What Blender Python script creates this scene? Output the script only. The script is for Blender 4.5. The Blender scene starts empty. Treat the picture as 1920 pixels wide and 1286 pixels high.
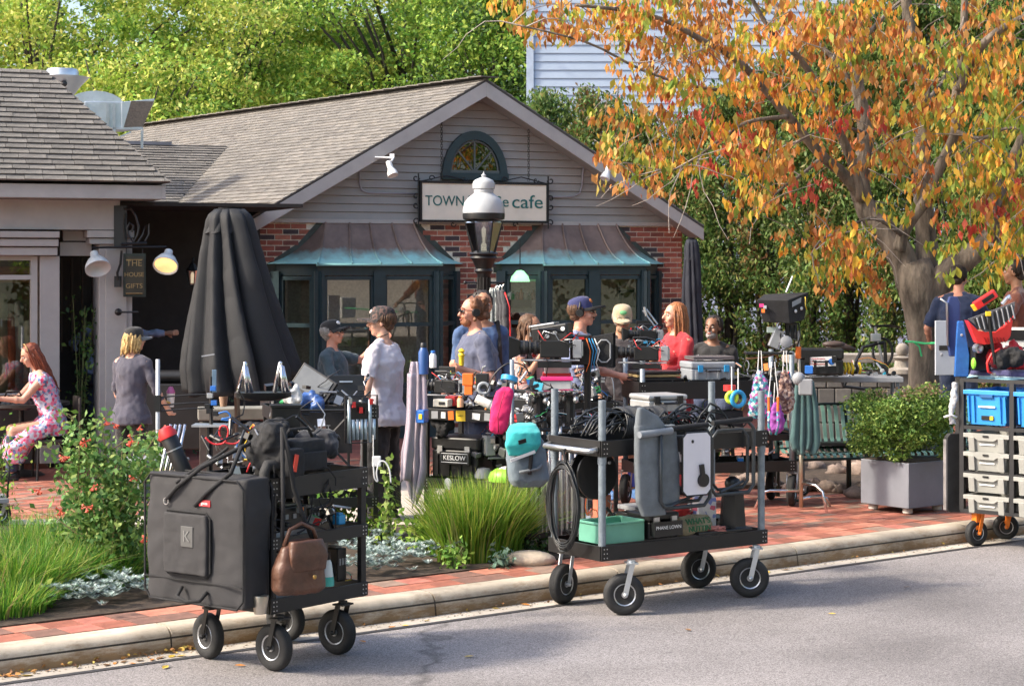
import bpy,math,random
import numpy as np
from mathutils import Vector as V,Matrix as Mx,Euler
random.seed(7);np.random.seed(7)
R=random.random;U=random.uniform;rad=math.radians
sc=bpy.context.scene;COL=sc.collection
F=3600.0;HZ=500.0;CH=2.35
cd=bpy.data.cameras.new('camera');cam=bpy.data.objects.new('camera',cd);COL.objects.link(cam)
cam.location=(0,0,CH);cam.rotation_euler=(rad(90),0,0)
cd.sensor_width=36;cd.lens=F/1920*36;cd.shift_y=-(643-HZ)/1920;cd.clip_end=2000;cd.clip_start=.1
cd.dof.use_dof=True;cd.dof.focus_distance=15.5;cd.dof.aperture_fstop=8
sc.camera=cam
SUN_EL,SUN_AZ=40.0,195.0
w=bpy.data.worlds.new('World');sc.world=w;w.use_nodes=True
nt=w.node_tree;bg=nt.nodes['Background']
sk=nt.nodes.new('ShaderNodeTexSky');sk.sky_type='NISHITA';sk.sun_disc=False
sk.sun_elevation=rad(SUN_EL);sk.sun_rotation=rad(90-SUN_AZ);sk.air_density=1.0;sk.dust_density=4;sk.ozone_density=1.0
nt.links.new(sk.outputs[0],bg.inputs[0]);bg.inputs[1].default_value=.15
sd=bpy.data.lights.new('sun','SUN');sun=bpy.data.objects.new('sun',sd);COL.objects.link(sun)
sd.energy=2.35;sd.angle=rad(5);sd.color=(1,.9,.74)
sdir=V((math.cos(rad(SUN_EL))*math.cos(rad(SUN_AZ)),math.cos(rad(SUN_EL))*math.sin(rad(SUN_AZ)),math.sin(rad(SUN_EL))))
sun.rotation_euler=sdir.to_track_quat('Z','Y').to_euler()
sc.view_settings.view_transform='Standard';sc.view_settings.look='None'
sc.view_settings.exposure=1.28;sc.view_settings.gamma=1;sc.view_settings.use_curve_mapping=False
def P(px,py,D):return V(((px-960)/F*D,D,CH-(py-HZ)/F*D))
def G(px,py,z=.15):
 D=F*(CH-z)/(py-HZ);return V(((px-960)/F*D,D,z))
class Plane:
 def __init__(s,x0,y0,yaw):
  s.o=V((x0,y0,0));s.yaw=rad(yaw);s.n=V((-math.sin(s.yaw),math.cos(s.yaw),0));s.u=V((math.cos(s.yaw),math.sin(s.yaw),0))
 def __call__(s,px,py,off=0):
  d=V(((px-960)/F,1,(HZ-py)/F));t=(off+s.o.dot(s.n))/d.dot(s.n);p=V((0,0,CH))+d*t;q=p-s.o
  return V((q.dot(s.u),off,p.z))
MATS={}
def NM(name):
 m=bpy.data.materials.new(name);m.use_nodes=True;t=m.node_tree;return m,t,t.nodes['Principled BSDF'],t.nodes.new,t.links.new
def M(name,c=None,rough=.6,metal=0,n=.14,sc_=5,bump=0,bsc=80,isl=0,trl=0,hue=0,spec=.5,ramp=None,vor=None,coat=0,stretch=None,sheen=0,em=0,bd=.01):
 if name in MATS:return MATS[name]
 m,t,b,N,L=NM(name);MATS[name]=m
 tc=N('ShaderNodeTexCoord');co=tc.outputs['Object']
 if stretch:
  mp=N('ShaderNodeMapping');mp.inputs['Scale'].default_value=stretch;L(co,mp.inputs[0]);co=mp.outputs[0]
 if ramp or isl:
  g=N('ShaderNodeNewGeometry');oi=N('ShaderNodeObjectInfo')
  a=N('ShaderNodeMath');a.operation='ADD';L(g.outputs['Random Per Island'],a.inputs[0]);L(oi.outputs['Random'],a.inputs[1])
  fr=N('ShaderNodeMath');fr.operation='FRACT';L(a.outputs[0],fr.inputs[0]);rnd=fr.outputs[0]
 if ramp:
  cr=N('ShaderNodeValToRGB');e=cr.color_ramp.elements;cr.color_ramp.interpolation='CONSTANT' if len(ramp)>3 else 'LINEAR'
  while len(e)<len(ramp):e.new(.5)
  for i,k in enumerate(ramp):e[i].position=i/len(ramp)if len(ramp)>3 else i/(len(ramp)-1);e[i].color=(*k,1)
  L(rnd,cr.inputs[0]);col=cr.outputs[0]
 elif vor:
  vo=N('ShaderNodeTexVoronoi');vo.inputs['Scale'].default_value=vor[0];L(co,vo.inputs[0])
  sx=N('ShaderNodeSeparateColor');L(vo.outputs['Color'],sx.inputs[0])
  cr=N('ShaderNodeValToRGB');e=cr.color_ramp.elements;cr.color_ramp.interpolation='CONSTANT';ks=vor[1]
  while len(e)<len(ks):e.new(.5)
  for i,k in enumerate(ks):e[i].position=i/len(ks);e[i].color=(*k,1)
  L(sx.outputs[0],cr.inputs[0]);col=cr.outputs[0]
 else:
  rg=N('ShaderNodeRGB');rg.outputs[0].default_value=(*c,1);col=rg.outputs[0]
 hs=N('ShaderNodeHueSaturation');L(col,hs.inputs['Color'])
 nz=N('ShaderNodeTexNoise');nz.inputs['Scale'].default_value=sc_;nz.inputs['Detail'].default_value=6;nz.inputs['Roughness'].default_value=.65;L(co,nz.inputs[0])
 mr=N('ShaderNodeMapRange');mr.inputs[1].default_value=.25;mr.inputs[2].default_value=.75;mr.inputs[3].default_value=1-n*1.6;mr.inputs[4].default_value=1+n*1.4;L(nz.outputs[0],mr.inputs[0])
 val=mr.outputs[0]
 if isl:
  m2=N('ShaderNodeMapRange');m2.inputs[3].default_value=1-isl;m2.inputs[4].default_value=1+isl;L(rnd,m2.inputs[0])
  mu=N('ShaderNodeMath');mu.operation='MULTIPLY';L(m2.outputs[0],mu.inputs[0]);L(val,mu.inputs[1]);val=mu.outputs[0]
  if hue:
   m3=N('ShaderNodeMath');m3.operation='MULTIPLY';m3.inputs[1].default_value=7.31;L(rnd,m3.inputs[0])
   m4=N('ShaderNodeMath');m4.operation='FRACT';L(m3.outputs[0],m4.inputs[0])
   m5=N('ShaderNodeMapRange');m5.inputs[3].default_value=.5-hue;m5.inputs[4].default_value=.5+hue;L(m4.outputs[0],m5.inputs[0]);L(m5.outputs[0],hs.inputs['Hue'])
 L(val,hs.inputs['Value']);L(hs.outputs[0],b.inputs['Base Color'])
 b.inputs['Metallic'].default_value=metal;b.inputs['Specular IOR Level'].default_value=spec
 m6=N('ShaderNodeMapRange');m6.inputs[3].default_value=max(.03,rough-.1);m6.inputs[4].default_value=min(1,rough+.12);L(nz.outputs[0],m6.inputs[0]);L(m6.outputs[0],b.inputs['Roughness'])
 if coat:b.inputs['Coat Weight'].default_value=coat
 if sheen:b.inputs['Sheen Weight'].default_value=sheen
 if em:L(hs.outputs[0],b.inputs['Emission Color']);b.inputs['Emission Strength'].default_value=em
 if bump:
  n2=N('ShaderNodeTexNoise');n2.inputs['Scale'].default_value=bsc;n2.inputs['Detail'].default_value=4;L(co,n2.inputs[0])
  bp=N('ShaderNodeBump');bp.inputs['Strength'].default_value=bump;bp.inputs['Distance'].default_value=bd;L(n2.outputs[0],bp.inputs['Height']);L(bp.outputs[0],b.inputs['Normal'])
 if trl:
  tr=N('ShaderNodeBsdfTranslucent');L(hs.outputs[0],tr.inputs[0]);mx=N('ShaderNodeMixShader');mx.inputs[0].default_value=trl
  L(b.outputs[0],mx.inputs[1]);L(tr.outputs[0],mx.inputs[2]);L(mx.outputs[0],t.nodes['Material Output'].inputs[0])
 return m
def glass(name,tint=(.8,.85,.85),refl=.18,rough=.01):
 if name in MATS:return MATS[name]
 m,t,b,N,L=NM(name);MATS[name]=m
 tr=N('ShaderNodeBsdfTransparent');tr.inputs[0].default_value=(*tint,1);gl=N('ShaderNodeBsdfGlossy');gl.inputs['Roughness'].default_value=rough
 lw=N('ShaderNodeFresnel');lw.inputs[0].default_value=1.5;ad=N('ShaderNodeMath');ad.operation='ADD';ad.inputs[1].default_value=refl;L(lw.outputs[0],ad.inputs[0])
 nz=N('ShaderNodeTexNoise');nz.inputs['Scale'].default_value=1.2;bp=N('ShaderNodeBump');bp.inputs['Strength'].default_value=.02;L(nz.outputs[0],bp.inputs['Height']);L(bp.outputs[0],gl.inputs['Normal'])
 mx=N('ShaderNodeMixShader');L(ad.outputs[0],mx.inputs[0]);L(tr.outputs[0],mx.inputs[1]);L(gl.outputs[0],mx.inputs[2]);L(mx.outputs[0],t.nodes['Material Output'].inputs[0])
 return m
XF={}
def root_of(o):
 while o.parent:o=o.parent
 return o
def frame(d,up=V((0,0,1))):
 d=d.normalized()
 if abs(d.dot(up))>.97:up=V((1,0,0))
 a=up.cross(d).normalized();return a,d.cross(a)
def RT(loc=(0,0,0),rx=0,ry=0,rz=0,s=(1,1,1)):return Mx.LocRotScale(V(loc),Euler((rad(rx),rad(ry),rad(rz))),V(s))
class B:
 def __init__(s):s.v=[];s.f=[]
 def add(s,vs,fs,m=None):
  k=len(s.v);s.v+=[(m@V(p))if m else V(p)for p in vs];s.f+=[tuple(i+k for i in f)for f in fs];return s
 def box(s,c,d,m=None,r=None,tp=1):
  x,y,z=d[0]/2,d[1]/2,d[2]/2
  vs=[(-x,-y,-z),(x,-y,-z),(x,y,-z),(-x,y,-z),(-x*tp,-y*tp,z),(x*tp,-y*tp,z),(x*tp,y*tp,z),(-x*tp,y*tp,z)]
  q=Mx.Translation(V(c))
  if r:q=q@Euler((rad(r[0]),rad(r[1]),rad(r[2]))).to_matrix().to_4x4()
  return s.add(vs,[(3,2,1,0),(4,5,6,7),(0,1,5,4),(1,2,6,5),(2,3,7,6),(3,0,4,7)],(m@q)if m else q)
 def bar(s,a,b,w,h=None,up=V((0,0,1))):
  a=V(a);b=V(b);h=h or w;x,y=frame(b-a,up);x=x*w/2;y=y*h/2
  return s.add([a-x-y,a+x-y,a+x+y,a-x+y,b-x-y,b+x-y,b+x+y,b-x+y],[(3,2,1,0),(4,5,6,7),(0,1,5,4),(1,2,6,5),(2,3,7,6),(3,0,4,7)])
 def tube(s,pts,r,n=8,cap=True,m=None,close=False):
  pts=[V(p)for p in pts];rs=r if isinstance(r,(list,tuple))else[r]*len(pts);vs=[];L=len(pts);ref=None
  for i,p in enumerate(pts):
   if close:d=pts[(i+1)%L]-pts[i-1]
   else:d=pts[min(i+1,L-1)]-pts[max(i-1,0)]
   if d.length<1e-9:d=V((0,0,1))
   d.normalize()
   if ref is None:a,b=frame(d)
   else:
    a=ref-d*ref.dot(d)
    if a.length<1e-5:a,b=frame(d)
    a.normalize();b=d.cross(a)
   ref=a
   for k in range(n):
    t=2*math.pi*k/n;vs.append(p+(a*math.cos(t)+b*math.sin(t))*rs[i])
  fs=[]
  for i in range(L if close else L-1):
   j=(i+1)%L
   for k in range(n):fs.append((i*n+k,i*n+(k+1)%n,j*n+(k+1)%n,j*n+k))
  if cap and not close:fs+=[tuple(range(n))[::-1],tuple((L-1)*n+k for k in range(n))]
  return s.add(vs,fs,m)
 def lathe(s,prof,n=16,c=(0,0,0),m=None):
  vs=[];fs=[];q=Mx.Translation(V(c))
  for r,z in prof:
   for k in range(n):t=2*math.pi*k/n;vs.append((r*math.cos(t),r*math.sin(t),z))
  for i in range(len(prof)-1):
   for k in range(n):fs.append((i*n+k,i*n+(k+1)%n,(i+1)*n+(k+1)%n,(i+1)*n+k))
  fs+=[tuple(range(n))[::-1],tuple((len(prof)-1)*n+k for k in range(n))]
  return s.add(vs,fs,(m@q)if m else q)
 def ell(s,c,r,n=12,h=8,rot=None,m=None):
  if not isinstance(r,(tuple,list)):r=(r,r,r)
  pr=[(math.sin(math.pi*i/h),-math.cos(math.pi*i/h))for i in range(h+1)];pr[0]=(.02,-1);pr[-1]=(.02,1)
  q=Mx.Translation(V(c))
  if rot:q=q@(rot if isinstance(rot,Mx)else Euler([rad(a)for a in rot]).to_matrix().to_4x4())
  q=q@Mx.Diagonal((*r,1));return s.lathe(pr,n,m=(m@q)if m else q)
 def cap(s,a,b,r0,r1,n=10):
  a=V(a);b=V(b);s.tube([a,b],[r0,r1],n);s.ell(a,r0,n,6);return s.ell(b,r1,n,6)
 def prism(s,poly,t0,t1,m=None):
  n=len(poly);vs=[(x,t0,z)for x,z in poly]+[(x,t1,z)for x,z in poly]
  return s.add(vs,[tuple(range(n)),tuple(range(n,2*n))[::-1]]+[(i,n+i,n+(i+1)%n,(i+1)%n)for i in range(n)],m)
 def slab(s,poly,z0,z1,m=None):
  n=len(poly);vs=[(p[0],p[1],z0)for p in poly]+[(p[0],p[1],z1)for p in poly]
  return s.add(vs,[tuple(range(n))[::-1],tuple(range(n,2*n))]+[(i,(i+1)%n,n+(i+1)%n,n+i)for i in range(n)],m)
 def loft(s,secs,n=16,m=None,sq=1.0):
  vs=[]
  for c,rx,ry in secs:
   for k in range(n):
    t=2*math.pi*k/n;cx,sy=math.cos(t),math.sin(t)
    vs.append((c[0]+rx*math.copysign(abs(cx)**sq,cx),c[1]+ry*math.copysign(abs(sy)**sq,sy),c[2]))
  fs=[]
  for i in range(len(secs)-1):
   for k in range(n):fs.append((i*n+k,i*n+(k+1)%n,(i+1)*n+(k+1)%n,(i+1)*n+k))
  fs+=[tuple(range(n))[::-1],tuple((len(secs)-1)*n+k for k in range(n))]
  return s.add(vs,fs,m)
 def build(s,name,mat,parent=None,smooth=False,bevel=0,world=False,kind=None,label=None):
  vs=s.v
  if world and parent is not None:
   q=XF[root_of(parent).name].inverted();vs=[q@p for p in vs]
  me=bpy.data.meshes.new(name);me.from_pydata([tuple(p)for p in vs],[],s.f)
  if not s.f:return None
  me.materials.append(mat)
  if smooth:
   me.polygons.foreach_set('use_smooth',[True]*len(me.polygons))
   if smooth!='all':me.set_sharp_from_angle(angle=rad(42))
  o=bpy.data.objects.new(name,me);COL.objects.link(o)
  if parent is not None:o.parent=parent
  if bevel:
   bv=o.modifiers.new('bevel','BEVEL');bv.width=bevel;bv.segments=2;bv.limit_method='ANGLE'
  if kind:o['kind']=kind
  if label:o['label']=label
  XF.setdefault(o.name,Mx());return o
def tag(o,label,cat,group=None):
 o['label']=label;o['category']=cat
 if group:o['group']=group
 return o
def thing(name,label,cat,loc=(0,0,0),rz=0,group=None):
 o=bpy.data.objects.new(name,None);COL.objects.link(o);o.location=loc;o.rotation_euler=(0,0,rad(rz));o.empty_display_size=.1
 XF[o.name]=RT(loc,rz=rz);tag(o,label,cat,group);return o
def struct(o):o['kind']='structure';return o
def copy_tree(o,parent=None):
 c=o.copy();COL.objects.link(c);c.parent=parent
 for ch in list(o.children):copy_tree(ch,c)
 return c
def place(src,loc,rz,label=None,first=[set()]):
 if src.name not in first[0]:o=src;first[0].add(src.name)
 else:o=copy_tree(src)
 o.location=loc;o.rotation_euler=(0,0,rad(rz));XF[o.name]=RT(loc,rz=rz)
 if label:o['label']=label
 return o
def blob(name,b,mat,parent,vox=.012,sm=6,disp=0,dsc=.1,world=False,label=None,kind=None):
 o=b.build(name,mat,parent,smooth='all',world=world,label=label,kind=kind)
 r=o.modifiers.new('remesh','REMESH');r.mode='VOXEL';r.voxel_size=vox;r.use_smooth_shade=True
 if sm:q=o.modifiers.new('smooth','SMOOTH');q.factor=.5;q.iterations=sm
 if disp:
  tn='clouds%.3f'%dsc;tx=bpy.data.textures.get(tn)or bpy.data.textures.new(tn,'CLOUDS');tx.noise_scale=dsc;tx.noise_depth=2
  d=o.modifiers.new('folds','DISPLACE');d.texture=tx;d.strength=disp;d.mid_level=.5
 return o
def text(name,s,size,mat,parent,m,depth=.002,world=False,sx=1,align='CENTER'):
 cu=bpy.data.curves.new(name,'FONT');cu.body=s;cu.size=size;cu.extrude=depth;cu.align_x=align;cu.align_y='CENTER'
 t=bpy.data.objects.new('tmp',cu);COL.objects.link(t);dg=bpy.context.evaluated_depsgraph_get()
 me=bpy.data.meshes.new_from_object(t.evaluated_get(dg));bpy.data.objects.remove(t)
 q=m@Mx.Diagonal((sx,1,1,1))
 if world:q=XF[root_of(parent).name].inverted()@q
 me.transform(q);me.name=name;me.materials.clear();me.materials.append(mat)
 o=bpy.data.objects.new(name,me);COL.objects.link(o);o.parent=parent;return o
def bulk(name,verts,faces,mat,parent=None,kind='stuff',smooth=False):
 me=bpy.data.meshes.new(name);nv,nf=len(verts),len(faces);k=faces.shape[1]
 me.vertices.add(nv);me.vertices.foreach_set('co',np.asarray(verts,dtype=np.float32).ravel())
 me.loops.add(nf*k);me.loops.foreach_set('vertex_index',faces.astype(np.int32).ravel())
 me.polygons.add(nf);me.polygons.foreach_set('loop_start',np.arange(0,nf*k,k,dtype=np.int32));me.update(calc_edges=True)
 if smooth:me.polygons.foreach_set('use_smooth',np.ones(nf,dtype=bool))
 for q in(mat if isinstance(mat,(list,tuple))else[mat]):me.materials.append(q)
 o=bpy.data.objects.new(name,me);COL.objects.link(o);o.parent=parent
 if kind:o['kind']=kind
 XF.setdefault(o.name,Mx());return o
def leaves_geo(C,size,aspect=.5,droop=.5,fold=.25,rng=np.random,jit=.35,up=0.):
 n=len(C);C=np.asarray(C,float);s=size*(1+jit*(rng.rand(n)*2-1))
 d=rng.normal(size=(n,3));d/=np.linalg.norm(d,axis=1)[:,None];d=d*(1-droop)+np.array([0,0,-1+2*up])*droop+rng.normal(size=(n,3))*.12;d/=np.linalg.norm(d,axis=1)[:,None]
 a=rng.normal(size=(n,3));a-=d*(a*d).sum(1)[:,None];a/=np.linalg.norm(a,axis=1)[:,None];nn=np.cross(d,a)
 s=s[:,None];w=s*aspect*.5
 p0=C-d*s*.5;p2=C+d*s*.5;m=C+nn*s*fold*.25*0;p1=m-d*s*.08+a*w+nn*w*fold;p3=m-d*s*.08-a*w+nn*w*fold
 vs=np.stack([p0,p1,p2,p3],1).reshape(-1,3);fs=np.arange(n*4).reshape(-1,4);return vs,fs
def clip(poly,cl):
 for i in range(len(cl)):
  a,b=cl[i],cl[(i+1)%len(cl)];out=[]
  ins=lambda p:(b[0]-a[0])*(p[1]-a[1])-(b[1]-a[1])*(p[0]-a[0])>=-1e-9
  for j in range(len(poly)):
   p,q=poly[j],poly[(j+1)%len(poly)]
   if ins(p)!=ins(q):
    d1=(b[0]-a[0])*(p[1]-a[1])-(b[1]-a[1])*(p[0]-a[0]);d2=(b[0]-a[0])*(q[1]-a[1])-(b[1]-a[1])*(q[0]-a[0]);t=d1/(d1-d2)
    X=(p[0]+(q[0]-p[0])*t,p[1]+(q[1]-p[1])*t)
    if ins(p):out+=[p,X]
    else:out+=[X]
   elif ins(p):out.append(p)
  poly=out
  if not poly:return[]
 return poly
def parea(p):return.5*sum(p[i][0]*p[(i+1)%len(p)][1]-p[(i+1)%len(p)][0]*p[i][1]for i in range(len(p)))
def ccw(p):return p if parea(p)>0 else p[::-1]
def pieces(name,O,u,v,poly,pw,ph,gap,th,mat,parent,limit=300,tilt=0,stagger=.5,jit=0,skip=None,see=None,wvar=0,lift=0):
 O=V(O);u=V(u).normalized();v=V(v).normalized();nrm=u.cross(v);poly=ccw([tuple(p)for p in poly]);q=Mx(((u.x,v.x,nrm.x,O.x),(u.y,v.y,nrm.y,O.y),(u.z,v.z,nrm.z,O.z),(0,0,0,1)))
 x0=min(p[0]for p in poly);x1=max(p[0]for p in poly);y0=min(p[1]for p in poly);y1=max(p[1]for p in poly)
 bits=[];rows=int((y1-y0)/ph)+1
 for r in range(rows):
  x=x0-(r*stagger%1)*pw-U(0,wvar)*pw;y=y0+r*ph
  while x<x1:
   wd=pw*(1+U(-wvar,wvar));rc=[(x+gap/2,y+gap/2),(x+wd-gap/2,y+gap/2),(x+wd-gap/2,y+ph-gap/2),(x+gap/2,y+ph-gap/2)];cx,cy=x+wd/2,y+ph/2;x+=wd
   if skip and skip(cx,cy):continue
   c=clip(rc,poly)
   if len(c)<3 or abs(parea(c))<pw*ph*.04:continue
   bits.append((c,y,U(-jit,jit),cx,cy))
 M4=XF[root_of(parent).name]if parent is not None else Mx();eye=V((0,0,CH))
 def key(b):
  p=M4@(q@V((b[3],b[4],0)))
  bad=0 if(abs(p.x/p.y)<.262 and p.y>0)else 1000
  if see and not see(p):bad=1000
  return(p-eye).length+bad
 bits.sort(key=key);rest=B()
 for i,(c,y,j,cx,cy)in enumerate(bits):
  b=B()if i<limit else rest;n=len(c);ox,oy=(cx,cy)if i<limit else(0,0)
  top=[(p[0]-ox,p[1]-oy,lift+th+j+tilt*(1-(p[1]-y)/ph))for p in c];bot=[(p[0]-ox,p[1]-oy,lift)for p in c]
  b.add(bot+top,[tuple(range(n,2*n))]+[(k,(k+1)%n,n+(k+1)%n,n+k)for k in range(n)],None if i<limit else q)
  if i<limit:
   o=b.build(name,mat,parent);o.matrix_local=q@Mx.Translation((cx,cy,0))
 if rest.f:rest.build(name+'s',mat,parent,kind='stuff')
BLK=M('black_powder_coat',(.009,.009,.01),.42,n=.3,bump=.1,bsc=200)
BLKP=M('black_plastic',(.011,.011,.012),.38,n=.2)
BLKF=M('black_nylon',(.013,.013,.015),.8,n=.35,sc_=12,bump=.5,bsc=300)
RUB=M('black_rubber',(.02,.02,.021),.7,n=.4,sc_=9,bump=.3,bsc=120)
STL=M('zinc_steel',(.55,.56,.58),.35,.9,n=.15)
CHR=M('chrome',(.75,.75,.77),.12,1,n=.05)
PIPE=M('grey_pipe',(.22,.26,.3),.4,.3,n=.2,sc_=20)
GREYP=M('grey_plastic',(.28,.29,.31),.45,n=.1)
LGREY=M('light_grey_plastic',(.3,.32,.35),.45,n=.08)
WHT=M('white_plastic',(.75,.75,.75),.4,n=.05)
RED=M('red_plastic',(.6,.03,.03),.35,n=.1)
ORG=M('orange_plastic',(.85,.17,.02),.45,n=.08)
PNK=M('pink_plastic',(.85,.04,.22),.4,n=.08)
BLU=M('blue_plastic',(.03,.16,.55),.35,n=.1)
CYN=M('cyan_plastic',(.03,.3,.6),.4,n=.1)
GRNP=M('lime_plastic',(.25,.6,.05),.4,n=.1)
YEL=M('yellow_plastic',(.8,.55,.03),.4,n=.1)
def drape(t,rows,D,folds,amp,mat,name='cloth',seed=0,hemjit=.02,cx=None,y_end=None):
 r_=random.Random(seed);o_=XF[t.name].translation;kk=D/F;n=folds*8;M_=26;vs=[];fs=[];y0,y1=rows[0][0],rows[-1][0];ph=[r_.uniform(0,6.28)for _ in range(4)]
 for i in range(M_+1):
  f=i/M_;y=y0+(y1-y0)*f
  for(ya,a0,b0),(yb,a1,b1)in zip(rows,rows[1:]):
   if ya<=y<=yb+1e-6:g=(y-ya)/(yb-ya);xl,xr=a0+(a1-a0)*g,b0+(b1-b0)*g
  for j in range(n+1):
   u=j/n;w_=folds*2*math.pi*u+ph[0]+.8*math.sin(3*f+ph[1])+.5*math.sin(u*9+ph[2]);d=amp*(math.sin(w_)+.4*math.sin(w_*1.7+ph[3]+f*2))*(.35+.65*f)
   yy=y+(hemjit/kk)*f*math.sin(w_*.5+ph[2])*1.2
   p=P(xl+(xr-xl)*(u+.012*math.cos(w_)),yy,D);vs.append((p.x-o_.x,p.y-o_.y+d,p.z-o_.z))
 for i in range(M_):
  for j in range(n):k=i*(n+1)+j;fs.append((k,k+1,k+n+2,k+n+1))
 b=B();b.add(vs,fs);o=b.build(name,mat,t,smooth='all');s_=o.modifiers.new('thick','SOLIDIFY');s_.thickness=.008;return o
def tangle(t,name,x0,x1,y0,y1,z,h,n,mat,seed,kind='mix'):
 r_=random.Random(seed);b=B()
 for i in range(n):
  x,y,zz=r_.uniform(x0,x1),r_.uniform(y0,y1),z+h*r_.random()**1.6;k=r_.random()
  if kind=='cable' or k<.25:
   pts=[V((x,y,zz))];d=V((r_.uniform(-1,1),r_.uniform(-1,1),r_.uniform(-.3,.8))).normalized()
   for j in range(7):d=(d+V((r_.uniform(-.6,.6),r_.uniform(-.6,.6),r_.uniform(-.6,.4)))).normalized();q=pts[-1]+d*.05;q.x=min(x1,max(x0,q.x));q.y=min(y1,max(y0,q.y));q.z=max(z,q.z);pts.append(q)
   b.tube(pts,.0045,5)
  elif k<.5:a=r_.uniform(0,3.14);d=V((math.cos(a),math.sin(a),r_.uniform(-.6,1.4))).normalized()*r_.uniform(.05,.14);b.tube([V((x,y,zz)),V((x,y,zz))+d],r_.uniform(.006,.014),8)
  elif k<.8:b.box((x,y,zz),(r_.uniform(.02,.08),r_.uniform(.02,.06),r_.uniform(.02,.07)),r=(r_.uniform(-25,25),r_.uniform(-25,25),r_.uniform(0,90)))
  else:b.lathe([(0,0),(.018,0),(.022,.012),(.022,.03),(.014,.034),(0,.034)],12,m=Mx.Translation((x,y,zz))@Euler((r_.uniform(0,3),r_.uniform(0,3),0)).to_matrix().to_4x4())
 return b.build(name,mat,t,smooth=True,kind='stuff')
KA=rad(38);KU=V((math.cos(KA),math.sin(KA),0));KV=V((-math.sin(KA),math.cos(KA),0));K0=V((-3.0,11.23,0))
def K(u,v,z=0):return K0+KU*u+KV*v+V((0,0,z))
def toK(p):q=V(p)-K0;return(q.dot(KU),q.dot(KV))
KM=Mx(((KU.x,KV.x,0,K0.x),(KU.y,KV.y,0,K0.y),(0,0,1,0),(0,0,0,1)))
def asphalt_mat():
 m,t,b,N,L=NM('asphalt');tc=N('ShaderNodeTexCoord');co=tc.outputs['Object']
 n1=N('ShaderNodeTexNoise');n1.inputs['Scale'].default_value=.55;n1.inputs['Detail'].default_value=7;L(co,n1.inputs[0])
 n2=N('ShaderNodeTexNoise');n2.inputs['Scale'].default_value=95;n2.inputs['Detail'].default_value=3;L(co,n2.inputs[0])
 vo=N('ShaderNodeTexVoronoi');vo.inputs['Scale'].default_value=160;L(co,vo.inputs[0])
 sx=N('ShaderNodeSeparateColor');L(vo.outputs['Color'],sx.inputs[0])
 r0=N('ShaderNodeMapRange');r0.inputs[3].default_value=.55;r0.inputs[4].default_value=1.65;L(sx.outputs[0],r0.inputs[0])
 r1=N('ShaderNodeMapRange');r1.inputs[1].default_value=.3;r1.inputs[2].default_value=.7;r1.inputs[3].default_value=.68;r1.inputs[4].default_value=1.28;L(n1.outputs[0],r1.inputs[0])
 mu=N('ShaderNodeMath');mu.operation='MULTIPLY';L(r0.outputs[0],mu.inputs[0]);L(r1.outputs[0],mu.inputs[1])
 v2=N('ShaderNodeTexVoronoi');v2.feature='DISTANCE_TO_EDGE';v2.inputs['Scale'].default_value=.16
 nd=N('ShaderNodeTexNoise');nd.inputs['Scale'].default_value=2.2;nd.inputs['Detail'].default_value=5;L(co,nd.inputs[0])
 vm=N('ShaderNodeVectorMath');vm.operation='MULTIPLY_ADD';vm.inputs[1].default_value=(.5,.5,.5);L(nd.outputs['Color'],vm.inputs[0]);L(co,vm.inputs[2]);L(vm.outputs[0],v2.inputs[0])
 r2=N('ShaderNodeMapRange');r2.inputs[1].default_value=.0;r2.inputs[2].default_value=.006;r2.inputs[3].default_value=.55;r2.inputs[4].default_value=1;L(v2.outputs['Distance'],r2.inputs[0])
 n3=N('ShaderNodeTexNoise');n3.inputs['Scale'].default_value=5;n3.inputs['Detail'].default_value=2;L(co,n3.inputs[0])
 r3=N('ShaderNodeMapRange');r3.inputs[1].default_value=.66;r3.inputs[2].default_value=.72;r3.inputs[3].default_value=1;r3.inputs[4].default_value=.8;L(n3.outputs[0],r3.inputs[0])
 m2=N('ShaderNodeMath');m2.operation='MULTIPLY';L(r2.outputs[0],m2.inputs[0]);L(r3.outputs[0],m2.inputs[1])
 m3=N('ShaderNodeMath');m3.operation='MULTIPLY';L(m2.outputs[0],m3.inputs[0]);L(mu.outputs[0],m3.inputs[1])
 c=N('ShaderNodeRGB');c.outputs[0].default_value=(.215,.2,.2,1);h=N('ShaderNodeHueSaturation');L(c.outputs[0],h.inputs['Color']);L(m3.outputs[0],h.inputs['Value'])
 L(h.outputs[0],b.inputs['Base Color']);b.inputs['Roughness'].default_value=.85;b.inputs['Specular IOR Level'].default_value=.3
 bp=N('ShaderNodeBump');bp.inputs['Strength'].default_value=.55;bp.inputs['Distance'].default_value=.006;L(sx.outputs[0],bp.inputs['Height']);L(bp.outputs[0],b.inputs['Normal']);return m
def concrete(name,c,stain=.25):
 m=M(name,c,.85,n=stain,sc_=2.2,bump=.35,bsc=140,isl=.1);return m
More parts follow.
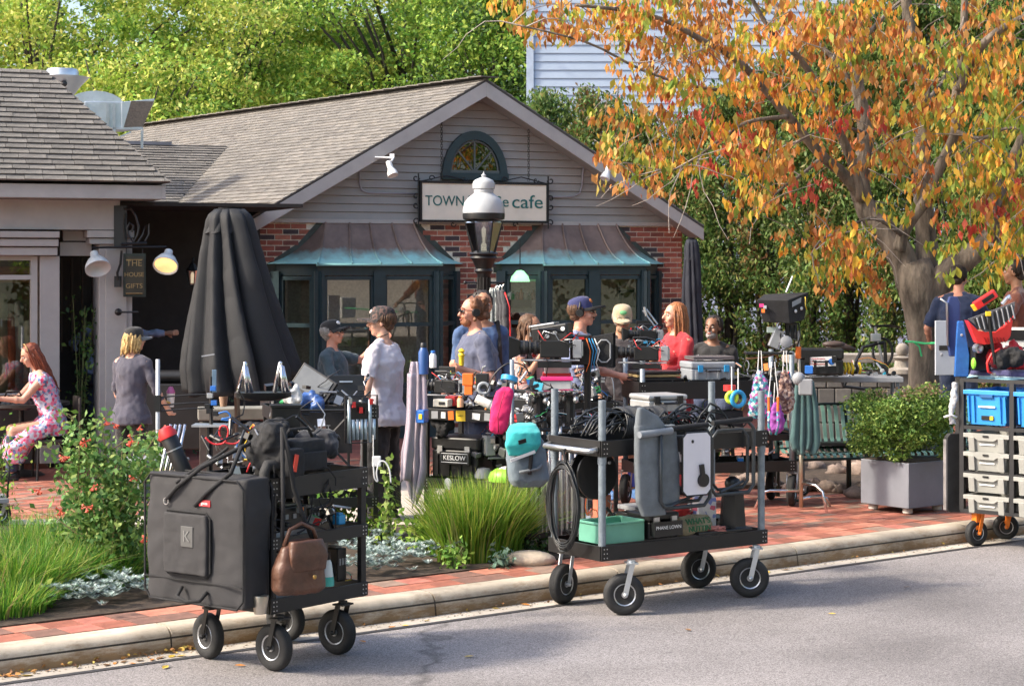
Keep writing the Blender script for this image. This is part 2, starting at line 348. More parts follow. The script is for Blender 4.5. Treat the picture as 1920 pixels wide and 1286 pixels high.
def kerbmat():
 m=concrete('kerb_concrete',(.46,.4,.32),.3);t=m.node_tree;N=t.nodes.new;L=t.links.new;b=t.nodes['Principled BSDF']
 src=b.inputs['Base Color'].links[0].from_socket;tc=N('ShaderNodeTexCoord');sx=N('ShaderNodeSeparateXYZ');L(tc.outputs['Object'],sx.inputs[0])
 mp=N('ShaderNodeMapping');mp.inputs['Scale'].default_value=(1.3,1.3,5);L(tc.outputs['Object'],mp.inputs[0])
 nz=N('ShaderNodeTexNoise');nz.inputs['Scale'].default_value=3.2;nz.inputs['Detail'].default_value=10;nz.inputs['Roughness'].default_value=.78;L(mp.outputs[0],nz.inputs[0])
 z=N('ShaderNodeMapRange');z.inputs[1].default_value=.0;z.inputs[2].default_value=.15;z.inputs[3].default_value=.16;z.inputs[4].default_value=-.16;L(sx.outputs[2],z.inputs[0])
 a=N('ShaderNodeMath');L(nz.outputs[0],a.inputs[0]);L(z.outputs[0],a.inputs[1])
 r=N('ShaderNodeMapRange');r.inputs[1].default_value=.38;r.inputs[2].default_value=.62;r.inputs[4].default_value=.95;L(a.outputs[0],r.inputs[0])
 mx=N('ShaderNodeMix');mx.data_type='RGBA';mx.blend_type='MULTIPLY';L(r.outputs[0],mx.inputs[0]);L(src,mx.inputs[6]);mx.inputs[7].default_value=(.5,.36,.22,1);L(mx.outputs[2],b.inputs['Base Color']);return m
SOIL=M('garden_soil',(.06,.042,.03),.95,n=.5,sc_=14,bump=.8,bsc=60)
g=B();g.slab([(-400,-300),(400,-300),(400,600),(-400,600)],-.06,-.03);struct(g.build('ground',M('verge_ground',(.09,.1,.05),.95,n=.4,sc_=1.5)))
g=B();g.add([K(-60,-9.4),K(60,-9.4),K(60,-.15),K(-60,-.15)],[(0,1,2,3)]);road=struct(g.build('road',asphalt_mat()))
g=B();g.slab([K(-60,-14).xy,K(60,-14).xy,K(60,-9.4).xy,K(-60,-9.4).xy],-.05,.13);struct(g.build('far_pavement',concrete('pavement_concrete',(.4,.38,.35))))
KC=kerbmat();KR=bpy.data.objects.new('kerb',None);COL.objects.link(KR);KR.matrix_world=KM;KR.location=K0;KR.rotation_euler=(0,0,KA);KR['kind']='structure';XF['kerb']=KM
JN=[-8.6,-6.1,-3.6,-1.1,1.02,3.0,4.65,6.5,8.6,10.7,12.8,14.9]
JN=[-11.1]+[a for a in JN]
prof=[(-.205,-.1),(-.2,.03),(-.185,.11),(-.16,.142),(-.12,.152),(0,.152),(0,-.1)]
for a,b_ in zip(JN,JN[1:]):
 g=B();pf=[(y,z)for y,z in prof];n=len(pf);vs=[(a+.006,y,z)for y,z in pf]+[(b_-.006,y,z)for y,z in pf]
 g.add(vs,[tuple(range(n)),tuple(range(n,2*n))[::-1]]+[(i,n+i,n+(i+1)%n,(i+1)%n)for i in range(n)]);g.build('kerb_section',KC,KR,smooth=True)
g=B();g.box((0,-.1,.05),(60,.18,.09));g.build('joint_filler',M('joint_filler',(.05,.045,.04),.9),KR)
g=B()
for a,b_ in zip(JN,JN[1:]):g.box(((a+b_)/2,-.29,-.045),(b_-a-.01,.175,.1))
g.build('gutter_pan',concrete('gutter_concrete',(.42,.38,.33),.2),KR,kind=None)
g=B();g.add([(-60,-.43,.0045),(60,-.43,.0045),(60,-.375,.0045),(-60,-.375,.0045)],[(0,1,2,3)]);g.build('tar_joint',M('tar',(.045,.043,.045),.6,n=.3,sc_=20),KR)
SWK=bpy.data.objects.new('sidewalk',None);COL.objects.link(SWK);SWK.location=K0;SWK.rotation_euler=(0,0,KA);SWK['kind']='structure';XF['sidewalk']=KM
g=B();g.slab([(-60,.0),(60,.0),(60,60),(-60,60)],-.02,.128);g.build('joint_sand',M('joint_sand',(.12,.085,.065),.95,n=.3,sc_=20),SWK)
BED=[toK(p)for p in(K(-9,.44),K(6.15,.44),K(6.28,.7),G(1010,1012),G(985,1000),G(760,985),G(560,992),G(300,985),G(60,985),G(-300,990))]
BED[0]=(-9,.44);BED[1]=(5.95,.44);BED[2]=(6.1,.75)
def inpoly(x,y,poly):
 c=False;n=len(poly)
 for i in range(n):
  (x1,y1),(x2,y2)=poly[i],poly[i-1]
  if(y1>y)!=(y2>y)and x<(x2-x1)*(y-y1)/(y2-y1)+x1:c=not c
 return c
PATH=[toK(p)for p in(G(-320,990),G(60,985),G(300,985),G(560,992),G(760,985),G(835,965),G(830,925),G(640,905),G(560,915),G(290,952),G(60,972),G(-320,985))]
PATH=[toK(p)for p in(G(-320,1000),G(60,1000),G(300,998),G(560,1000),G(780,995),G(850,955),G(820,890),G(640,890),G(520,930),G(290,968),G(60,975),G(-320,975))]
g=B();g.slab(PATH if parea(PATH)>0 else PATH[::-1],.1,.158);g.build('concrete_path',concrete('path_concrete',(.5,.44,.38),.16),SWK)
PAV=M('clay_pavers',rough=.8,ramp=[(.34,.115,.075),(.4,.14,.09),(.29,.1,.065),(.2,.105,.08),(.44,.18,.12),(.25,.17,.13),(.37,.13,.095)],n=.22,sc_=9,bump=.5,bsc=120,isl=.15)
def avoid(cx,cy):return inpoly(cx,cy,BED)or inpoly(cx,cy,PATH)
pieces('paver',(0,.012,.128),(1,0,0),(0,1,0),[(-6,0),(13.5,0),(13.5,.43),(-6,.43)],.225,.213,.007,.024,PAV,SWK,limit=150,stagger=.5,jit=.002,wvar=.06)
pieces('paver',(0,.445,.128),(1,0,0),(0,1,0),[(-6,0),(14,0),(14,7.4),(-6,7.4)],.205,.105,.006,.022,PAV,SWK,limit=150,stagger=.5,jit=.0018,skip=lambda x,y:avoid(x,y+.445))
g=B();g.add([(-40,7.85,.147),(14,7.85,.147),(14,40,.147),(-40,40,.147)],[(0,1,2,3)]);g.add([(14,.012,.147),(60,.012,.147),(60,40,.147),(14,40,.147)],[(0,1,2,3)])
g.build('distant_pavers',M('distant_pavers',(.28,.09,.065),.85,n=.3,sc_=3),SWK)
bs=B();bp_=BED if parea(BED)>0 else BED[::-1]
bs.slab(bp_,.1,.162);so=bs.build('flower_bed_soil',SOIL,SWK)
mb=[toK(G(x,y))for x,y in((1360,915),(1640,925),(1780,915),(1900,880),(1700,850),(1380,870))]
g=B();g.slab(mb if parea(mb)>0 else mb[::-1],.1,.19);g.build('mulch_bed_soil',SOIL,SWK)
ROCK=M('field_stone',(.26,.2,.17),.9,n=.45,sc_=8,bump=.8,bsc=30,isl=.25)
rng=random.Random(3)
def rock(x,y,s,lab,grp='rocks edging the mulch bed'):
 p=G(x,y);b=B();b.ell((0,0,.4*s),(s,s*.75,s*.6),10,7)
 for i,q in enumerate(b.v):b.v[i]=q*(1+rng.uniform(-.16,.16))
 o=b.build('rock',ROCK,smooth='all');o.location=p;o.rotation_euler=(0,0,rng.uniform(0,3));tag(o,lab,'rock',grp)
RL_=['leftmost, half behind the cart wheel','second from the left','third from the left','fourth from the left','fifth from the left','left of the centre','just left of the stand leg','at the centre','just right of the centre','beneath the bench seat','sixth from the planter','fifth from the planter','fourth from the planter','second from the planter','nearest the planter']
for i in range(15):rock(1385+i*18+rng.uniform(-5,5),908+i*1.6+rng.uniform(-4,6),rng.uniform(.07,.13),'brown field stone edging the mulch, '+RL_[i])
for x,y,s,l in((1622,895,.19,'biggest'),(1600,880,.16,'rearmost'),(1570,893,.13,'middle'),(1530,884,.12,'leftmost')):rock(x,y,s,l+' of the loose brown stones lying on the mulch beside the planter','larger stones on the mulch')
for x,y,s in((975,1060,.13),):o=rock(x,y,s,'flat pale stone at the right tip of the flower bed',None)if 0 else None
b=B();b.ell((0,0,.02),(.2,.14,.07),12,8);o=b.build('stone',M('pale_stone',(.5,.42,.33),.9,n=.25,bump=.5,bsc=40),smooth='all');o.location=G(992,1054,.16);tag(o,'flat pale stone at the right tip of the flower bed','stone')
SID=M('mauve_siding',(.3,.29,.277),.55,n=.08,sc_=3,bump=.12,bsc=40,isl=.05)
TRIM=M('mauve_trim',(.39,.372,.36),.5,n=.08,sc_=4)
GRN=M('dark_green_paint',(.02,.045,.055),.4,n=.15,sc_=8)
SHN=M('asphalt_shingles',rough=.9,ramp=[(.165,.153,.14),(.185,.172,.157),(.15,.138,.126),(.17,.158,.143),(.195,.18,.164),(.16,.148,.136),(.175,.16,.143)],n=.2,sc_=14,bump=.5,bsc=160,isl=.1)
UND=M('roofing_felt',(.06,.055,.05),.9)
BRK=M('red_bricks',rough=.85,ramp=[(.32,.095,.065),(.27,.075,.055),(.37,.12,.08),(.22,.07,.055),(.34,.1,.07),(.06,.045,.05),(.3,.085,.06),(.4,.15,.1)],n=.25,sc_=14,bump=.6,bsc=120,isl=.12)
MORT=M('mortar',(.68,.62,.52),.95,n=.2,sc_=30)
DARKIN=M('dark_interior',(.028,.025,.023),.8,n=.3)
C0=P(485,500,24.3);cf=Plane(C0.x,C0.y,24.2)
cafe=thing('cafe_building','small gabled cafe with mauve siding, red brick front and two copper-roofed bay windows','cafe',(C0.x,C0.y,0),24.2)
RD=V((math.cos(rad(101.6)),math.sin(rad(101.6)),0));RL=10.6
A=cf(912,149,-.38);EL=cf(467,411,-.38);ER=cf(1320,424,-.38)
x0=cf(485,415).x;x1=cf(1279,415).x;ztop=cf(485,414).z;z0=.15
def bayspec(pts):return pts
bay_ex=[[(600,410),(790,410),(790,424),(852,488),(852,900),(500,900),(500,495),(560,455)],[(1010,410),(1160,410),(1160,424),(1232,490),(1232,900),(925,900),(925,500),(952,470)]]
bx=[[(cf(x,y).x,cf(x,y).z)for x,y in ex]for ex in bay_ex]
brick_poly=[(x0,z0),(x1,z0),(x1,ztop),(x0,ztop)]
g=B();g.box(((x0+x1)/2,.0575,(z0+ztop)/2),(x1-x0-.03,.1,ztop-z0-.01));g.build('mortar',MORT,cafe)
inb=lambda x,z:any(inpoly(x,z,e)for e in bx)
pieces('brick',(0,.01,0),(1,0,0),(0,0,1),brick_poly,.212,.0705,.0135,.012,BRK,cafe,limit=300,stagger=.5,jit=.002,skip=inb,see=lambda p:p.z>1.3)
sideR=B();
pieces('brick',(x1-.012,.02,0),RD,(0,0,1),[(0,z0),(3,z0),(3,ztop),(0,ztop)],.212,.0705,.011,.02,BRK,cafe,limit=0,stagger=.5)
def extrude(poly,d,mat,name,parent,th=None):
 b=B();n=len(poly);d=V(d);vs=[V(p)for p in poly]+[V(p)+d for p in poly]
 b.add(vs,[tuple(range(n)),tuple(range(n,2*n))[::-1]]+[(i,n+i,n+(i+1)%n,(i+1)%n)for i in range(n)]);return b.build(name,mat,parent)
WALLB=M('taupe_wall',(.2,.18,.18),.6,n=.1)
extrude([(x0+.02,.12,z0),(x0+.02,.12,ztop),(x0+.02,.12,ztop+.02),(x1-.03,.12,ztop),(x1-.03,.12,z0)],RD*(.02),WALLB,'wall_core',cafe)
gz0=ztop+.02;apx=cf(912,172).x;apz=A.z-.16
slL=(A.z-EL.z)/(A.x-EL.x);slR=(A.z-ER.z)/(ER.x-A.x)
tri=[(A.x-(A.z-.1-gz0)/slL,gz0),(A.x+(A.z-.1-gz0)/slR,gz0),(A.x,A.z-.1)]
tri[0]=(max(tri[0][0],x0-.12),gz0);bh=.105
k=0
while gz0+k*bh<tri[2][1]:
 za,zb=gz0+k*bh,gz0+(k+1)*bh;c=clip([(tri[0][0],za+.004),(tri[1][0],za+.004),(tri[1][0],zb),(tri[0][0],zb)],ccw(tri));k+=1
 if len(c)<3:continue
 n=len(c);b=B();b.add([(x,.0-.022*(1-(z-za)/bh),z)for x,z in c]+[(x,.03,z)for x,z in c],[tuple(range(n)),tuple(range(n,2*n))[::-1]]+[(i,n+i,n+(i+1)%n,(i+1)%n)for i in range(n)])
 b.build('siding_board',SID,cafe)
b=B();b.box(((x0+x1)/2-.02,-.018,ztop+.005),(x1-x0+.16,.05,.05));b.build('frieze_board',TRIM,cafe)
def rake(a,e):
 dz=V((0,0,-.17));off=V((0,0,-.03));y=V((0,.035,0));b=B();p=[a+off,e+off,e+off+dz,a+off+dz*1.15];b.add(p+[q+y for q in p],[(0,1,2,3),(7,6,5,4),(0,4,5,1),(1,5,6,2),(2,6,7,3),(3,7,4,0)]);b.build('rake_board',TRIM,cafe,bevel=.004)
 b=B();q0,q1=a+V((0,.03,-.2)),e+V((0,.03,-.16));b.add([q0,q1,q1+V((0,.37,0)),q0+V((0,.37,0))],[(0,1,2,3)]);b.build('soffit',SID,cafe)
rake(A,EL);rake(A,ER)
def roofside(e,lim):
 nU=RD if e.x<A.x else-RD;up=(A-e);u=nU;w_=up-u*up.dot(u);hgt=w_.length;vv=w_.normalized()
 s=up.dot(u);O=e
 sg=1 if e.x<A.x else-1;pts=[(0,0),(s,hgt),(s+sg*RL,hgt),(sg*RL,0)]
 b=B();n=u.cross(vv);n=n if n.z>0 else-n;q=[O+u*p[0]+vv*p[1]-n*.03 for p in pts];b.add(q+[p+n*.03 for p in q],[(0,1,2,3),(7,6,5,4),(0,4,5,1),(1,5,6,2),(2,6,7,3),(3,7,4,0)]);b.build('roof_deck',UND,cafe)
 O2=O+u*(sg*RL);p2=[((p[0]*-1+sg*RL),p[1])for p in pts];u2_=-u
 if u.cross(vv).z>0:O2,p2,u2_=O,pts,u
 pieces('shingle',O2,u2_,vv,p2,.27,.1,.006,.006,SHN,cafe,limit=lim,tilt=.012,stagger=.37,jit=.0025,wvar=.3)
 return O,u,vv
ro,ru,rv=roofside(EL,300);roofside(ER,0)
b=B()
for i in range(36):b.box((0,0,0),(.33,.26,.012),m=Mx.Translation(A+RD*(i*.3+.1)+V((0,0,.035)))@Euler((0,rad(-2),rad(101.6))).to_matrix().to_4x4())
b.build('ridge_cap',SHN,cafe)
def along(p,a,b_):return p+RD*a,p+RD*b_
b=B();p,q=along(EL+V((.02,0,-.1)),.1,RL-.2);b.bar(p,q,.03,.15);b.build('fascia_board',TRIM,cafe)
b=B();p,q=along(EL+V((-.06,0,-.06)),.05,RL-.3);b.tube([p,q],.055,10);b.build('gutter',M('mauve_gutter',(.42,.39,.42),.35,n=.05),cafe)
GLS=glass('side_glass',(.3,.3,.3),.2);p=V((x0,.12,z0));q=p+RD*RL;b=B();b.add([p,q,q+V((0,0,ztop)),p+V((0,0,ztop))],[(0,1,2,3)]);b.build('side_wall',M('shaded_wall',(.11,.095,.09),.7,n=.3),cafe)  # side wall in its own dark brown-grey
b=B();p,q=along(V((x0-.03,.3,ztop-.06)),0,RL-1);b.bar(p,q,.05,.22);b.build('side_frieze',TRIM,cafe)
for i,s_ in enumerate((.5,1.55,2.6,4.2)):b=B();p=V((x0-.02,.12,z0))+RD*s_;b.bar(p,p+V((0,0,ztop-.1)),.1,.16);b.build('side_post',TRIM if i>1 else GRN,cafe)
for s_ in(.55,1.6):b=B();p=V((x0-.03,.12,z0+.9))+RD*(s_+.08);q=p+RD*.85;b.add([p,q,q+V((0,0,1.2)),p+V((0,0,1.2))],[(0,1,2,3)]);b.build('side_pane',GLS,cafe)
wc=cf(889,333,-.02);wr=(cf(950,333,-.02).x-cf(828,333,-.02).x)/2;wh=cf(889,246,-.02).z-wc.z
def arc(r,h,n=22,y=0):return[(wc.x+r*math.cos(math.pi*i/n),wc.z+h*math.sin(math.pi*i/n))for i in range(n+1)]
aw=B();o1=arc(wr,wh);i1=arc(wr*.77,wh*.73);zb=wc.z+.09
for i in range(22):
 a_,b_,c_,d_=o1[i],o1[i+1],i1[i+1],i1[i]
 f=lambda q,y:(q[0],y,q[1]+(.0 if q in(a_,b_)else.05))
 aw.add([f(a_,-.07),f(b_,-.07),f(c_,-.07),f(d_,-.07),f(a_,.0),f(b_,0),f(c_,0),f(d_,0)],[(0,1,2,3),(0,4,5,1),(3,2,6,7)])
aw.box((wc.x,-.035,wc.z+.01),(wr*2+.02,.09,.09));awf=aw.build('arched_window',GRN,cafe)
b=B();i2=arc(wr*.6,wh*.55);b.box((wc.x,-.04,wc.z+.075),(wr*1.5,.03,.035));
for a_ in(45,90,135):b.bar((wc.x,-.035,wc.z+.07),(wc.x+wr*.77*math.cos(rad(a_)),-.035,wc.z+.05+wh*.73*math.sin(rad(a_))),.014,.02)
pts=[(wc.x+wr*.72*math.cos(math.pi*i/16),-.04,wc.z+.06+wh*.68*math.sin(math.pi*i/16))for i in range(17)];b.tube(pts,.012,6);b.build('glazing_bars',M('grey_green_bars',(.1,.12,.12),.5),awf)
b=B();b.add([(x,-.03,z+.05)for x,z in arc(wr*.8,wh*.76)],[tuple(range(23))]);b.build('pane',glass('dark_glass',(.1,.1,.1),.16),awf)
b=B();b.add([(x,-.026,z+.05)for x,z in arc(wr*.8,wh*.76)],[tuple(range(23))]);b.build('blind',DARKIN,awf)  # dark sheet behind the pane stands in for the dark interior
COP=None
def copper():
 m=M('weathered_copper',(.2,.14,.115),.45,.2,n=.3,sc_=3,bump=.15,bsc=20);t=m.node_tree;N=t.nodes.new;L=t.links.new;b=t.nodes['Principled BSDF']
 src=b.inputs['Base Color'].links[0].from_socket;tc=N('ShaderNodeTexCoord');sx=N('ShaderNodeSeparateXYZ');L(tc.outputs['Object'],sx.inputs[0])
 nz=N('ShaderNodeTexNoise');nz.inputs['Scale'].default_value=5;nz.inputs['Detail'].default_value=6;mp=N('ShaderNodeMapping');mp.inputs['Scale'].default_value=(1.5,1.5,.5);L(tc.outputs['Object'],mp.inputs[0]);L(mp.outputs[0],nz.inputs[0])
 s=N('ShaderNodeMapRange');s.inputs[1].default_value=2.36;s.inputs[2].default_value=2.66;s.inputs[3].default_value=1.05;s.inputs[4].default_value=-.1;L(sx.outputs[2],s.inputs[0])
 a=N('ShaderNodeMath');a.operation='MULTIPLY_ADD';L(nz.outputs[0],a.inputs[0]);a.inputs[1].default_value=.9;
 a2=N('ShaderNodeMath');a2.operation='SUBTRACT';L(s.outputs[0],a2.inputs[0]);a2.inputs[1].default_value=.42;L(a2.outputs[0],a.inputs[2])
 cr=N('ShaderNodeValToRGB');e=cr.color_ramp.elements;e[0].position=.25;e[1].position=.8;L(a.outputs[0],cr.inputs[0])
 mx=N('ShaderNodeMix');mx.data_type='RGBA';L(cr.outputs[0],mx.inputs[0]);L(src,mx.inputs[6]);mx.inputs[7].default_value=(.3,.62,.64,1);L(mx.outputs[2],b.inputs['Base Color']);return m
COP=copper();GL=glass('bay_glass',(.6,.63,.6),.13)
def bay(xa,xd,proj,ztopw,roofL,roofR,ribs,lines,zr_top):
 xb,xc=xa+proj,xd-proj;P4=[V((xa,0,0)),V((xb,-proj,0)),V((xc,-proj,0)),V((xd,0,0))]
 bw=B();z1=ztopw;zs=cf(700,724,-proj).z;zm=cf(700,609,-proj).z
 root=B()
 root.slab([(p.x,p.y)for p in P4]+[(xd,.03),(xa,.03)],z0,zs-.1);bayo=root.build('bay_window',GRN,cafe)
 b=B();b.slab([(xa-.05,.02),(xb-.02,-proj-.05),(xc+.02,-proj-.05),(xd+.05,.02)],zs-.1,zs-.04);b.build('sill',GRN,bayo)
 b=B();b.slab([(xa-.03,.02),(xb-.02,-proj-.03),(xc+.02,-proj-.03),(xd+.03,.02)],z1-.13,z1+.02);b.build('head_beam',GRN,bayo)
 for(p,q,nw)in((P4[0],P4[1],1),(P4[1],P4[2],lines),(P4[2],P4[3],1)):
  L_=(q-p).length;d=(q-p).normalized();n=V((d.y,-d.x,0));ang=math.degrees(math.atan2(d.y,d.x))
  cuts=[0,L_]if nw==1 else[0]+[L_*t for t in nw]+[L_]
  post=B()
  for c in cuts:post.box(tuple(p+d*c+V((0,0,(zs+z1)/2-.06))),(.16 if 0<c<L_ else.13,.12,z1-zs-.04),r=(0,0,ang))
  post.build('post',GRN,bayo)
  for c0,c1 in zip(cuts,cuts[1:]):
   a_,b_=c0+.07,c1-.07;m_=(a_+b_)/2;fr=B();ce=p+d*m_;zz=z1-.14;ww=b_-a_
   if ww<.05:continue
   fr.box(tuple(ce+V((0,0,zz-.025))),(ww,.06,.05),r=(0,0,ang));fr.box(tuple(ce+V((0,0,zm))),(ww,.08,.05),r=(0,0,ang));fr.box(tuple(ce+V((0,0,zs))),(ww,.06,.07),r=(0,0,ang))
   for s in(a_+.02,b_-.02):fr.box(tuple(p+d*s+V((0,0,(zs+zz)/2))),(.04,.06,zz-zs),r=(0,0,ang))
   fr.build('sash',GRN,bayo)
   for za,zb_ in((zs+.03,zm-.02),(zm+.02,zz-.05)):
    pn=B();pn.add([p+d*(a_+.03)+V((0,0,za)),p+d*(b_-.03)+V((0,0,za)),p+d*(b_-.03)+V((0,0,zb_)),p+d*(a_+.03)+V((0,0,zb_))],[(0,1,2,3)]);pn.build('pane',GL,bayo)
 ez=z1+.015;ov=.1;lo=[V((xa-ov*1.3,0,ez)),V((xb-ov*.4,-proj-ov,ez)),V((xc+ov*.4,-proj-ov,ez)),V((xd+ov*1.3,0,ez))]
 hi=[V((roofL,-.005,zr_top)),V((roofL+.02,-.03,zr_top)),V((roofR-.02,-.03,zr_top)),V((roofR,-.005,zr_top))]
 def cur(i,t):
  a_,b_=lo[i],hi[i];s=t**1.0;p=a_.lerp(b_,s);k=math.sin(math.pi*min(1,t))*.13;p=p.copy();p.z-=k*.75;p.y+=k*.22*(0 if i in(0,3)else 1);return p
 NT=10;rf=B()
 for j in range(3):
  M_=6
  vs=[]
  for i in range(NT+1):
   for k in range(M_+1):vs.append(cur(j,i/NT).lerp(cur(j+1,i/NT),k/M_))
  rf.add(vs,[(i*(M_+1)+k,i*(M_+1)+k+1,(i+1)*(M_+1)+k+1,(i+1)*(M_+1)+k)for i in range(NT)for k in range(M_)])
 rf.box(((xb+xc)/2,-proj-ov+.02,ez-.012),(xc-xb+.1,.03,.03))
 roof=rf.build('copper_roof',COP,bayo,smooth='all')
 for t in ribs:
  pts=[cur(1,i/NT).lerp(cur(2,i/NT),t)+V((0,-.012,.006))for i in range(NT+1)];b=B();b.tube(pts,.013,6);b.build('standing_seam',COP,bayo)
 for j in(1,2):b=B();b.tube([cur(j,i/NT)+V((0,-.008,.008))for i in range(NT+1)],.013,6);b.build('hip_seam',COP,bayo)
 return bayo
zt=cf(700,497,-.42).z;zt2=cf(1130,497,-.42).z
flash=B()
for ex in bx:flash.add([(x,-.002,z)for x,z in ex]+[(x,.05,z)for x,z in ex],[tuple(range(8)),tuple(range(8,16))[::-1]])
COPD=M('dark_flashing',(.05,.065,.06),.5,.2,n=.5,sc_=6);
for ex in bx:
 f=B();f.add([(x,-.0,min(z,ztop-.02))for x,z in ex[:4]+ex[6:]],[tuple(range(6))]);
 zlo=zt-.1;c=[(x,max(z,zlo))for x,z in ex];f=B();f.add([(x,-.002,z)for x,z in c],[tuple(range(8))]);f.build('flashing',COPD,cafe)
bay1=bay(cf(518,497).x,cf(852,497).x,.42,zt,cf(606,420).x,cf(776,420).x,(.27,.5,.75),(.5,),cf(700,419,-.01).z)
bay2=bay(cf(942,497).x,cf(1231,497).x,.42,zt2,cf(1012,420).x,cf(1155,420).x,(.27,.5,.75),(.48,),cf(1100,421,-.01).z)
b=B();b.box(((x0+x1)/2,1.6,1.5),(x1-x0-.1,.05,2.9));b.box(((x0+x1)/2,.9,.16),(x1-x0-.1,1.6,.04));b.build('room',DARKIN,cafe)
WOODD=M('dark_wood',(.06,.03,.018),.5,n=.3,stretch=(1,1,8))
def lamp_shade(px,py,D=25.2):
 t=thing('pendant_lamp','green glass pendant lamp glowing inside the right bay window' if px>900 else 'small pendant lamp','lamp',P(px,py,D))
 b=B();b.lathe([(.02,.1),(.05,.09),(.11,.02),(.13,-.05),(.125,-.05)],16);b.build('lamp_shade',M('green_lamp_glass',(.2,.5,.25),.3,em=1.3),t,smooth='all');b=B();b.tube([(0,0,.1),(0,0,.5)],.008,6);b.build('cord',BLK,t)
lamp_shade(975,521)
def rowof(px0,px1,y0,y1,D,n,mats,name,lab,cat):
 for i in range(n):
  px=px0+(px1-px0)*i/(n-1);p=P(px,0,D);zb=P(px,y1,D).z;h=(P(px,y0,D).z-zb)*U(.6,1)
  b=B();b.lathe([(.03,0),(.035,.05),(.035,h*.6),(.014,h*.75),(.012,h),(.0,h)],8,c=(0,0,0));o=b.build(name,mats[i%len(mats)],smooth=True);o.location=(p.x,p.y,zb);tag(o,['amber ','orange ','clear ','green '][i%4]+lab+['',', left part',', right part'][(i//4)%3],cat,'bottles in the right bay window')
t=thing('wall_shelf','dark wooden shelf with bottles seen through the right bay window','shelf',(0,0,0));b=B()
for y in(563,600):b.bar(P(935,y,25.6),P(1000,y,25.9),.03,.2)
b.build('board',WOODD,t,world=True)
AMB=[M('amber_glass',(.25,.09,.02),.15,n=.2),M('orange_glass',(.5,.15,.03),.2),M('clear_bottle',(.35,.35,.3),.15),M('green_bottle',(.04,.12,.05),.15)]
rowof(940,1000,540,562,25.65,9,AMB,'bottle','bottle standing on the shelf inside the right bay window','bottle')
for i,(x,y)in enumerate(((1150,545),(1176,560),(1160,585))):
 t=thing('picture_frame',['dark framed picture high on the wall inside the right bay','dark framed picture lower right inside the right bay','dark framed picture lowest inside the right bay'][i],'picture',P(x,y,26.4));b=B();b.box((0,.02,0),(.2,.02,.24));b.build('frame',WOODD,t);b=B();b.box((0,0,0),(.14,.012,.18));b.build('print',M('old_print',(.3,.24,.15),.7,n=.4,sc_=20),t)
SG=cf(906,380,-.12);sl,sr_=cf(790,380,-.12).x,cf(1023,380,-.12).x;szt,szb=cf(906,345,-.12).z,cf(906,414,-.12).z
sign=thing('cafe_sign','hanging cream sign with green lettering TOWN HOUSE CAFE in a black scrolled iron frame','sign',tuple(XF[cafe.name]@V(((sl+sr_)/2,-.12,0))),24.2)
sw,sh,sm_=sr_-sl,szt-szb,(szt+szb)/2
b=B();b.box((0,0,sm_),(sw,.04,sh));b.build('panel',M('cream_sign_paint',(.74,.68,.57),.6,n=.07,sc_=3),sign)
b=B()
for s in(-1,1):b.box((0,-.003,sm_+s*(sh/2+.01)),(sw+.06,.06,.028));b.box((s*(sw/2+.014),-.003,sm_),(.028,.06,sh+.05))
b.build('frame',BLK,sign)
def scroll(c,r,a0,turns,sx=1,sz=1,y=0,k=22):
 return[(c[0]+sx*r*(1-.75*i/k)*math.cos(a0+turns*2*math.pi*i/k),y,c[1]+sz*r*(1-.75*i/k)*math.sin(a0+turns*2*math.pi*i/k))for i in range(k+1)]
b=B()
for s in(-1,1):
 xe=s*(sw/2+.03)
 for zc,d_ in((sm_+sh/2+.06,1),(sm_-.05,1),(sm_-sh/2-.02,-1),(sm_+.06,-1)):b=B();b.tube(scroll((xe+s*.045,zc),.05,0 if s<0 else math.pi,.9*d_*s,1,1),.009,6);b.build('scroll',BLK,sign)
 b=B();b.tube([(xe+s*.01,0,sm_-sh/2-.1),(xe+s*.01,0,sm_+sh/2+.12)],.01,6);b.build('side_rod',BLK,sign)
 for k,xx in enumerate((.42,.16)):b=B();b.tube(scroll((s*sw*xx,szt+.06),.045,0,.9*s*(1 if k else-1)),.008,6);b.build('scroll',BLK,sign)
 b=B();b.tube([(s*sw*.5,0,szt+.02),(s*sw*.3,0,szt+.1),(s*sw*.12,0,szt+.03)],.008,6);b.build('scroll',BLK,sign)
 for xx in(.25,.05):b=B();b.tube(scroll((s*sw*xx,szb-.05),.04,0,.9*s),.008,6);b.build('scroll',BLK,sign)
SGR=M('sign_green',(.01,.13,.12),.5)
Q=lambda x,z,y=-.024:Mx.Translation((x,y,z))@Euler((rad(90),0,0)).to_matrix().to_4x4()
xl=lambda px:cf(px,380,-.12).x-(sl+sr_)/2
for s,xa,xb,sz in(('TOWN',797,869,.19),('hoUSe',877,952,.2),('cafe',959,1016,.25)):
 o=text('lettering',s,sz,SGR,sign,Q((xl(xa)+xl(xb))/2,sm_+.005),.003);wd=o.dimensions.x;k=(xl(xb)-xl(xa))/wd
 o.data.transform(Mx.Translation(((xl(xa)+xl(xb))/2,0,0))@Mx.Diagonal((k,1,1,1))@Mx.Translation((-(xl(xa)+xl(xb))/2,0,0)))
for px,y0_ in((827,222),(990,222)):
 b=B();a_=cf(px,y0_,-.1);c_=cf(px,340,-.1);n=26
 for i in range(n):
  z=a_.z+(c_.z-a_.z)*(i+.5)/n;h_=(a_.z-c_.z)/n*.62;w_=.012;dx=(w_,0)if i%2 else(0,w_)
  x=a_.x-(sl+sr_)/2;b.tube([(x-dx[0],-dx[1],z-h_),(x+dx[0],dx[1],z-h_),(x+dx[0],dx[1],z+h_),(x-dx[0],-dx[1],z+h_)],.0035,4,close=True)
 b.build('chain',BLK,sign,kind='stuff')
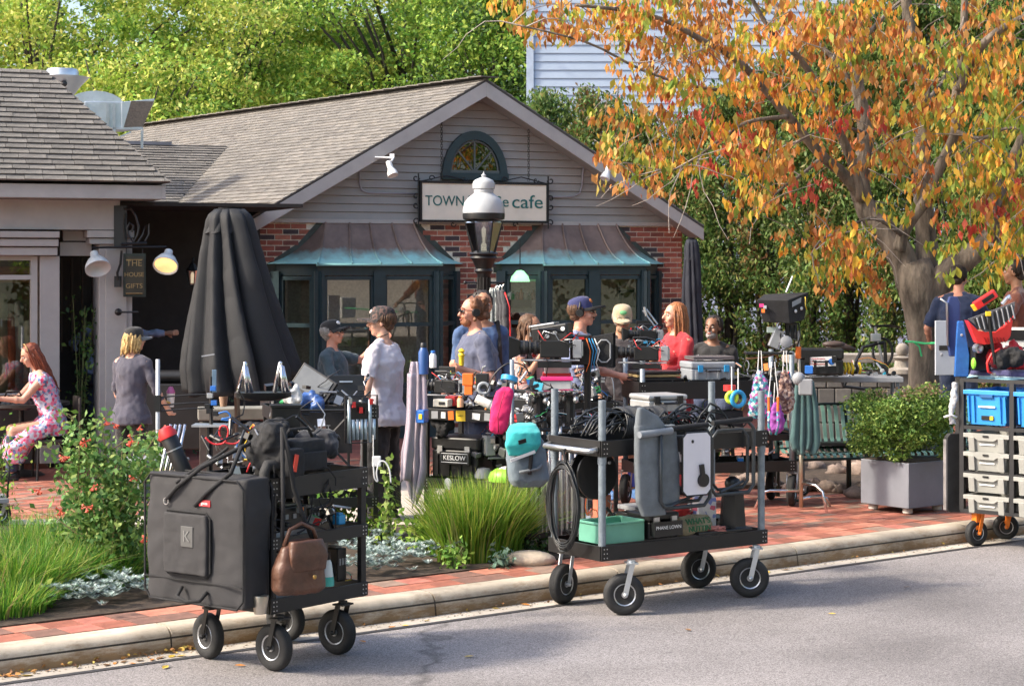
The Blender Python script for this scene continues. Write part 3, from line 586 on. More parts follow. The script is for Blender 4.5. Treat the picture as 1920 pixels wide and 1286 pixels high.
def flood(side,px,py,wire):
 t=thing('flood_light','small white flood light under the %s slope of the gable with bent conduit'%side,'lamp',P(px,py,24.4 if side=='left' else 25.8))
 b=B();m=Mx.Translation((0,0,0))@Euler((rad(0),rad(28 if side=='left' else-35),0)).to_matrix().to_4x4();s=-1 if side=='left' else 1
 m=Mx.Translation(V((0,0,0)))@Euler((rad(-20),rad(s*20),0)).to_matrix().to_4x4()
 b.lathe([(.0,.13),(.035,.13),(.04,.06),(.035,.045),(.062,-.02),(.07,-.07),(.066,-.075),(.03,-.06)],14,m=m);b.build('lamp_head',WHT,t,smooth=True)
 b=B();b.tube([(0,.02,.12),(-.02*s,.1,.17),(s*.12 if side!='left' else.0,.12,.17)],.014,6);b.tube([(s*.02,.12,.17),(s*-.12,.12,.175)if side!='left' else(-.22,.12,.175)],.014,6);b.box((0,.12,.19),(.06,.05,.06));b.build('bracket',WHT,t)
 b=B();p=[cf(x,y,-.03)for x,y in wire];p=[XF[cafe.name]@q for q in p];b.tube(p,.011,6);b.build('conduit',M('painted_conduit',(.3,.28,.31),.4),t,world=True,smooth='all')
flood('left',734,320,[(700,296),(678,304),(674,312),(674,345),(678,357),(690,362),(785,364)])
flood('right',1137,327,[(1135,307),(1100,309),(1094,315),(1091,350),(1087,363),(1075,369),(1030,370)])
L0=P(215,500,21.2);lf=Plane(L0.x,L0.y,21)
lb=thing('corner_building','mauve corner building with a shingled hip roof, display window and dark open doorway','building',(L0.x,L0.y,0),21)
er=lf(319,343,-.55)
def hipend():
 best=None
 for i in range(400):
  w_=i*.02;p=V((er.x-w_,er.y+w_,0));wp=XF[lb.name]@p;px=960+F*wp.x/wp.y
  if best is None or abs(px-83)<best[0]:best=(abs(px-83),w_,wp.y)
 w_=best[1];z=CH-(133-HZ)/F*best[2];return V((er.x-w_,er.y+w_,z))
he=hipend();el=V((er.x-9,er.y,er.z));hl=V((he.x-6,he.y,he.z));vv=V((0,he.y-er.y,he.z-er.z));H_=vv.length;vvn=vv.normalized()
poly=[(0,0),(9,0),(9-(er.x-he.x),H_),(1.0,H_)]
b=B();b.add([el,er,he,hl],[(0,1,2,3)]);bk=V((er.x,er.y+2*(he.y-er.y),er.z));b.add([er,bk,he],[(0,1,2)]);b.add([hl,he,bk,V((el.x,bk.y,bk.z))],[(0,1,2,3)]);b.build('roof_deck',UND,lb)
pieces('shingle',el,(1,0,0),vvn,poly,.24,.08,.005,.007,SHN,lb,limit=300,tilt=.016,stagger=.41,jit=.003,wvar=.3)
v2=V((he.x-er.x,he.y-er.y,he.z-er.z));u2=V((0,1,0));v2n=(v2-u2*v2.dot(u2));
pieces('shingle',er,u2,v2n,[(0,0),(2*(he.y-er.y),0),(he.y-er.y,v2n.length)],.24,.08,.006,.008,SHN,lb,limit=0,tilt=.016,stagger=.41,jit=.003,wvar=.3)
zf1=lf(150,373,-.5).z;b=B();b.box((er.x-4.5-.04,-.47,(er.z+zf1)/2-.01),(9,.04,er.z-zf1-.04));b.box((er.x-.06,.9,(er.z+zf1)/2-.01),(.04,2.8,er.z-zf1-.04));b.build('fascia_board',TRIM,lb)
b=B();b.box((er.x-4.55,.3,zf1+.02),(8.9,1.55,.03));b.build('soffit',SID,lb)
xr=lf(222,400).x;zb2=lf(150,431).z;PLS=M('mauve_wall_paint',(.37,.352,.345),.55,n=.08,sc_=3)
b=B();b.box((xr-4.3,.05,(zf1+zb2)/2),(8.6,.3,zf1-zb2));b.build('entablature',PLS,lb)
def lbox(name,pa,pb,off,dep,mat,parent=lb,bev=.006):
 a_,c_=lf(pa[0],pa[1],off),lf(pb[0],pb[1],off);b=B();b.box(((a_.x+c_.x)/2,off+dep/2,(a_.z+c_.z)/2),(abs(a_.x-c_.x),dep,abs(a_.z-c_.z)));return b.build(name,mat,parent,bevel=bev)
lbox('cornice',(-200,432),(112,446),-.17,.3,PLS);lbox('cornice',(-200,447),(110,462),-.13,.3,PLS);lbox('cornice',(-200,463),(108,479),-.09,.25,PLS)
lbox('capital',(164,432),(252,446),-.1,.32,PLS);lbox('capital',(168,447),(250,458),-.06,.3,PLS)
lbox('lintel',(112,454),(172,480),.2,.1,TRIM);lbox('lintel_molding',(118,432),(165,452),.22,.1,WHT if 0 else TRIM)
lbox('column',(186,458),(248,868),0,.42,PLS);lbox('column_face',(198,468),(238,860),-.02,.05,TRIM)
lbox('pilaster',(75,480),(112,868),0,.2,PLS);lbox('wall_base',(-200,745),(76,868),.03,.2,M('dark_panel',(.05,.045,.045),.5))
b=B();a_=lf(-200,480,.08);c_=lf(64,745,.08)
fr=B()
for x in(a_.x,lf(-90,500,.08).x,lf(63,500,.08).x):fr.box((x,.08,(a_.z+c_.z)/2),(.07,.1,a_.z-c_.z))
for y in(484,520,742):z=lf(0,y,.08).z;fr.box(((a_.x+c_.x)/2,.08,z),(c_.x-a_.x,.08,.05))
dw=fr.build('display_window',TRIM,lb)
b.add([(a_.x,.1,c_.z),(c_.x,.1,c_.z),(c_.x,.1,a_.z),(a_.x,.1,a_.z)],[(0,1,2,3)]);b.build('pane',glass('shop_glass',(.75,.72,.65),.12),dw)
zb_=.15
WOODM=M('warm_wood',(.3,.13,.06),.5,n=.3,stretch=(1,1,6));
b=B();b.box(((a_.x+c_.x)/2,.95,1.5),(c_.x-a_.x+.6,.05,3));b.build('back_wall',M('warm_brown_wall',(.16,.1,.06),.8,n=.5,sc_=2.5),lb)
cur=[M('curtain_beige',(.36,.3,.2),.9,n=.3),M('curtain_sage',(.2,.2,.13),.9,n=.3),M('curtain_rust',(.3,.1,.05),.9,n=.3),M('curtain_grey',(.25,.24,.22),.9)]
b=B()
for i in range(9):
 x=lf(-70+i*15,600,.5).x;zt_=lf(0,545+(i*37%60),.5).z;zbm=lf(0,742,.5).z
 b=B();b.loft([((x,.5,zbm),.06+.01*(i%3),.05),((x+.01,.5,(zt_+zbm)/2),.055,.045),((x,.5,zt_-.06),.05,.04),((x,.5,zt_),.02,.03)],10);tag(b.build('hanging_garment',cur[i%4],lb if 0 else None,smooth='all'),['beige','sage','rust','grey'][i%4]+' garment on the rail behind the shop window'+[', at its left part',', at its right part',', at the rail end by the pilaster'][i//4],'garment','garments behind the shop window');o=bpy.data.objects[-1]if 0 else None  # curtain-like upright panels set behind the shop glass
for o in COL.objects:
 if o.name.startswith('hanging_garment'):o.matrix_world=XF[lb.name];o.location=XF[lb.name].translation;o.rotation_euler=(0,0,rad(21));XF[o.name]=XF[lb.name]
lbox('upper_shelf',(-200,500),(64,530),.7,.15,WOODM)
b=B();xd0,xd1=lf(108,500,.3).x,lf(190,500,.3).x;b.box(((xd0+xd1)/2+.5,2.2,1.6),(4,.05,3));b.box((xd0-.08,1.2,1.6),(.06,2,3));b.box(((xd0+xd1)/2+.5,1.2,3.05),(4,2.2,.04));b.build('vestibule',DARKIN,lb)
b=B()
for i in range(5):b.box((xd0+.1+i*.12,1.6,1.9),(.02,.05,1.1))
b.build('inner_door',M('inner_door',(.035,.022,.016),.35),lb)
cs=lf(238,455,-.12);W_=lambda px,py,off=-.12:XF[lb.name]@lf(px,py,off)
brk=thing('sign_bracket','black iron scroll bracket with twin white gooseneck lamps on the corner column','bracket',tuple(W_(232,460)),21)
b=B();b.bar(W_(226,386),W_(226,462),.03,.14);b.build('back_plate',BLK,brk,world=True)
b=B()
def wp(pts,off=-.16):return[W_(x,y,off)for x,y in pts]
b.tube(wp([(232,392),(246,392),(254,405),(260,425),(258,440),(250,455),(240,440),(238,428),(243,418),(250,424),(247,436)]),.014,6);b.tube(wp([(258,455),(268,440),(272,425),(279,420),(279,440),(272,452)]),.012,6);b.tube(wp([(227,458),(275,456)]),.018,6)
b.tube(wp([(234,400),(232,425),(234,450)]),.012,6)
b.tube(wp([(172,465),(200,464),(312,463)]),.013,6);b.tube(wp([(228,470),(226,495),(220,512),(221,525)]),.014,6);b.box(tuple(W_(221,528)),(.07,.06,.12));b.build('scroll_arm',BLK,brk,world=True,smooth=True)
WLT=M('white_enamel',(.62,.66,.68),.3,n=.06);WARM=M('warm_lamp_inside',(.8,.5,.2),.4,em=.7)
def shade(px,py,tx,ty,lit):
 p=W_(px,py,-.2);d=W_(tx,ty,-.34)-p;a_,c_=frame(d);d=d.normalized();m=Mx(((a_.x,c_.x,d.x,p.x),(a_.y,c_.y,d.y,p.y),(a_.z,c_.z,d.z,p.z),(0,0,0,1)))
 b=B();b.lathe([(.02,-.03),(.045,-.02),(.05,.045),(.06,.06),(.1,.1),(.135,.17),(.14,.21),(.132,.21),(.09,.11),(.03,.08)],18,m=m);so_=b.build('lamp_shade',WLT,brk,world=True,smooth=True)
 if lit:b=B();b.lathe([(.128,.19),(.06,.1),(.0,.1)],16,m=m);b.build('bulb',WARM,brk,world=True,smooth='all')
shade(177,477,184,505,0);shade(316,474,310,500,1)
bs_=thing('blade_sign','small weathered green hanging sign with gold lettering under the iron bracket','sign',tuple(W_(252,516)),21)
zs1,zs2=W_(252,477).z,W_(252,558).z;b=B();b.box((0,0,0),(.24,.05,zs1-zs2));b.build('board',M('old_green_sign',(.035,.045,.035),.5,n=.4,sc_=10),bs_)
b=B();b.box((0,-.03,0),(.2,.015,(zs1-zs2)*.88));b.build('raised_panel',M('dark_sign_panel',(.05,.045,.03),.5,n=.3),bs_)
GOLD=M('aged_gold',(.42,.3,.14),.45,.4)
for i,(s,k)in enumerate((('THE',.07),('HOUSE',.05),('GIFTS',.055))):text('lettering',s,k*1.35,GOLD,bs_,Mx.Translation((-.01,-.04,.13-i*.125))@Euler((rad(90),0,0)).to_matrix().to_4x4())
for y in(-.2,.17):b=B();b.tube([(-.1,-.04,y),(.08,-.04,y)],.006,4);b.build('gilt_line',GOLD,bs_)
for s in(-1,1):b=B();b.tube([(s*.09,0,(zs1-zs2)/2),(s*.09,0,(zs1-zs2)/2+.07)],.006,5);b.build('hanger',BLK,bs_)
t=thing('wall_hook','short black iron peg on the corner column below the blade sign','hook',tuple(W_(222,585)),21);b=B();b.lathe([(0,-.02),(.04,-.02),(.04,.0),(.015,.02),(.012,.02)],12,m=Euler((rad(90),0,0)).to_matrix().to_4x4());b.build('rose',BLK,t);b=B();b.tube([(0,0,0),(.05,-.06,-.0),(.2,-.12,-.0)],.012,6);b.build('rod',BLK,t)
t=thing('wall_lantern','black carriage lantern with clear glass on the shaded porch wall beside the big umbrella','lantern',tuple(P(361,515,22.6)),0);b=B();b.lathe([(0,.14),(.03,.13),(.07,.06),(.085,.05),(.08,.045)],6);b.lathe([(.02,-.14),(.045,-.13),(.045,-.12)],6)
for k in range(6):a_=k*math.pi/3;b.bar((.08*math.cos(a_),.08*math.sin(a_),.05),(.045*math.cos(a_),.045*math.sin(a_),-.13),.01)
b.tube([(0,.1,.17),(0,.04,.2),(0,0,.14)],.01,6);b.build('cage',BLK,t);b=B();b.lathe([(.075,.045),(.04,-.12)],6);b.build('lantern_glass',glass('lantern_glass',(.9,.9,.85),.1),t)
b=B();b.lathe([(.02,-.1),(.022,0),(.01,.03),(0,.03)],8);b.build('candle_bulb',M('frosted_bulb',(.8,.7,.5),.4,em=.3),t)
def roofhit(px,py):
 n=ru.cross(rv);d=V(((px-960)/F,1,(HZ-py)/F));Mi=XF[cafe.name].inverted();o_=Mi@V((0,0,CH));e_=Mi.to_3x3()@d;t=(ro-o_).dot(n)/e_.dot(n);return XF[cafe.name]@(o_+e_*t)
vt,vb=roofhit(428,276),roofhit(292,428)
ud_=V((math.cos(rad(21)),math.sin(rad(21)),0));lt=vt-ud_*3.4;lbm=vb-ud_*2.2;lbm.z=vb.z;n_=(vt-vb).cross(ud_).normalized();n_=n_ if n_.y<0 else-n_
lr=thing('link_roof','low shingled roof joining the corner building to the cafe along a valley','roof',tuple(vb),0);XF[lr.name]=RT(tuple(vb))
vn=(vt-vb)-ud_*(vt-vb).dot(ud_);Hh=vn.length;s_=(vt-vb).dot(ud_)
b=B();off=n_*.0;b.add([p+off for p in(lbm,vb,vt,lt)],[(0,1,2,3)]);b.build('roof_deck',UND,lr,world=True)
pieces('shingle',(0,0,.0),ud_,vn,[(-2.4,0),(0,0),(s_,Hh),(-2.4,Hh)],.25,.09,.006,.01,SHN,lr,limit=150,tilt=.016,stagger=.41,jit=.003,wvar=.3)
b=B();b.bar(lt+V((0,0,.03)),vt+V((-.8,-.3,.03)),.12,.05);b.build('ridge_flashing',M('grey_flashing',(.2,.2,.22),.5),lr,world=True)
GALV=M('galvanised_steel',(.6,.64,.68),.32,.75,n=.12,sc_=3)
D1=26.5;s1=F/D1;fp=P(117,188,D1)
t=thing('exhaust_fan','galvanised upblast exhaust fan shaped like a bowl behind the corner roof','fan',tuple(fp));k=1/s1
b=B();b.lathe([(14*k,0),(20*k,8*k),(33*k,25*k),(47*k,40*k),(50*k,43*k),(46*k,43*k),(30*k,42*k),(30*k,54*k),(27*k,58*k),(0,58*k)],28);b.build('windband',GALV,t,smooth=True)
b=B();b.ell((12*k,-38*k,27*k),(6*k,4*k,6*k),10,6);b.tube([(10*k,-39*k,24*k),(2*k,-40*k,12*k),(-8*k,-34*k,4*k)],.9*k,5);b.build('junction_knob',BLK,t)
b=B();b.box((0,0,-25*k),(34*k,34*k,50*k));b.build('curb',GALV,t)
t=thing('rooftop_duct','galvanised metal air intake box with arched duct and dark hood on the flat roof','duct',tuple(P(205,260,25.8)),12);s1=F/25.8;k=1/s1
b=B();b.box((-10*k,20*k,42*k),(70*k,60*k,52*k));b.prism([(22*k,16*k),(22*k,68*k),(84*k,75*k),(60*k,20*k)],-12*k,50*k);b.build('intake_box',GALV,t,bevel=.008)
b=B();b.prism([(-80*k+55*k*(1-math.cos(math.pi*i/10)),58*k+32*k*math.sin(math.pi*i/10))for i in range(11)]+[(30*k,52*k),(-80*k,52*k)],10*k,46*k);b.build('arched_duct',GALV,t,smooth=True)
b=B();b.add([(26*k,-12.6*k,20*k),(62*k,-12.6*k,22*k),(82*k,-12.6*k,70*k),(40*k,-12.6*k,70*k)],[(0,1,2,3)]);b.build('filter_screen',M('dark_filter',(.13,.11,.09),.8,n=.3,sc_=50),t)
b=B()
for x in(-42,-3,9,60):b.box((x*k,-13*k,8*k+(34*k if x<50 else 0)-10*k),(5*k,4*k,66*k if x<50 else 34*k))
b.bar((0,-13*k,18*k),(62*k,-13*k,18*k),4*k);b.bar((0,-13*k,-6*k),(40*k,-13*k,12*k),3*k);b.build('stand',STL,t)
b=B();b.bar(P(150,190,25.9),P(300,187,25.9),.02,.02);
HB=M('pale_blue_siding',(.38,.46,.58),.5,n=.05,sc_=2)
H0=P(988,500,38);hf=Plane(H0.x,H0.y,.6)
hs=thing('clapboard_house','tall pale blue clapboard house behind the hedge, seen under the orange branches','house',(H0.x,H0.y,0),.6)
for i in range(58):
 b=B();z=.3+i*.165;b.add([(.12,-.02,z),(12,-.02,z),(12,0,z+.17),(.12,0,z+.17),(.12,.05,z),(12,.05,z)],[(0,1,2,3),(0,4,5,1)]);b.build('siding_board',HB,hs)
b=B();b.box((.06,0,5),(.14,.1,10));b.build('corner_board',M('pale_trim',(.42,.5,.62),.5),hs)
b=B();b.box((6,3.1,4.9),(11.9,6,9.7));b.build('wall',HB,hs)
b=B();b.add([(-.4,-.5,9.7),(12.5,-.5,9.7),(12.5,3.1,12),(-.4,3.1,12)],[(0,1,2,3)]);b.add([(-.4,3.1,12),(12.5,3.1,12),(12.5,6.6,9.7),(-.4,6.6,9.7)],[(0,1,2,3)]);b.build('roof',SHN,hs)
for px,y0_,y1_ in((1700,-40,110),(1755,10,120)):
 a_,c_=hf(px,y0_),hf(px+50,y1_);b=B();b.box(((a_.x+c_.x)/2,-.03,(a_.z+c_.z)/2),(c_.x-a_.x,.08,a_.z-c_.z));wn=b.build('window',WHT,hs);b=B();b.box(((a_.x+c_.x)/2,-.08,(a_.z+c_.z)/2),(c_.x-a_.x-.14,.02,a_.z-c_.z-.14));b.build('pane',M('dark_pane',(.05,.07,.09),.1),wn)
gr_=B();r_=random.Random(5)
for i in range(1800):
 u=r_.uniform(-8,14);v=-.205-abs(r_.gauss(0,.07));p=K(u,v,.007);s=r_.uniform(.003,.009);a=r_.uniform(0,3)
 gr_.add([p+V((s*math.cos(a),s*math.sin(a),0)),p+V((-s*math.sin(a),s*math.cos(a),.002)),p+V((-s*math.cos(a),-s*math.sin(a),0)),p+V((s*math.sin(a),-s*math.cos(a),.004))],[(0,1,2,3)])
tag(gr_.build('gutter_grit',M('grit',rough=.9,ramp=[(.1,.07,.04),(.2,.13,.06),(.05,.04,.03),(.3,.2,.08)]),kind='stuff'),'dark grit and leaf crumbs lying along the gutter','grit')
BARK=M('grey_bark',(.175,.145,.115),.95,n=.55,sc_=9,bump=1,bsc=16,stretch=(1,1,.28),bd=.035)
BARKD=M('dark_bark',(.06,.05,.045),.9,n=.4,sc_=8,bump=.8,bsc=30)
def LM(name,ramp,trl=.35,isl=.3,hue=.02):return M(name,rough=.55,ramp=ramp,n=.3,sc_=.9,isl=isl,hue=hue,trl=trl,spec=.35)
L_YG=LM('yellow_green_leaves',[(.36,.48,.07),(.48,.55,.1),(.27,.42,.055),(.55,.56,.14)])
L_MG=LM('mid_green_leaves',[(.18,.33,.045),(.26,.42,.06),(.12,.25,.035),(.34,.46,.08)])
L_DG=LM('deep_green_leaves',[(.05,.12,.025),(.075,.16,.03),(.035,.08,.02),(.1,.17,.04)],.2)
L_TH=LM('arborvitae_leaves',[(.08,.15,.035),(.12,.21,.05),(.05,.1,.025),(.17,.25,.06),(.1,.18,.04),(.2,.2,.06)],.35)
L_BR=LM('browned_arborvitae_leaves',[(.2,.1,.03),(.15,.13,.04),(.25,.15,.05),(.08,.12,.03),(.1,.14,.03)],.2)
L_OR=LM('orange_leaves',[(.6,.22,.045),(.66,.3,.06),(.5,.14,.035),(.62,.34,.09),(.52,.22,.07),(.64,.25,.06),(.32,.27,.06),(.42,.2,.06)],.38,.35,.012)
L_YL=LM('yellow_leaves',[(.72,.48,.05),(.65,.4,.05),(.45,.42,.06),(.75,.3,.05)],.45,.25,.012)
L_RD=LM('red_leaves',[(.55,.06,.045),(.62,.14,.07),(.5,.08,.07)],.4,.25,.01)
L_GY=LM('turning_green_leaves',[(.28,.36,.05),(.4,.42,.06),(.2,.3,.04),(.5,.42,.06),(.55,.3,.05)],.4,.3,.02)
rs=np.random.RandomState(11)
def spray(c,r,n,flat=.45,rng=rs):
 p=rng.normal(size=(n,3));p/=np.linalg.norm(p,axis=1)[:,None];p*=(rng.rand(n)**.45)[:,None]*np.array([r,r,r*flat]);return p+np.array(c)
def crown_tree(name,label,x,y,z0,ht,crown_c,crown_r,nclump,nleaf,size,mats,group,clr=.5,trunk=.2,flat=.5,z_base=0):
 t=thing(name,label,'tree',(x,y,z_base),0,group);cc=np.array(crown_c);cr=np.array(crown_r)
 b=B();top=V((0,0,ht*.8));b.tube([(0,0,0),(.05,0,ht*.25),(-.1,.05,ht*.5),(0,0,ht*.8)],[trunk,trunk*.8,trunk*.55,trunk*.15],10)
 cl=[];k=0
 while len(cl)<nclump:
  d=rs.normal(size=3);d/=np.linalg.norm(d);r_=rs.rand()**.35
  lump=1+.22*math.sin(d[0]*5+x)+.18*math.sin(d[2]*6+d[1]*4+y);cl.append(cc+d*cr*r_*lump)
 for c in cl[::3]:
  m=V(c)*.5+V((0,0,ht*.25));b.tube([(0,0,min(ht*.7,max(.5,c[2]*.55))),tuple(m+V((0,0,.2))),tuple(c)],[trunk*.3,trunk*.16,.012],5)
 b.build('trunk',BARKD,t,smooth='all')
 per=nleaf//nclump;groups=[[]for _ in mats]
 for i,c in enumerate(cl):
  r_=clr*(.6+.8*rs.rand());g_=rs.randint(len(mats));groups[g_].append(spray(c,r_,int(per*(.5+rs.rand())),flat))
 for m_,g_ in zip(mats,groups):
  if g_:vs,fs=leaves_geo(np.concatenate(g_),size,.5,.25,.3,rs);bulk('crown',vs,fs,m_,t)
 return t
for i,(px,D,ht,ccz,cr,n,mats,lab)in enumerate([(70,40,9.5,6.2,(4.6,3.5,4.0),46000,[L_YG,L_YG,L_MG],'sunlit yellow-green tree rising behind the rooftop fan at the far left'),(420,43,10,6.0,(4.6,3.2,4.6),46000,[L_MG,L_YG,L_MG],'mid green tree behind the low end of the cafe roof ridge'),(760,42,10.5,6.0,(4.2,3.0,4.8),52000,[L_MG,L_MG,L_YG],'deeper green tree behind the cafe gable beside the pale house'),(930,40,9,5.6,(1.5,1.5,4.4),26000,[L_MG,L_MG,L_DG],'narrow green tree tucked against the corner of the pale house'),(600,46,11,7,(5,3,4.5),40000,[L_MG,L_YG],'tall green tree furthest back behind the middle of the roof'),(235,37,6.5,4.7,(2.4,1.8,1.9),20000,[L_YG,L_YG,L_MG],'small light green tree leaning over the metal duct')]):
 p=P(px,500,D);crown_tree('green_tree',lab,p.x,p.y,0,ht,(0,0,ccz),cr,170,int(n*1.25),.108,mats,'green trees behind the cafe',clr=.85,flat=.6)
cs_=[]
for i in range(260):
 a=rs.rand();X=-34+70*a;D=56+rs.rand()*8;z=rs.rand()**.8*15;cs_.append(spray((X,D,z),1.9,120,.7))
vs,fs=leaves_geo(np.concatenate(cs_),.38,.6,.2,.3,rs);o=bulk('distant_wood',vs,fs,L_DG);tag(o,'dark green wood filling the distance behind the houses','trees')
b=B();b.add([(-60,68,-1),(60,68,-1),(60,70,12),(-60,70,12)],[(0,1,2,3)])
def arbor(px,D,ht,r,lab,lean=0,brown=.15,n=9000,seed=0):
 p=P(px,500,D);t=thing('arborvitae',lab,'tree',(p.x,p.y,0),0,'arborvitae hedge behind the patio');b=B();b.tube([(0,0,0),(.03,0,ht*.5),(lean,0,ht)],[.09,.06,.01],7)
 for k in range(3):a=2.1*k+px;b.tube([(0,0,.3),(.12*math.cos(a),.12*math.sin(a),1.2),(.3*math.cos(a),.3*math.sin(a),ht*.7)],[.05,.04,.012],5)
 b.build('trunk',BARKD,t,smooth='all');C=[];Cb=[]
 for k in range(200):
  z=.4+(ht-.6)*rs.rand()**.85;rr=r*(1-(z/ht)**2.4*.75)*(.5+.5*rs.rand());a=rs.rand()*6.283
  if z<1.9 and rs.rand()<.3:continue
  c=(rr*math.cos(a)+lean*z/ht,rr*math.sin(a),z);pts=spray(c,.22,n//95,1.6);(Cb if rs.rand()<brown else C).append(pts)
 vs,fs=leaves_geo(np.concatenate(C),.085,.4,.5,.3,rs);bulk('crown',vs,fs,L_TH,t)
 if Cb:vs,fs=leaves_geo(np.concatenate(Cb),.085,.4,.5,.3,rs);bulk('browned_crown',vs,fs,L_BR,t)
where=['next to the pale house corner above the gable slope','with browned tips just right of the gable','behind the lower gable end with brown tips','behind the folded black patio umbrella','behind the seated bearded man','behind the grey equipment case','behind the hooded monitor','behind the black case with a sticker','behind the upside-down bicycle','just left of the orange tree trunk','directly behind the orange tree trunk','behind the man in navy','behind the broom on the crate rack','at the right edge behind the man in brown']
for i,(px,D,ht,r,br)in enumerate([(1040,33,5.35,1.0,.1),(1120,32,5.3,.95,.35),(1210,31,4.9,.95,.4),(1290,30.5,4.7,.85,.15),(1365,30,5.3,.85,.1),(1440,29.5,5.6,.85,.15),(1515,29,5.9,.9,.25),(1590,28.5,6.2,.9,.1),(1660,28,6.4,.9,.1),(1730,27.5,6.4,.9,.1),(1800,27,6.3,.9,.05),(1865,26.5,6.3,.9,.05),(1930,26,6.2,.9,.05),(2000,26,6.2,.9,.05)]):
 arbor(px,D,ht,r,'tall dark green arborvitae '+where[i],U(-.2,.2),br,11000)
TD=19.8
ot=thing('orange_tree','large autumn tree with orange and red leaves and a forked grey trunk','tree',tuple(P(1735,500,TD).xy)+(.15,));OX=XF[ot.name]=RT(tuple(ot.location))
def limb(pts,r0,r1,d0=0,d1=0,n=9,nm='branch',mat=BARK):
 r0*=.82;r1*=.8;ps=[P(x,y,TD+d0+(d1-d0)*i/(len(pts)-1))for i,(x,y)in enumerate(pts)];out=[]
 for i in range(len(ps)-1):
  p0,p1,p2,p3=ps[max(i-1,0)],ps[i],ps[i+1],ps[min(i+2,len(ps)-1)]
  for k in range(4):t=k/4;out.append(.5*((2*p1)+(p2-p0)*t+(2*p0-5*p1+4*p2-p3)*t*t+(3*p1-p0-3*p2+p3)*t**3))
 out.append(ps[-1]);L_=len(out);rr=[(r0+(r1-r0)*(i/(L_-1))**.8)*(1+.05*math.sin(i*1.7))for i in range(L_)]
 b=B();b.tube(out,rr,n);b.build(nm,mat,ot,smooth='all',world=True);return out
limbs=[]
b=B();tp=[P(1738,905,TD),P(1737,880,TD),P(1735,800,TD),P(1732,700,TD),P(1733,640,TD),P(1728,580,TD),P(1722,530,TD),P(1712,490,TD)]
b.tube(tp,[.26,.21,.175,.16,.16,.19,.23,.17],16);b.build('trunk',BARK,ot,smooth='all',world=True)
limbs+=[limb([(1712,540),(1690,480),(1655,430),(1628,397),(1612,350),(1620,290),(1622,250),(1613,187),(1599,93),(1597,0),(1590,-120)],.2,.05,0,.6,12)]
limbs+=[limb([(1722,540),(1738,480),(1732,397),(1728,280),(1728,140),(1704,47),(1697,-40),(1690,-150)],.17,.05,.1,.5,12)]
limbs+=[limb([(1740,560),(1775,515),(1810,485),(1851,453),(1865,420),(1862,385),(1900,300),(1940,200),(1960,60)],.2,.05,0,-.6,12)]
limbs+=[limb([(1685,470),(1700,425),(1740,370),(1767,303),(1791,247),(1791,187),(1805,93),(1809,0),(1815,-120)],.085,.04,-.15,-.5)]
limbs+=[limb([(1797,170),(1830,100),(1870,60),(1930,28),(2010,0)],.07,.03,-.4,-.8)]
limbs+=[limb([(1616,375),(1592,290),(1557,215),(1520,140),(1483,93),(1440,50),(1400,-20)],.07,.025,.1,-.6)]
limbs+=[limb([(1625,390),(1585,330),(1543,294),(1478,219),(1427,159),(1380,112),(1320,78),(1250,40),(1170,20),(1080,10)],.085,.02,.2,-1.4)]
limbs+=[limb([(1613,187),(1570,120),(1510,60),(1460,20),(1400,-60)],.05,.02,.4,1.2)]
limbs+=[limb([(1478,219),(1400,230),(1340,270),(1300,300),(1260,320)],.03,.01,-.6,-1.2)]
limbs+=[limb([(1427,159),(1370,170),(1290,160),(1200,130),(1100,80),(960,45)],.03,.01,-.8,-1.6)]
limbs+=[limb([(1690,440),(1640,410),(1590,425),(1540,450),(1520,480)],.03,.01,-.3,-1.0)]
limbs+=[limb([(1543,294),(1500,330),(1470,350),(1440,380)],.03,.01,-.2,-.8)]
limbs+=[limb([(1791,247),(1840,260),(1890,240),(1940,250)],.035,.012,-.4,-1)]
limbs+=[limb([(1851,453),(1880,470),(1920,480)],.03,.012,-.3,-1)]
limbs+=[limb([(1599,93),(1650,40),(1700,-10)],.04,.02,.5,.9)]
limbs+=[limb([(1622,250),(1580,240),(1530,250),(1490,270)],.03,.01,.2,-.6)]
limbs+=[limb([(1728,200),(1770,150),(1800,90)],.035,.012,.3,1.2)]
tw=B()
for i in range(90):
 lb_=limbs[random.randrange(len(limbs))];p=lb_[random.randrange(len(lb_)//3,len(lb_))];pts=[p];d=V((U(-1,1),U(-.8,.5),U(-.5,.7))).normalized()
 for k in range(5):d=(d+V((U(-.4,.4),U(-.3,.3),U(-.45,.2)))).normalized();pts.append(pts[-1]+d*U(.1,.22))
 tw.tube(pts,[.008,.006,.005,.004,.003,.002],4)
tw.build('twigs',M('grey_twigs',(.32,.28,.25),.8,n=.2),ot,world=True,kind='stuff')
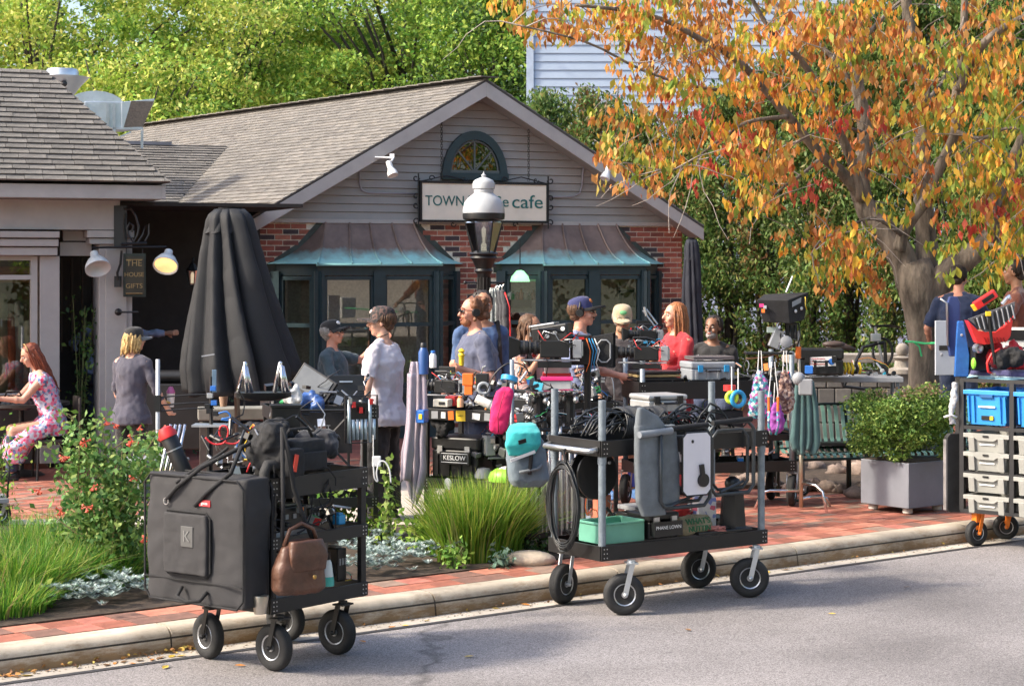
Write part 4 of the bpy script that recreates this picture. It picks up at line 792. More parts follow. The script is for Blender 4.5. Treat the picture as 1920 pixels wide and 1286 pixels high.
ZON=[(960,25,50,25,7,'o'),(1030,40,60,35,12,'o'),(1110,30,80,45,18,'o'),(1200,40,80,50,22,'o'),(1290,50,90,60,26,'o'),(1380,60,90,70,28,'o'),(1480,50,90,60,26,'o'),(1240,120,70,45,14,'o'),(1330,140,70,50,12,'o'),(1440,140,80,50,14,'o'),(1230,180,50,40,8,'y'),(1180,235,50,40,7,'o'),(1260,235,55,45,9,'o'),(1190,290,45,32,10,'o'),(1205,345,45,30,9,'o'),(1160,300,25,20,3,'o'),(1310,215,45,50,2,'r'),(1345,250,60,50,2,'r'),(1320,320,45,30,3,'r'),(1310,150,50,50,4,'g'),(1290,290,40,30,5,'o'),(1400,250,50,50,10,'y'),(1430,320,55,45,16,'y'),(1410,380,50,35,14,'o'),(1450,300,30,30,6,'o'),(1510,360,16,16,2,'r'),(1530,190,55,50,12,'o'),(1560,110,60,50,12,'y'),(1640,120,60,50,14,'o'),(1650,60,70,50,16,'y'),(1560,30,70,40,14,'o'),(1740,60,70,60,16,'o'),(1760,130,60,50,12,'o'),(1700,190,55,45,10,'o'),(1660,230,45,35,8,'o'),(1550,250,40,40,7,'o'),(1590,230,35,50,2,'r'),(1680,290,50,35,8,'o'),(1740,250,45,35,8,'g'),(1640,290,40,30,7,'o'),(1700,340,35,30,4,'y'),(1570,290,25,25,3,'y'),(1530,440,35,25,7,'o'),(1560,480,55,35,16,'o'),(1590,460,35,25,6,'g'),(1560,525,45,22,8,'y'),(1610,500,25,20,3,'o'),(1665,540,22,16,2,'o'),(1690,400,25,20,1,'o'),(1760,400,45,40,6,'o'),(1790,330,45,40,8,'g'),(1830,80,60,60,12,'o'),(1880,40,60,50,12,'y'),(1850,170,55,50,14,'g'),(1900,150,50,50,12,'y'),(1860,250,55,50,18,'g'),(1910,260,50,60,16,'g'),(1830,330,50,40,12,'g'),(1890,350,55,45,16,'y'),(1860,420,60,35,10,'g'),(1910,440,45,40,14,'g'),(1900,500,50,28,12,'g'),(1820,290,40,40,7,'o'),(1790,230,30,30,5,'o'),(1895,395,30,20,4,'r'),(1830,440,22,16,3,'r'),(1870,380,30,25,5,'o'),(1790,470,25,20,3,'g'),(1980,100,90,90,18,'o'),(2000,300,90,100,18,'g'),(1500,-70,220,60,36,'o'),(1750,-80,220,70,36,'y'),(1250,-50,180,50,20,'o'),(1650,-190,240,80,30,'o')]
acc={'o':[],'y':[],'r':[],'g':[]};lm=dict(o=L_OR,y=L_YL,r=L_RD,g=L_GY);sp=B()
for(x,y,rx,ry,n,k)in ZON:
 for i in range(int(n*.62)+1):
  a=rs.rand()*6.283;q=rs.rand()**.5;px,py=x+rx*q*math.cos(a),y+ry*q*math.sin(a);D=TD+rs.uniform(-1.9,1.0);c=P(px,py,D)
  m=rs.randint(4,8);fc_=np.array(c)+rs.normal(size=(m,3))*np.array([.13,.14,.09]);pts=(fc_[:,None,:]+rs.normal(size=(m,5,3))*np.array([.035,.035,.025])).reshape(-1,3);kk=k
  u_=rs.rand()
  if k in 'oy' and u_<(.13 if k=='o' else.5):kk='y' if k=='o' else 'o'
  elif k=='o' and u_<.3:kk='g'
  elif k=='g' and u_<.2:kk='y'
  acc[kk].append(pts)
  if i%2==0:e=c+V((rs.normal()*.2,rs.normal()*.2,.25));sp.tube([tuple(e),tuple((e+c)/2+V((0,0,.03))),tuple(c)],[.006,.005,.003],4)
sp.build('twigs',BARK,ot,world=True,kind='stuff')
off=np.array(OX.translation)
nm_=dict(o='orange_foliage',y='yellow_foliage',r='red_foliage',g='green_foliage')
def lamesh():
 b=B();h=.5;pr=[(0,-.5),(.16,-.3),(.25,-.02),(.18,.25),(0,.5)]
 vs=[(x,.10*x/.25*1.0,z)for x,z in pr]+[(0,0,z)for x,z in pr[1:-1]]+[(-x,.10*x/.25,z)for x,z in pr[1:-1]]
 return vs,[(0,1,5),(1,2,6,5),(2,3,7,6),(3,4,7),(0,5,8),(5,6,9,8),(6,7,10,9),(7,4,10)]
lvs,lfs=lamesh();lme={}
for k,m_ in lm.items():
 me=bpy.data.meshes.new('leaf');me.from_pydata(lvs,[],lfs);me.materials.append(m_);lme[k]=me
allp=[(p,k)for k in acc for c in acc[k]for p in c];
key=lambda t:t[0][1]+(0 if abs(t[0][0]/t[0][1])<.26 and-.2<(CH-t[0][2])/t[0][1]*1<.1 or True and t[0][2]<5.0 and abs(t[0][0]/t[0][1])<.26 else 100)
order=sorted(range(len(allp)),key=lambda i:key(allp[i]));near=set(order[:300])
for i in order[:300]:
 p,k=allp[i];o=bpy.data.objects.new('leaf',lme[k]);COL.objects.link(o);o.parent=ot;s=U(.09,.12)
 o.location=V(p)-OX.translation;o.rotation_euler=(U(-.5,.5),U(-.6,.6),U(0,6.28));o.scale=(s,s,s)
for k in acc:
 C=np.array([allp[i][0]for i in range(len(allp))if allp[i][1]==k and i not in near])
 vs,fs=leaves_geo(C,.092,.46,.74,.5,rs,.45);bulk(nm_[k],vs-off,fs,lm[k],ot)
def blades(n,cx,cy,rx,ry,h,wd,lean,rng,seg=4,spread=1.0):
 V_=[];F_=[];k=0
 for i in range(n):
  a=rng.rand()*6.283;q=rng.rand()**.5;x,y=cx+rx*q*math.cos(a),cy+ry*q*math.sin(a);ht=h*(.55+.5*rng.rand());d=np.array([math.cos(a)*q*spread+rng.normal()*.35,math.sin(a)*q*spread+rng.normal()*.35]);l_=lean*ht*(.5+rng.rand())*np.linalg.norm(d);d=d/(np.linalg.norm(d)+1e-6);b_=rng.rand()*6.283;sx,sy=math.cos(b_)*wd/2,math.sin(b_)*wd/2
  for s in range(seg+1):
   t=s/seg;w_=(1-t**1.5)+.02;ox=d*l_*t*t;z=ht*(t-.28*t*t*min(1,l_/ht)*1.2)
   V_+=[(x+ox[0]-sx*w_,y+ox[1]-sy*w_,z),(x+ox[0]+sx*w_,y+ox[1]+sy*w_,z)]
  for s in range(seg):F_.append((k+2*s,k+2*s+1,k+2*s+3,k+2*s+2))
  k+=2*(seg+1)
 return np.array(V_),np.array(F_)
L_GR=LM('grass_blades',[(.16,.34,.03),(.26,.42,.04),(.12,.26,.03),(.38,.42,.08)],.4,.25)
L_GR2=LM('lily_blades',[(.1,.3,.03),(.18,.38,.04),(.08,.2,.03),(.3,.38,.07)],.4,.25)
L_DRY=LM('dry_blades',[(.5,.4,.2),(.4,.32,.14),(.3,.35,.1)],.3)
def clump(px,py,rx,ry,h,n,lab,mats=None,wd=.011,nm='grass_clump',cat='grass',lean=.55,grp='grass clumps in the flower bed'):
 p=G(px,py);t=thing(nm,lab,cat,tuple(p),38,grp);mats=mats or[(L_GR,1)]
 for m_,fr in mats:vs,fs=blades(int(n*fr),0,0,rx,ry,h,wd,lean,rs);bulk('blades',vs,fs,m_,t)
 return t
clump(900,1050,.36,.2,.68,2300,'big bushy clump of bright green ornamental grass beside the middle cart',[(L_GR,.93),(L_DRY,.07)],.012,lean=.32)
clump(860,1042,.24,.16,.6,800,'left half of the tall ornamental grass by the silver leaves',[(L_GR,1)],.013)
clump(945,1038,.18,.16,.62,700,'right flank of the tall ornamental grass with arching pale blades',[(L_GR,.8),(L_DRY,.2)],.012,lean=.7)
for i,(px,py,h)in enumerate(((20,1130,.46),(75,1118,.45),(130,1098,.44),(-30,1120,.46),(185,1100,.4),(240,1085,.4),(40,1070,.48),(120,1050,.45),(0,1155,.3))):
 clump(px,py,.3,.2,h,650,'lush strap-leaved lily clump in the left bed, '+['at the front edge','second from the photo edge','before the honeysuckle','cut by the photo edge','under the honeysuckle','beside the hanging case','in the back row by the path','behind the silver leaves','lowest at the corner'][i],[(L_GR2,.93),(L_DRY,.07)],.012,lean=.7,nm='lily_clump',cat='plant',grp='strap-leaved lilies')
L_SV=M('silver_leaves',rough=.9,ramp=[(.28,.38,.36),(.4,.48,.47),(.2,.29,.26),(.48,.55,.53)],n=.3,sc_=30,isl=.3,trl=.2,spec=.1)
def miller(px,py,n,lab,s=1):
 p=G(px,py);t=thing('silver_plant',lab,'plant',tuple(p),38,'silver-leaved plants along the brick edge');C=[]
 V_=[];F_=[];k=0
 for i in range(n):
  cx,cy=rs.normal()*.13*s,rs.normal()*.1*s;hz=.05+.11*rs.rand()*s
  for j in range(24):
   a=rs.rand()*6.283;up_=.3+.6*rs.rand();L_=.035+.03*rs.rand();d=np.array([math.cos(a),math.sin(a),up_]);d/=np.linalg.norm(d);sd_=np.array([-math.sin(a),math.cos(a),0]);o_=np.array([cx,cy,hz])
   for q0,q1 in((.15,.1),(.4,.2),(.62,.22),(.85,.16)):
    b0=o_+d*L_*q0*.7;V_+=[tuple(b0),tuple(b0+d*L_*.28+sd_*L_*q1+d*L_*.1),tuple(b0+d*L_*.2),tuple(b0+d*L_*.38-sd_*L_*q1)];F_.append((k,k+1,k+2,k+3));k+=4
 bulk('leaves',np.array(V_),np.array(F_),L_SV,t)
W1=['at the far left by the lily blades','left of the honeysuckle stems','under the honeysuckle','in front of the honeysuckle','under the hanging black case','beside the hanging case corner','behind the left cart wheel','just right of the left cart','right of the left cart, front row','right of the left cart, rear row','in the middle of the right patch','at the rear of the right patch','near the small green sprig','at the right tip of the silver patch']
for i,(x,y,n)in enumerate([(130,1135,16),(175,1140,22),(165,1115,18),(220,1128,20),(270,1125,16),(320,1115,14),(640,1085,10),(690,1080,22),(735,1078,22),(690,1050,20),(740,1060,22),(700,1035,16),(785,1062,16),(815,1060,12)]):miller(x,y,n,'mound of silvery lobed leaves '+W1[i])
def leafy(px,py,h,r,n,lab,mats,size=.05,nm='leafy_plant',stems=6,flat=1.0,cat='plant',grp=None,droop=.2):
 p=G(px,py);t=thing(nm,lab,cat,tuple(p),0,grp);b=B();C=[]
 for i in range(stems):
  a=U(0,6.28);tip=V((math.cos(a)*r*U(.2,.9),math.sin(a)*r*U(.2,.9),h*U(.7,1)));mid=V((tip.x*.35,tip.y*.35,tip.z*.5));b.tube([(tip.x*.1,tip.y*.1,0),mid,tip],[.008,.006,.003],5)
  for k in range(n//stems):q=R();c=(mid.lerp(tip,q*2-1)if q>.5 else V((tip.x*.1,tip.y*.1,0)).lerp(mid,q*2));C.append(np.array(c)+rs.normal(size=3)*r*.28)
 b.build('stem',M('green_stem',(.12,.14,.05),.7),t);vs,fs=leaves_geo(np.array(C),size,.6,droop,.2,rs);bulk('leaves',vs,fs,mats,t);return t
hp=G(205,1098)
hs_=thing('honeysuckle_bush','tall airy honeysuckle bush with coral red trumpet flowers in the left bed','shrub',tuple(hp),0);b=B();C=[];hb=[]
st=[(-28,860),(40,830),(105,850),(150,780),(185,820),(230,840),(270,820),(140,900),(240,900),(190,760),(60,960),(290,900),(100,940),(180,930),(215,980),(130,1000),(250,1010)]
st=[(110,830),(150,790),(185,830),(230,830),(270,830),(140,880),(240,880),(190,780),(120,900),(275,870),(150,930),(180,900),(215,950),(130,1000),(250,980),(180,1020),(210,1050),(240,1040),(165,1060),(160,850),(220,870),(255,930),(290,820),(300,835)]
DH=hp.y
for i,(x,y)in enumerate(st):
 D=DH+U(-.28,.28);tip=P(x,y,D);base=P(205+U(-25,25),1095,DH+U(-.1,.1));mid=(tip+base)/2+V((U(-.1,.1),0,U(0,.15)));b.tube([base,mid,tip],[.006,.005,.003],5)
 m=250
 for k in range(m):
  q=R()**.75;c=base.lerp(mid,q*2)if q<.5 else mid.lerp(tip,q*2-1)
  if c.z<.45 and R()<.5:continue
  C.append(np.array(c)+rs.normal(size=3)*np.array([.06,.07,.055]))
for x,y in((60,830),(35,950),(320,800),(95,760),(110,770)):
 tip=P(x,y,DH);base=P(170,y+70,DH);b.tube([base,(base+tip)/2+V((0,0,.06)),tip],[.005,.004,.002],4)
 for k in range(26):C.append(np.array(base.lerp(tip,R()))+rs.normal(size=3)*.03)
b.build('stems',M('honeysuckle_stems',(.2,.16,.08),.8),hs_,world=True,kind='stuff');vs,fs=leaves_geo(np.array(C),.046,.62,.1,.2,rs,.4);bulk('leaves',vs-np.array(hp),fs,LM('honeysuckle_leaves',[(.12,.26,.05),(.2,.34,.08),(.08,.19,.05),(.3,.4,.12),(.15,.28,.09)],.35),hs_)
b=B()
for x in(150,200,245,225):b.bar(P(x,1080,DH+.1),P(x-6,870,DH+.1),.008)
for y in(900,980):b.bar(P(148,y,DH+.1),P(245,y,DH+.1),.007)
b.build('trellis_rods',BLK,hs_,world=True)
CORAL=M('coral_petals',(.75,.16,.1),.5,n=.2,trl=.3)
for x,y,s in((73,918,1),(113,957,1),(163,950,1.1),(175,912,.9),(120,855,1.1),(160,828,1.1),(248,826,1.3),(250,893,1),(270,1008,1),(305,815,1.4),(42,838,.7),(200,790,.8),(218,796,.8),(168,1067,.5),(262,800,.8),(312,802,.9)):
 b=B();c=P(x,y,DH-.3);
 for k in range(7):a=k*.9+U(-.3,.3);d=V((math.cos(a)*.5,-.3+.4*math.sin(a*2),U(-1,.4))).normalized()*.036*s;b.tube([c,c+d*.7,c+d],[.003*s,.004*s,.009*s],5)
 b.build('flower',CORAL,hs_,world=True)
leafy(-12,985,.8,.35,500,'yellow-green leafy shrub poking in at the far left edge by the path',L_MG,.05,'shrub',8,cat='shrub')
leafy(728,1035,.8,.07,130,'slender climbing plant with pale leaves right of the left cart',LM('lime_leaves',[(.22,.36,.06),(.32,.44,.1),(.16,.28,.05),(.4,.48,.16)],.4),.062,'climbing_plant',3)
leafy(700,1020,.24,.26,380,'low green leafy plant behind the silver patch',L_MG,.055,'garden_plant',8)
leafy(790,1040,.32,.2,300,'low narrow-leaved plant left of the ornamental grass',L_MG,.06,'garden_plant',8)
leafy(850,1068,.2,.12,170,'small bright green sprig with silver tips at the brick edge',LM('lime2_leaves',[(.2,.4,.06),(.3,.5,.1),(.14,.3,.05)],.3),.045,'garden_plant',5)
leafy(940,1062,.1,.15,130,'small blue-green ground plant under the ornamental grass',LM('bluegreen_leaves',[(.1,.18,.14),(.14,.24,.18)],.2),.05,'garden_plant',6)
leafy(1010,1040,.14,.2,240,'low dark green plant at the right tip of the bed',L_DG,.04,'garden_plant',8)
leafy(90,1140,.14,.14,120,'small bright green weed at the left brick edge',L_GR2,.05,'garden_plant',5)
leafy(255,1060,.3,.3,330,'dark leafy plant at the foot of the honeysuckle',L_DG,.05,'garden_plant',8)
leafy(330,1095,.25,.25,260,'leafy green plant under the hanging case',L_MG,.05,'garden_plant',8)
leafy(640,1010,.4,.25,300,'leafy green plant seen through the left cart',L_MG,.05,'garden_plant',7)
pd=G(1700,965);pc=G(1697,956)
pl=thing('planter','square grey concrete planter on round feet at the kerb side','planter',(pc.x,pc.y,.15),38);PW=.56;zt_=.56
b=B();b.box((0,0,.06+.2),(PW,PW,.4));b.build('pot',M('grey_planter',(.2,.21,.245),.6,n=.1,sc_=3,bump=.1,bsc=30),pl,bevel=.006)
for sx in(-1,1):
 for sy in(-1,1):b=B();b.lathe([(.03,0),(.045,.012),(.045,.05),(.03,.062)],12,c=(sx*.2,sy*.2,0));b.build('foot',M('pale_stone_feet',(.5,.48,.44),.8),pl,smooth=True)
b=B();b.box((0,0,.462),(PW-.05,PW-.05,.01));b.build('potting_soil',SOIL,pl)
sh=thing('potted_shrub','round green boxy shrub with bronze tips growing in the grey planter','shrub',(pc.x,pc.y,.615),0);b=B();C=[];Ct=[]
for i in range(60):
 a=rs.rand()*6.283;e=rs.rand();zq=rs.rand();d=V((math.cos(a)*(.1+.36*e**.5),math.sin(a)*(.1+.34*e**.5),(.06+.62*zq)*(1.05-.3*e)))
 if i%4==0:b.tube([(0,0,-.02),(d.x*.25,d.y*.25,d.z*.6),d],[.012,.008,.003],5)
 C.append(spray(tuple(d),.13+.04*zq,260,.75));
 if d.z>.5:Ct.append(spray(tuple(d+V((0,0,.05))),.15,120,.5))
b.build('stems',BARKD,sh,kind='stuff');vs,fs=leaves_geo(np.concatenate(C),.036,.55,.1,.2,rs);bulk('leaves',vs,fs,LM('shrub_leaves',[(.1,.2,.03),(.16,.27,.05),(.07,.14,.025),(.24,.33,.08)],.3),sh)
vs,fs=leaves_geo(np.concatenate(Ct),.036,.5,.1,.2,rs);bulk('bronze_tips',vs,fs,LM('bronze_leaves',[(.3,.2,.12),(.36,.26,.16),(.2,.2,.08)],.3),sh)
leafy(150,872,1.85,.2,420,'tall potted plant standing in the dark doorway beside the corner column',L_DG,.06,'porch_plant',6)
leafy(385,850,.95,.45,900,'bushy plant with small leaves in the planter below the big umbrella',LM('pale_green_leaves',[(.1,.18,.08),(.16,.26,.13),(.07,.12,.06)],.3),.05,'porch_plant',10)
leafy(1330,880,.9,.4,500,'green leafy plant glimpsed behind the hanging tapes on the cable cart',L_MG,.06,'garden_plant',8)
FL=[M('fallen_%s_leaf'%n_,c,.7,n=.3)for n_,c in(('orange',(.5,.2,.04)),('yellow',(.55,.38,.05)),('brown',(.2,.11,.05)))];fme=[]
for m_ in FL:
 me=bpy.data.meshes.new('fallen_leaf');me.from_pydata([(x,z,.25*abs(x)+.1*z*z)for x,y,z in lvs],[],lfs);me.materials.append(m_);fme.append(me)
spots=[(200,1246),(215,1243),(232,1240),(248,1243),(262,1238),(285,1236),(300,1233),(322,1230),(340,1229),(30,1268),(50,1266),(20,1267),(760,1172),(735,1175),(800,1163),(930,1140),(985,1133),(1180,1098),(1262,1110),(1473,1068),(1500,1066),(1440,1072),(1710,1025),(1740,1023),(1570,1048),(1780,1014),(680,1202),(1290,1180),(880,1230),(1560,1150),(1700,1100),(310,1250),(450,1247),(1120,1085),(1020,1120),(640,1205)]
nm3=['orange','yellow','brown']
for i,(x,y)in enumerate(spots):
 k=random.randrange(3);p=G(x,y,.008);o=bpy.data.objects.new('fallen_leaf',fme[k]);COL.objects.link(o);s=U(.045,.085);o.location=p;o.scale=(s,s,s);o.rotation_euler=(U(-.15,.15),U(-.15,.15),U(0,6.28))
 wh_='in the gutter left of the left cart' if x<400 else 'in the gutter or road between the two carts' if x<1000 else 'by the wheels of the cable cart' if x<1350 else 'in the gutter right of the cable cart'
 q='yx';tag(o,nm3[k]+' fallen leaf lying '+wh_,'leaf',nm3[k]+' fallen leaves '+wh_)
cs_=[spray(tuple(K(-12+58*rs.rand(),-17-2.5*rs.rand(),.3+4.8*rs.rand()**.8)),.9,90,.8)for i in range(420)]
vs,fs=leaves_geo(np.concatenate(cs_),.22,.6,.2,.3,rs);tag(bulk('far_hedge',vs,fs,L_DG),'dark green hedge across the street behind the photographer','hedge')  # unseen hedge added so the bay panes reflect something dark
ll=B();r_=random.Random(12)
for i in range(150):
 u=r_.choice((r_.uniform(-1.2,1.3),r_.uniform(-1.2,1.3),r_.uniform(-2,9)));v=-.21-abs(r_.gauss(0,.035));p=K(u,v,.012+.02*r_.random());s=r_.uniform(.02,.05)
 ll.add([tuple(q)for q in lvs],lfs,Mx.LocRotScale(p,Euler((1.57+r_.uniform(-.6,.6),r_.uniform(0,6.3),r_.uniform(0,6.3))),V((s,s,s))))
tag(ll.build('leaf_litter',M('leaf_litter',rough=.8,ramp=[(.45,.3,.06),(.3,.14,.05),(.5,.38,.1),(.2,.1,.05),(.4,.2,.06)]),kind='stuff'),'small dry leaves drifted against the foot of the kerb','leaf litter')
SKIN=M('skin_light',(.6,.33,.23),.5,n=.1,sc_=9);SKIN2=M('skin_ruddy',(.62,.29,.2),.5,n=.12,sc_=9);SKIN3=M('skin_tan',(.4,.2,.12),.5,n=.1);SKIN4=M('skin_brown',(.25,.12,.07),.5,n=.1)
LIP=M('lips',(.42,.13,.1),.45);EYEW=M('eye_white',(.6,.58,.55),.25);IRIS=M('iris',(.03,.02,.015),.2)
def cloth(name,c,n=.15,**k):return M(name,c,.85,n=n,sc_=7,bump=.4,bsc=220,sheen=.2,**k)
def hand(b,w,d,n,s,curl,side):
 d=d.normalized();n=(n-d*n.dot(d)).normalized();a=d.cross(n)*side
 pc_=w+d*.05*s;k=5
 b.tube([w-d*.015*s,w+d*.02*s,w+d*.09*s],[.024*s,.03*s,.033*s],8)
 b.ell(w+d*.055*s,(.034*s,.034*s,.034*s),8,6)
 for i,L in enumerate((.07,.078,.073,.058)):
  q=w+d*.085*s+a*(.028-.0185*i)*s;d1=(d*math.cos(curl*.6)+n*math.sin(curl*.6));d2=(d*math.cos(curl*1.5)+n*math.sin(curl*1.5));d3=(d*math.cos(curl*2.3)+n*math.sin(curl*2.3))
  b.tube([q,q+d1*L*s*.45,q+(d1*.45+d2*.32)*L*s,q+(d1*.45+d2*.32+d3*.25)*L*s],[.0095*s,.009*s,.0085*s,.007*s],6)
 q=w+d*.02*s+a*.024*s;t1=(d*.6+a*.8+n*.2).normalized();t2=(d*.9+a*.3+n*.5).normalized();b.tube([q,q+t1*.035*s,q+t1*.035*s+t2*.03*s],[.012*s,.011*s,.009*s],6)
def person(label,pos,face,h=1.75,skin=SKIN,shirt=None,sleeve=.45,trouser=None,arms=None,legs=None,head=(0,0,0),lean=0,female=0,seat=None,beard=None,hair=None,hairstyle='short',shoes=None,shortp=0,group=None,glasses=0,girth=1.0,side_lean=0,shirt_len=.84,vox=.0095,skirt=None,baggy=1.0):
 s=h/1.75;t=thing('person',label,'person',tuple(pos),face,group);W_=.93 if female else 1.0;g=girth
 dz=0 if seat is None else seat-.86
 S=lambda x,y,z:V(((x+lean*max(0,z-.9))*s,(y+side_lean*max(0,z-.9))*s,(z+dz)*s))
 sh=[S(0,.185*W_*(.6+.4*g),1.405),S(0,-.185*W_*(.6+.4*g),1.405)];hip=[S(0,.09,.92),S(0,-.09,.92)]
 secs=[(.80,.115,.15),(.90,.125,.172),(1.0,.112,.16),(1.10,.105,.148),(1.2,.115,.158),(1.32,.12,.17),(1.40,.1,.17),(1.46,.07,.11),(1.49,.055,.065)]
 def torso(inf,z0,z1=1.5,gg=g):
  o=[]
  for z,rx,ry in secs:
   if z<z0-.001 or z>z1:continue
   fz=g if z<1.35 else 1;o.append((S(0,0,z),(rx*fz+inf)*s,(ry*fz*W_+inf)*s))
  return o
 b=B();b.loft(torso(0,.8),16);b.cap(S(0,0,1.44),S(.012,0,1.56),.058*s,.054*s)
 for k in(0,1):b.ell(sh[k]-V((0,0,.01)),(.06*s,.06*s,.062*s),10,7);b.cap(S(0,.06*(1-2*k),1.465),sh[k],.045*s,.052*s)
 if female:
  for k in(1,-1):b.ell(S(.085,k*.075,1.27),(.07*s,.075*s,.075*s),10,7)
 lg=legs or((S(.02,.11,.49)-S(0,0,0)*0,S(-.02,.12,.085)),(S(.02,-.11,.49),S(-.02,-.12,.085)))
 LG=[]
 for k,(kn,an)in enumerate(lg):
  kn=V(kn)*1 if legs is None else V(kn)*s;an=V(an)*1 if legs is None else V(an)*s
  b.cap(hip[k]-V((0,0,.02)),kn,.086*s*(.5+.5*g),.056*s);b.cap(kn,an,.054*s,.036*s);b.ell(kn+(an-kn)*.3+V((-.015*s,0,0)),(.055*s,.05*s,.1*s),8,6);LG.append((kn,an))
  b.cap(an+V((-.02*s,0,-.04*s)),an+V((.14*s,0,-.05*s)),.034*s,.03*s)
 ar=arms or(((.0,.05,-.29),(.06,.06,-.54)),((.0,-.05,-.29),(.06,-.06,-.54)));AR=[]
 for k,q in enumerate(ar):
  e=sh[k]+V(q[0])*s;w_=sh[k]+V(q[1])*s;b.cap(sh[k],e,.047*s,.038*s);b.cap(e,w_,.039*s,.026*s);b.ell(e+(w_-e)*.3,(.042*s,)*3,8,6)
  d=w_-e;nn=V(q[2])if len(q)>2 else V((0,-1 if k==0 else 1,0));hand(b,w_,d,nn,s,q[3]if len(q)>3 else.55,(1 if k==0 else-1));AR.append((e,w_))
 hc=S(.03,0,1.645);hm=Mx.Translation(hc)@Euler((rad(head[2]),rad(head[1]),rad(head[0]))).to_matrix().to_4x4()@Mx.Diagonal((s,s,s,1))
 b.ell((-.008,0,.025),(.098,.077,.092),16,12,m=hm);b.ell((.03,0,-.045),(.062,.056,.07),12,9,m=hm);b.ell((.06,0,-.09),(.028,.03,.024),8,6,m=hm);b.ell((.082,0,.028),(.014,.045,.012),8,6,m=hm)
 b.tube([(.086,0,.022),(.104,0,-.008),(.116,0,-.022),(.096,0,-.032)],[.009,.012,.015,.011],8,m=hm);b.ell((.08,0,-.058),(.019,.026,.014),8,6,m=hm)
 for k in(1,-1):b.ell((-.005,k*.079,-.008),(.02,.01,.032),8,6,m=hm);b.ell((.06,k*.043,-.03),(.03,.022,.026),8,6,m=hm)
 body=blob('body',b,skin,t,vox,3)
 hcn=skin
 for k in(1,-1):
  q=B();q.ell((.082,k*.032,.006),(.011,.013,.008),8,6,m=hm);q.build('eye',EYEW,t,smooth='all');q=B();q.ell((.0905,k*.032,.006),(.0045,.0055,.0055),6,4,m=hm);q.build('iris',IRIS,t,smooth='all')
  if hair:q=B();q.tube([(.092,k*.016,.03),(.09,k*.032,.035),(.076,k*.05,.029)],.0045,5,m=hm);q.build('eyebrow',hair,t)
 q=B();q.ell((.0955,0,-.058),(.006,.023,.0065),8,5,m=hm);q.build('mouth',LIP,t,smooth='all')
 if shirt:
  q=B();q.loft(torso(.024,shirt_len,1.47),18)
  if shirt_len<.8:q.loft([(S(-.005,0,shirt_len),(.138*g+.04)*s,(.182*g+.045)*s),(S(0,0,.86),(.142*g+.04)*s,(.188*g+.042)*s),(S(0,0,.95),(.13*g+.02)*s,(.175*g+.02)*s),(S(0,0,1.0),(.115*g+.01)*s,(.16*g+.01)*s)],18)
  for k in(0,1):
   e,w_=AR[k];q.ell(sh[k]-V((0,0,.01)),(.07*s,.066*s,.07*s),10,7);q.cap(S(0,.06*(1-2*k),1.455),sh[k],.054*s,.062*s)
   if sleeve>.02:
    u_=min(1,sleeve*2);p2=sh[k].lerp(e,u_);q.tube([sh[k],p2],[.064*s,(.058 if sleeve<.6 else.05)*s],12)
    if sleeve>.5:v_=(sleeve-.5)*2;q.ell(e,.052*s,10,7);q.tube([e,e.lerp(w_,v_)],[.05*s,.038*s],10)
  if female:
   for k in(1,-1):q.ell(S(.092,k*.075,1.27),(.077*s,.082*s,.082*s),10,7)
  blob('shirt',q,shirt,t,.012,2,.04,.11)
 if trouser:
  q=B();q.loft([(S(0,0,.78),.13*s*g,.17*s*g),(S(0,0,.88),.14*s*g,.185*s*g),(S(0,0,.97),.128*s*g,.172*s*g),(S(0,0,1.0),.12*s*g,.165*s*g)],16)
  for k in(0,1):
   kn,an=LG[k];q.cap(hip[k]-V((0,0,.02)),kn,.1*s*(.75+.25*baggy),.075*s*baggy)
   if not shortp:q.tube([kn,an+V((0,0,-.01))],[.075*s*baggy,.062*s*baggy],12)
  blob('trousers',q,trouser,t,.013,2,.035,.1)
 if skirt:
  q=B();q.loft(skirt(S,s),20);blob('skirt',q,shirt,t,.014,3,.04,.12)
 if shoes:
  for kn,an in LG:
   q=B();q.cap(an+V((-.03*s,0,-.04*s)),an+V((.15*s,0,-.048*s)),.045*s,.037*s);q.box(an+V((.06*s,0,-.078*s)),(.28*s,.085*s,.02*s));blob('shoe',q,shoes,t,.01,3)
 if hair:
  q=B();sty=hairstyle
  if sty in('short','curly','cap','bun'):
   q.ell((-.03,0,.04),(.098,.086,.09),14,10,m=hm);q.ell((-.055,0,-.02),(.06,.074,.06),12,8,m=hm)
   if sty=='curly':
    for k in range(26):a=U(1.2,5.1);q.ell((-.03+.085*math.cos(a),.085*math.sin(a),U(-.06,.11)),U(.022,.036),7,5,m=hm)
   blob('hair',q,hair,t,.008,2,.02,.03)
  else:
   q.ell((-.025,0,.038),(.1,.087,.09),14,10,m=hm);q.ell((-.06,0,-.03),(.062,.08,.09),12,8,m=hm)
   L_={'long':.5,'mid':.17,'dreads':.34}[sty];blob('hair',q,hair,t,.008,2,.012,.03)
   q=B();n_={'long':110,'mid':90,'dreads':26}[sty]
   for k in range(n_):
    a=1.0+4.28*R();lay=U(.7,1.06);x,y=math.cos(a)*.094*lay-.02,math.sin(a)*.09*lay;z=U(.0,.05);out=.5 if sty=='dreads' else.16;pts=[(x*.7,y*.7,z+.06),(x,y,z)]
    wob=U(-.012,.012);ln=L_*U(.8,1.06)
    for j in range(1,7):f=j/6;pts.append((x*(1+out*f*.6)+wob*math.sin(j*1.7)-.02*f,y*(1+out*f)+wob*math.cos(j*1.3),z-ln*f))
    q.tube(pts,[.006,.009,.011,.011,.01,.009,.007,.003]if sty!='dreads' else[.01,.011,.011,.011,.01,.01,.009,.006],5,m=hm)
   q.build('dreadlocks' if sty=='dreads' else 'hair_strands',hair,t,smooth='all',kind='stuff' if sty!='dreads' else None)
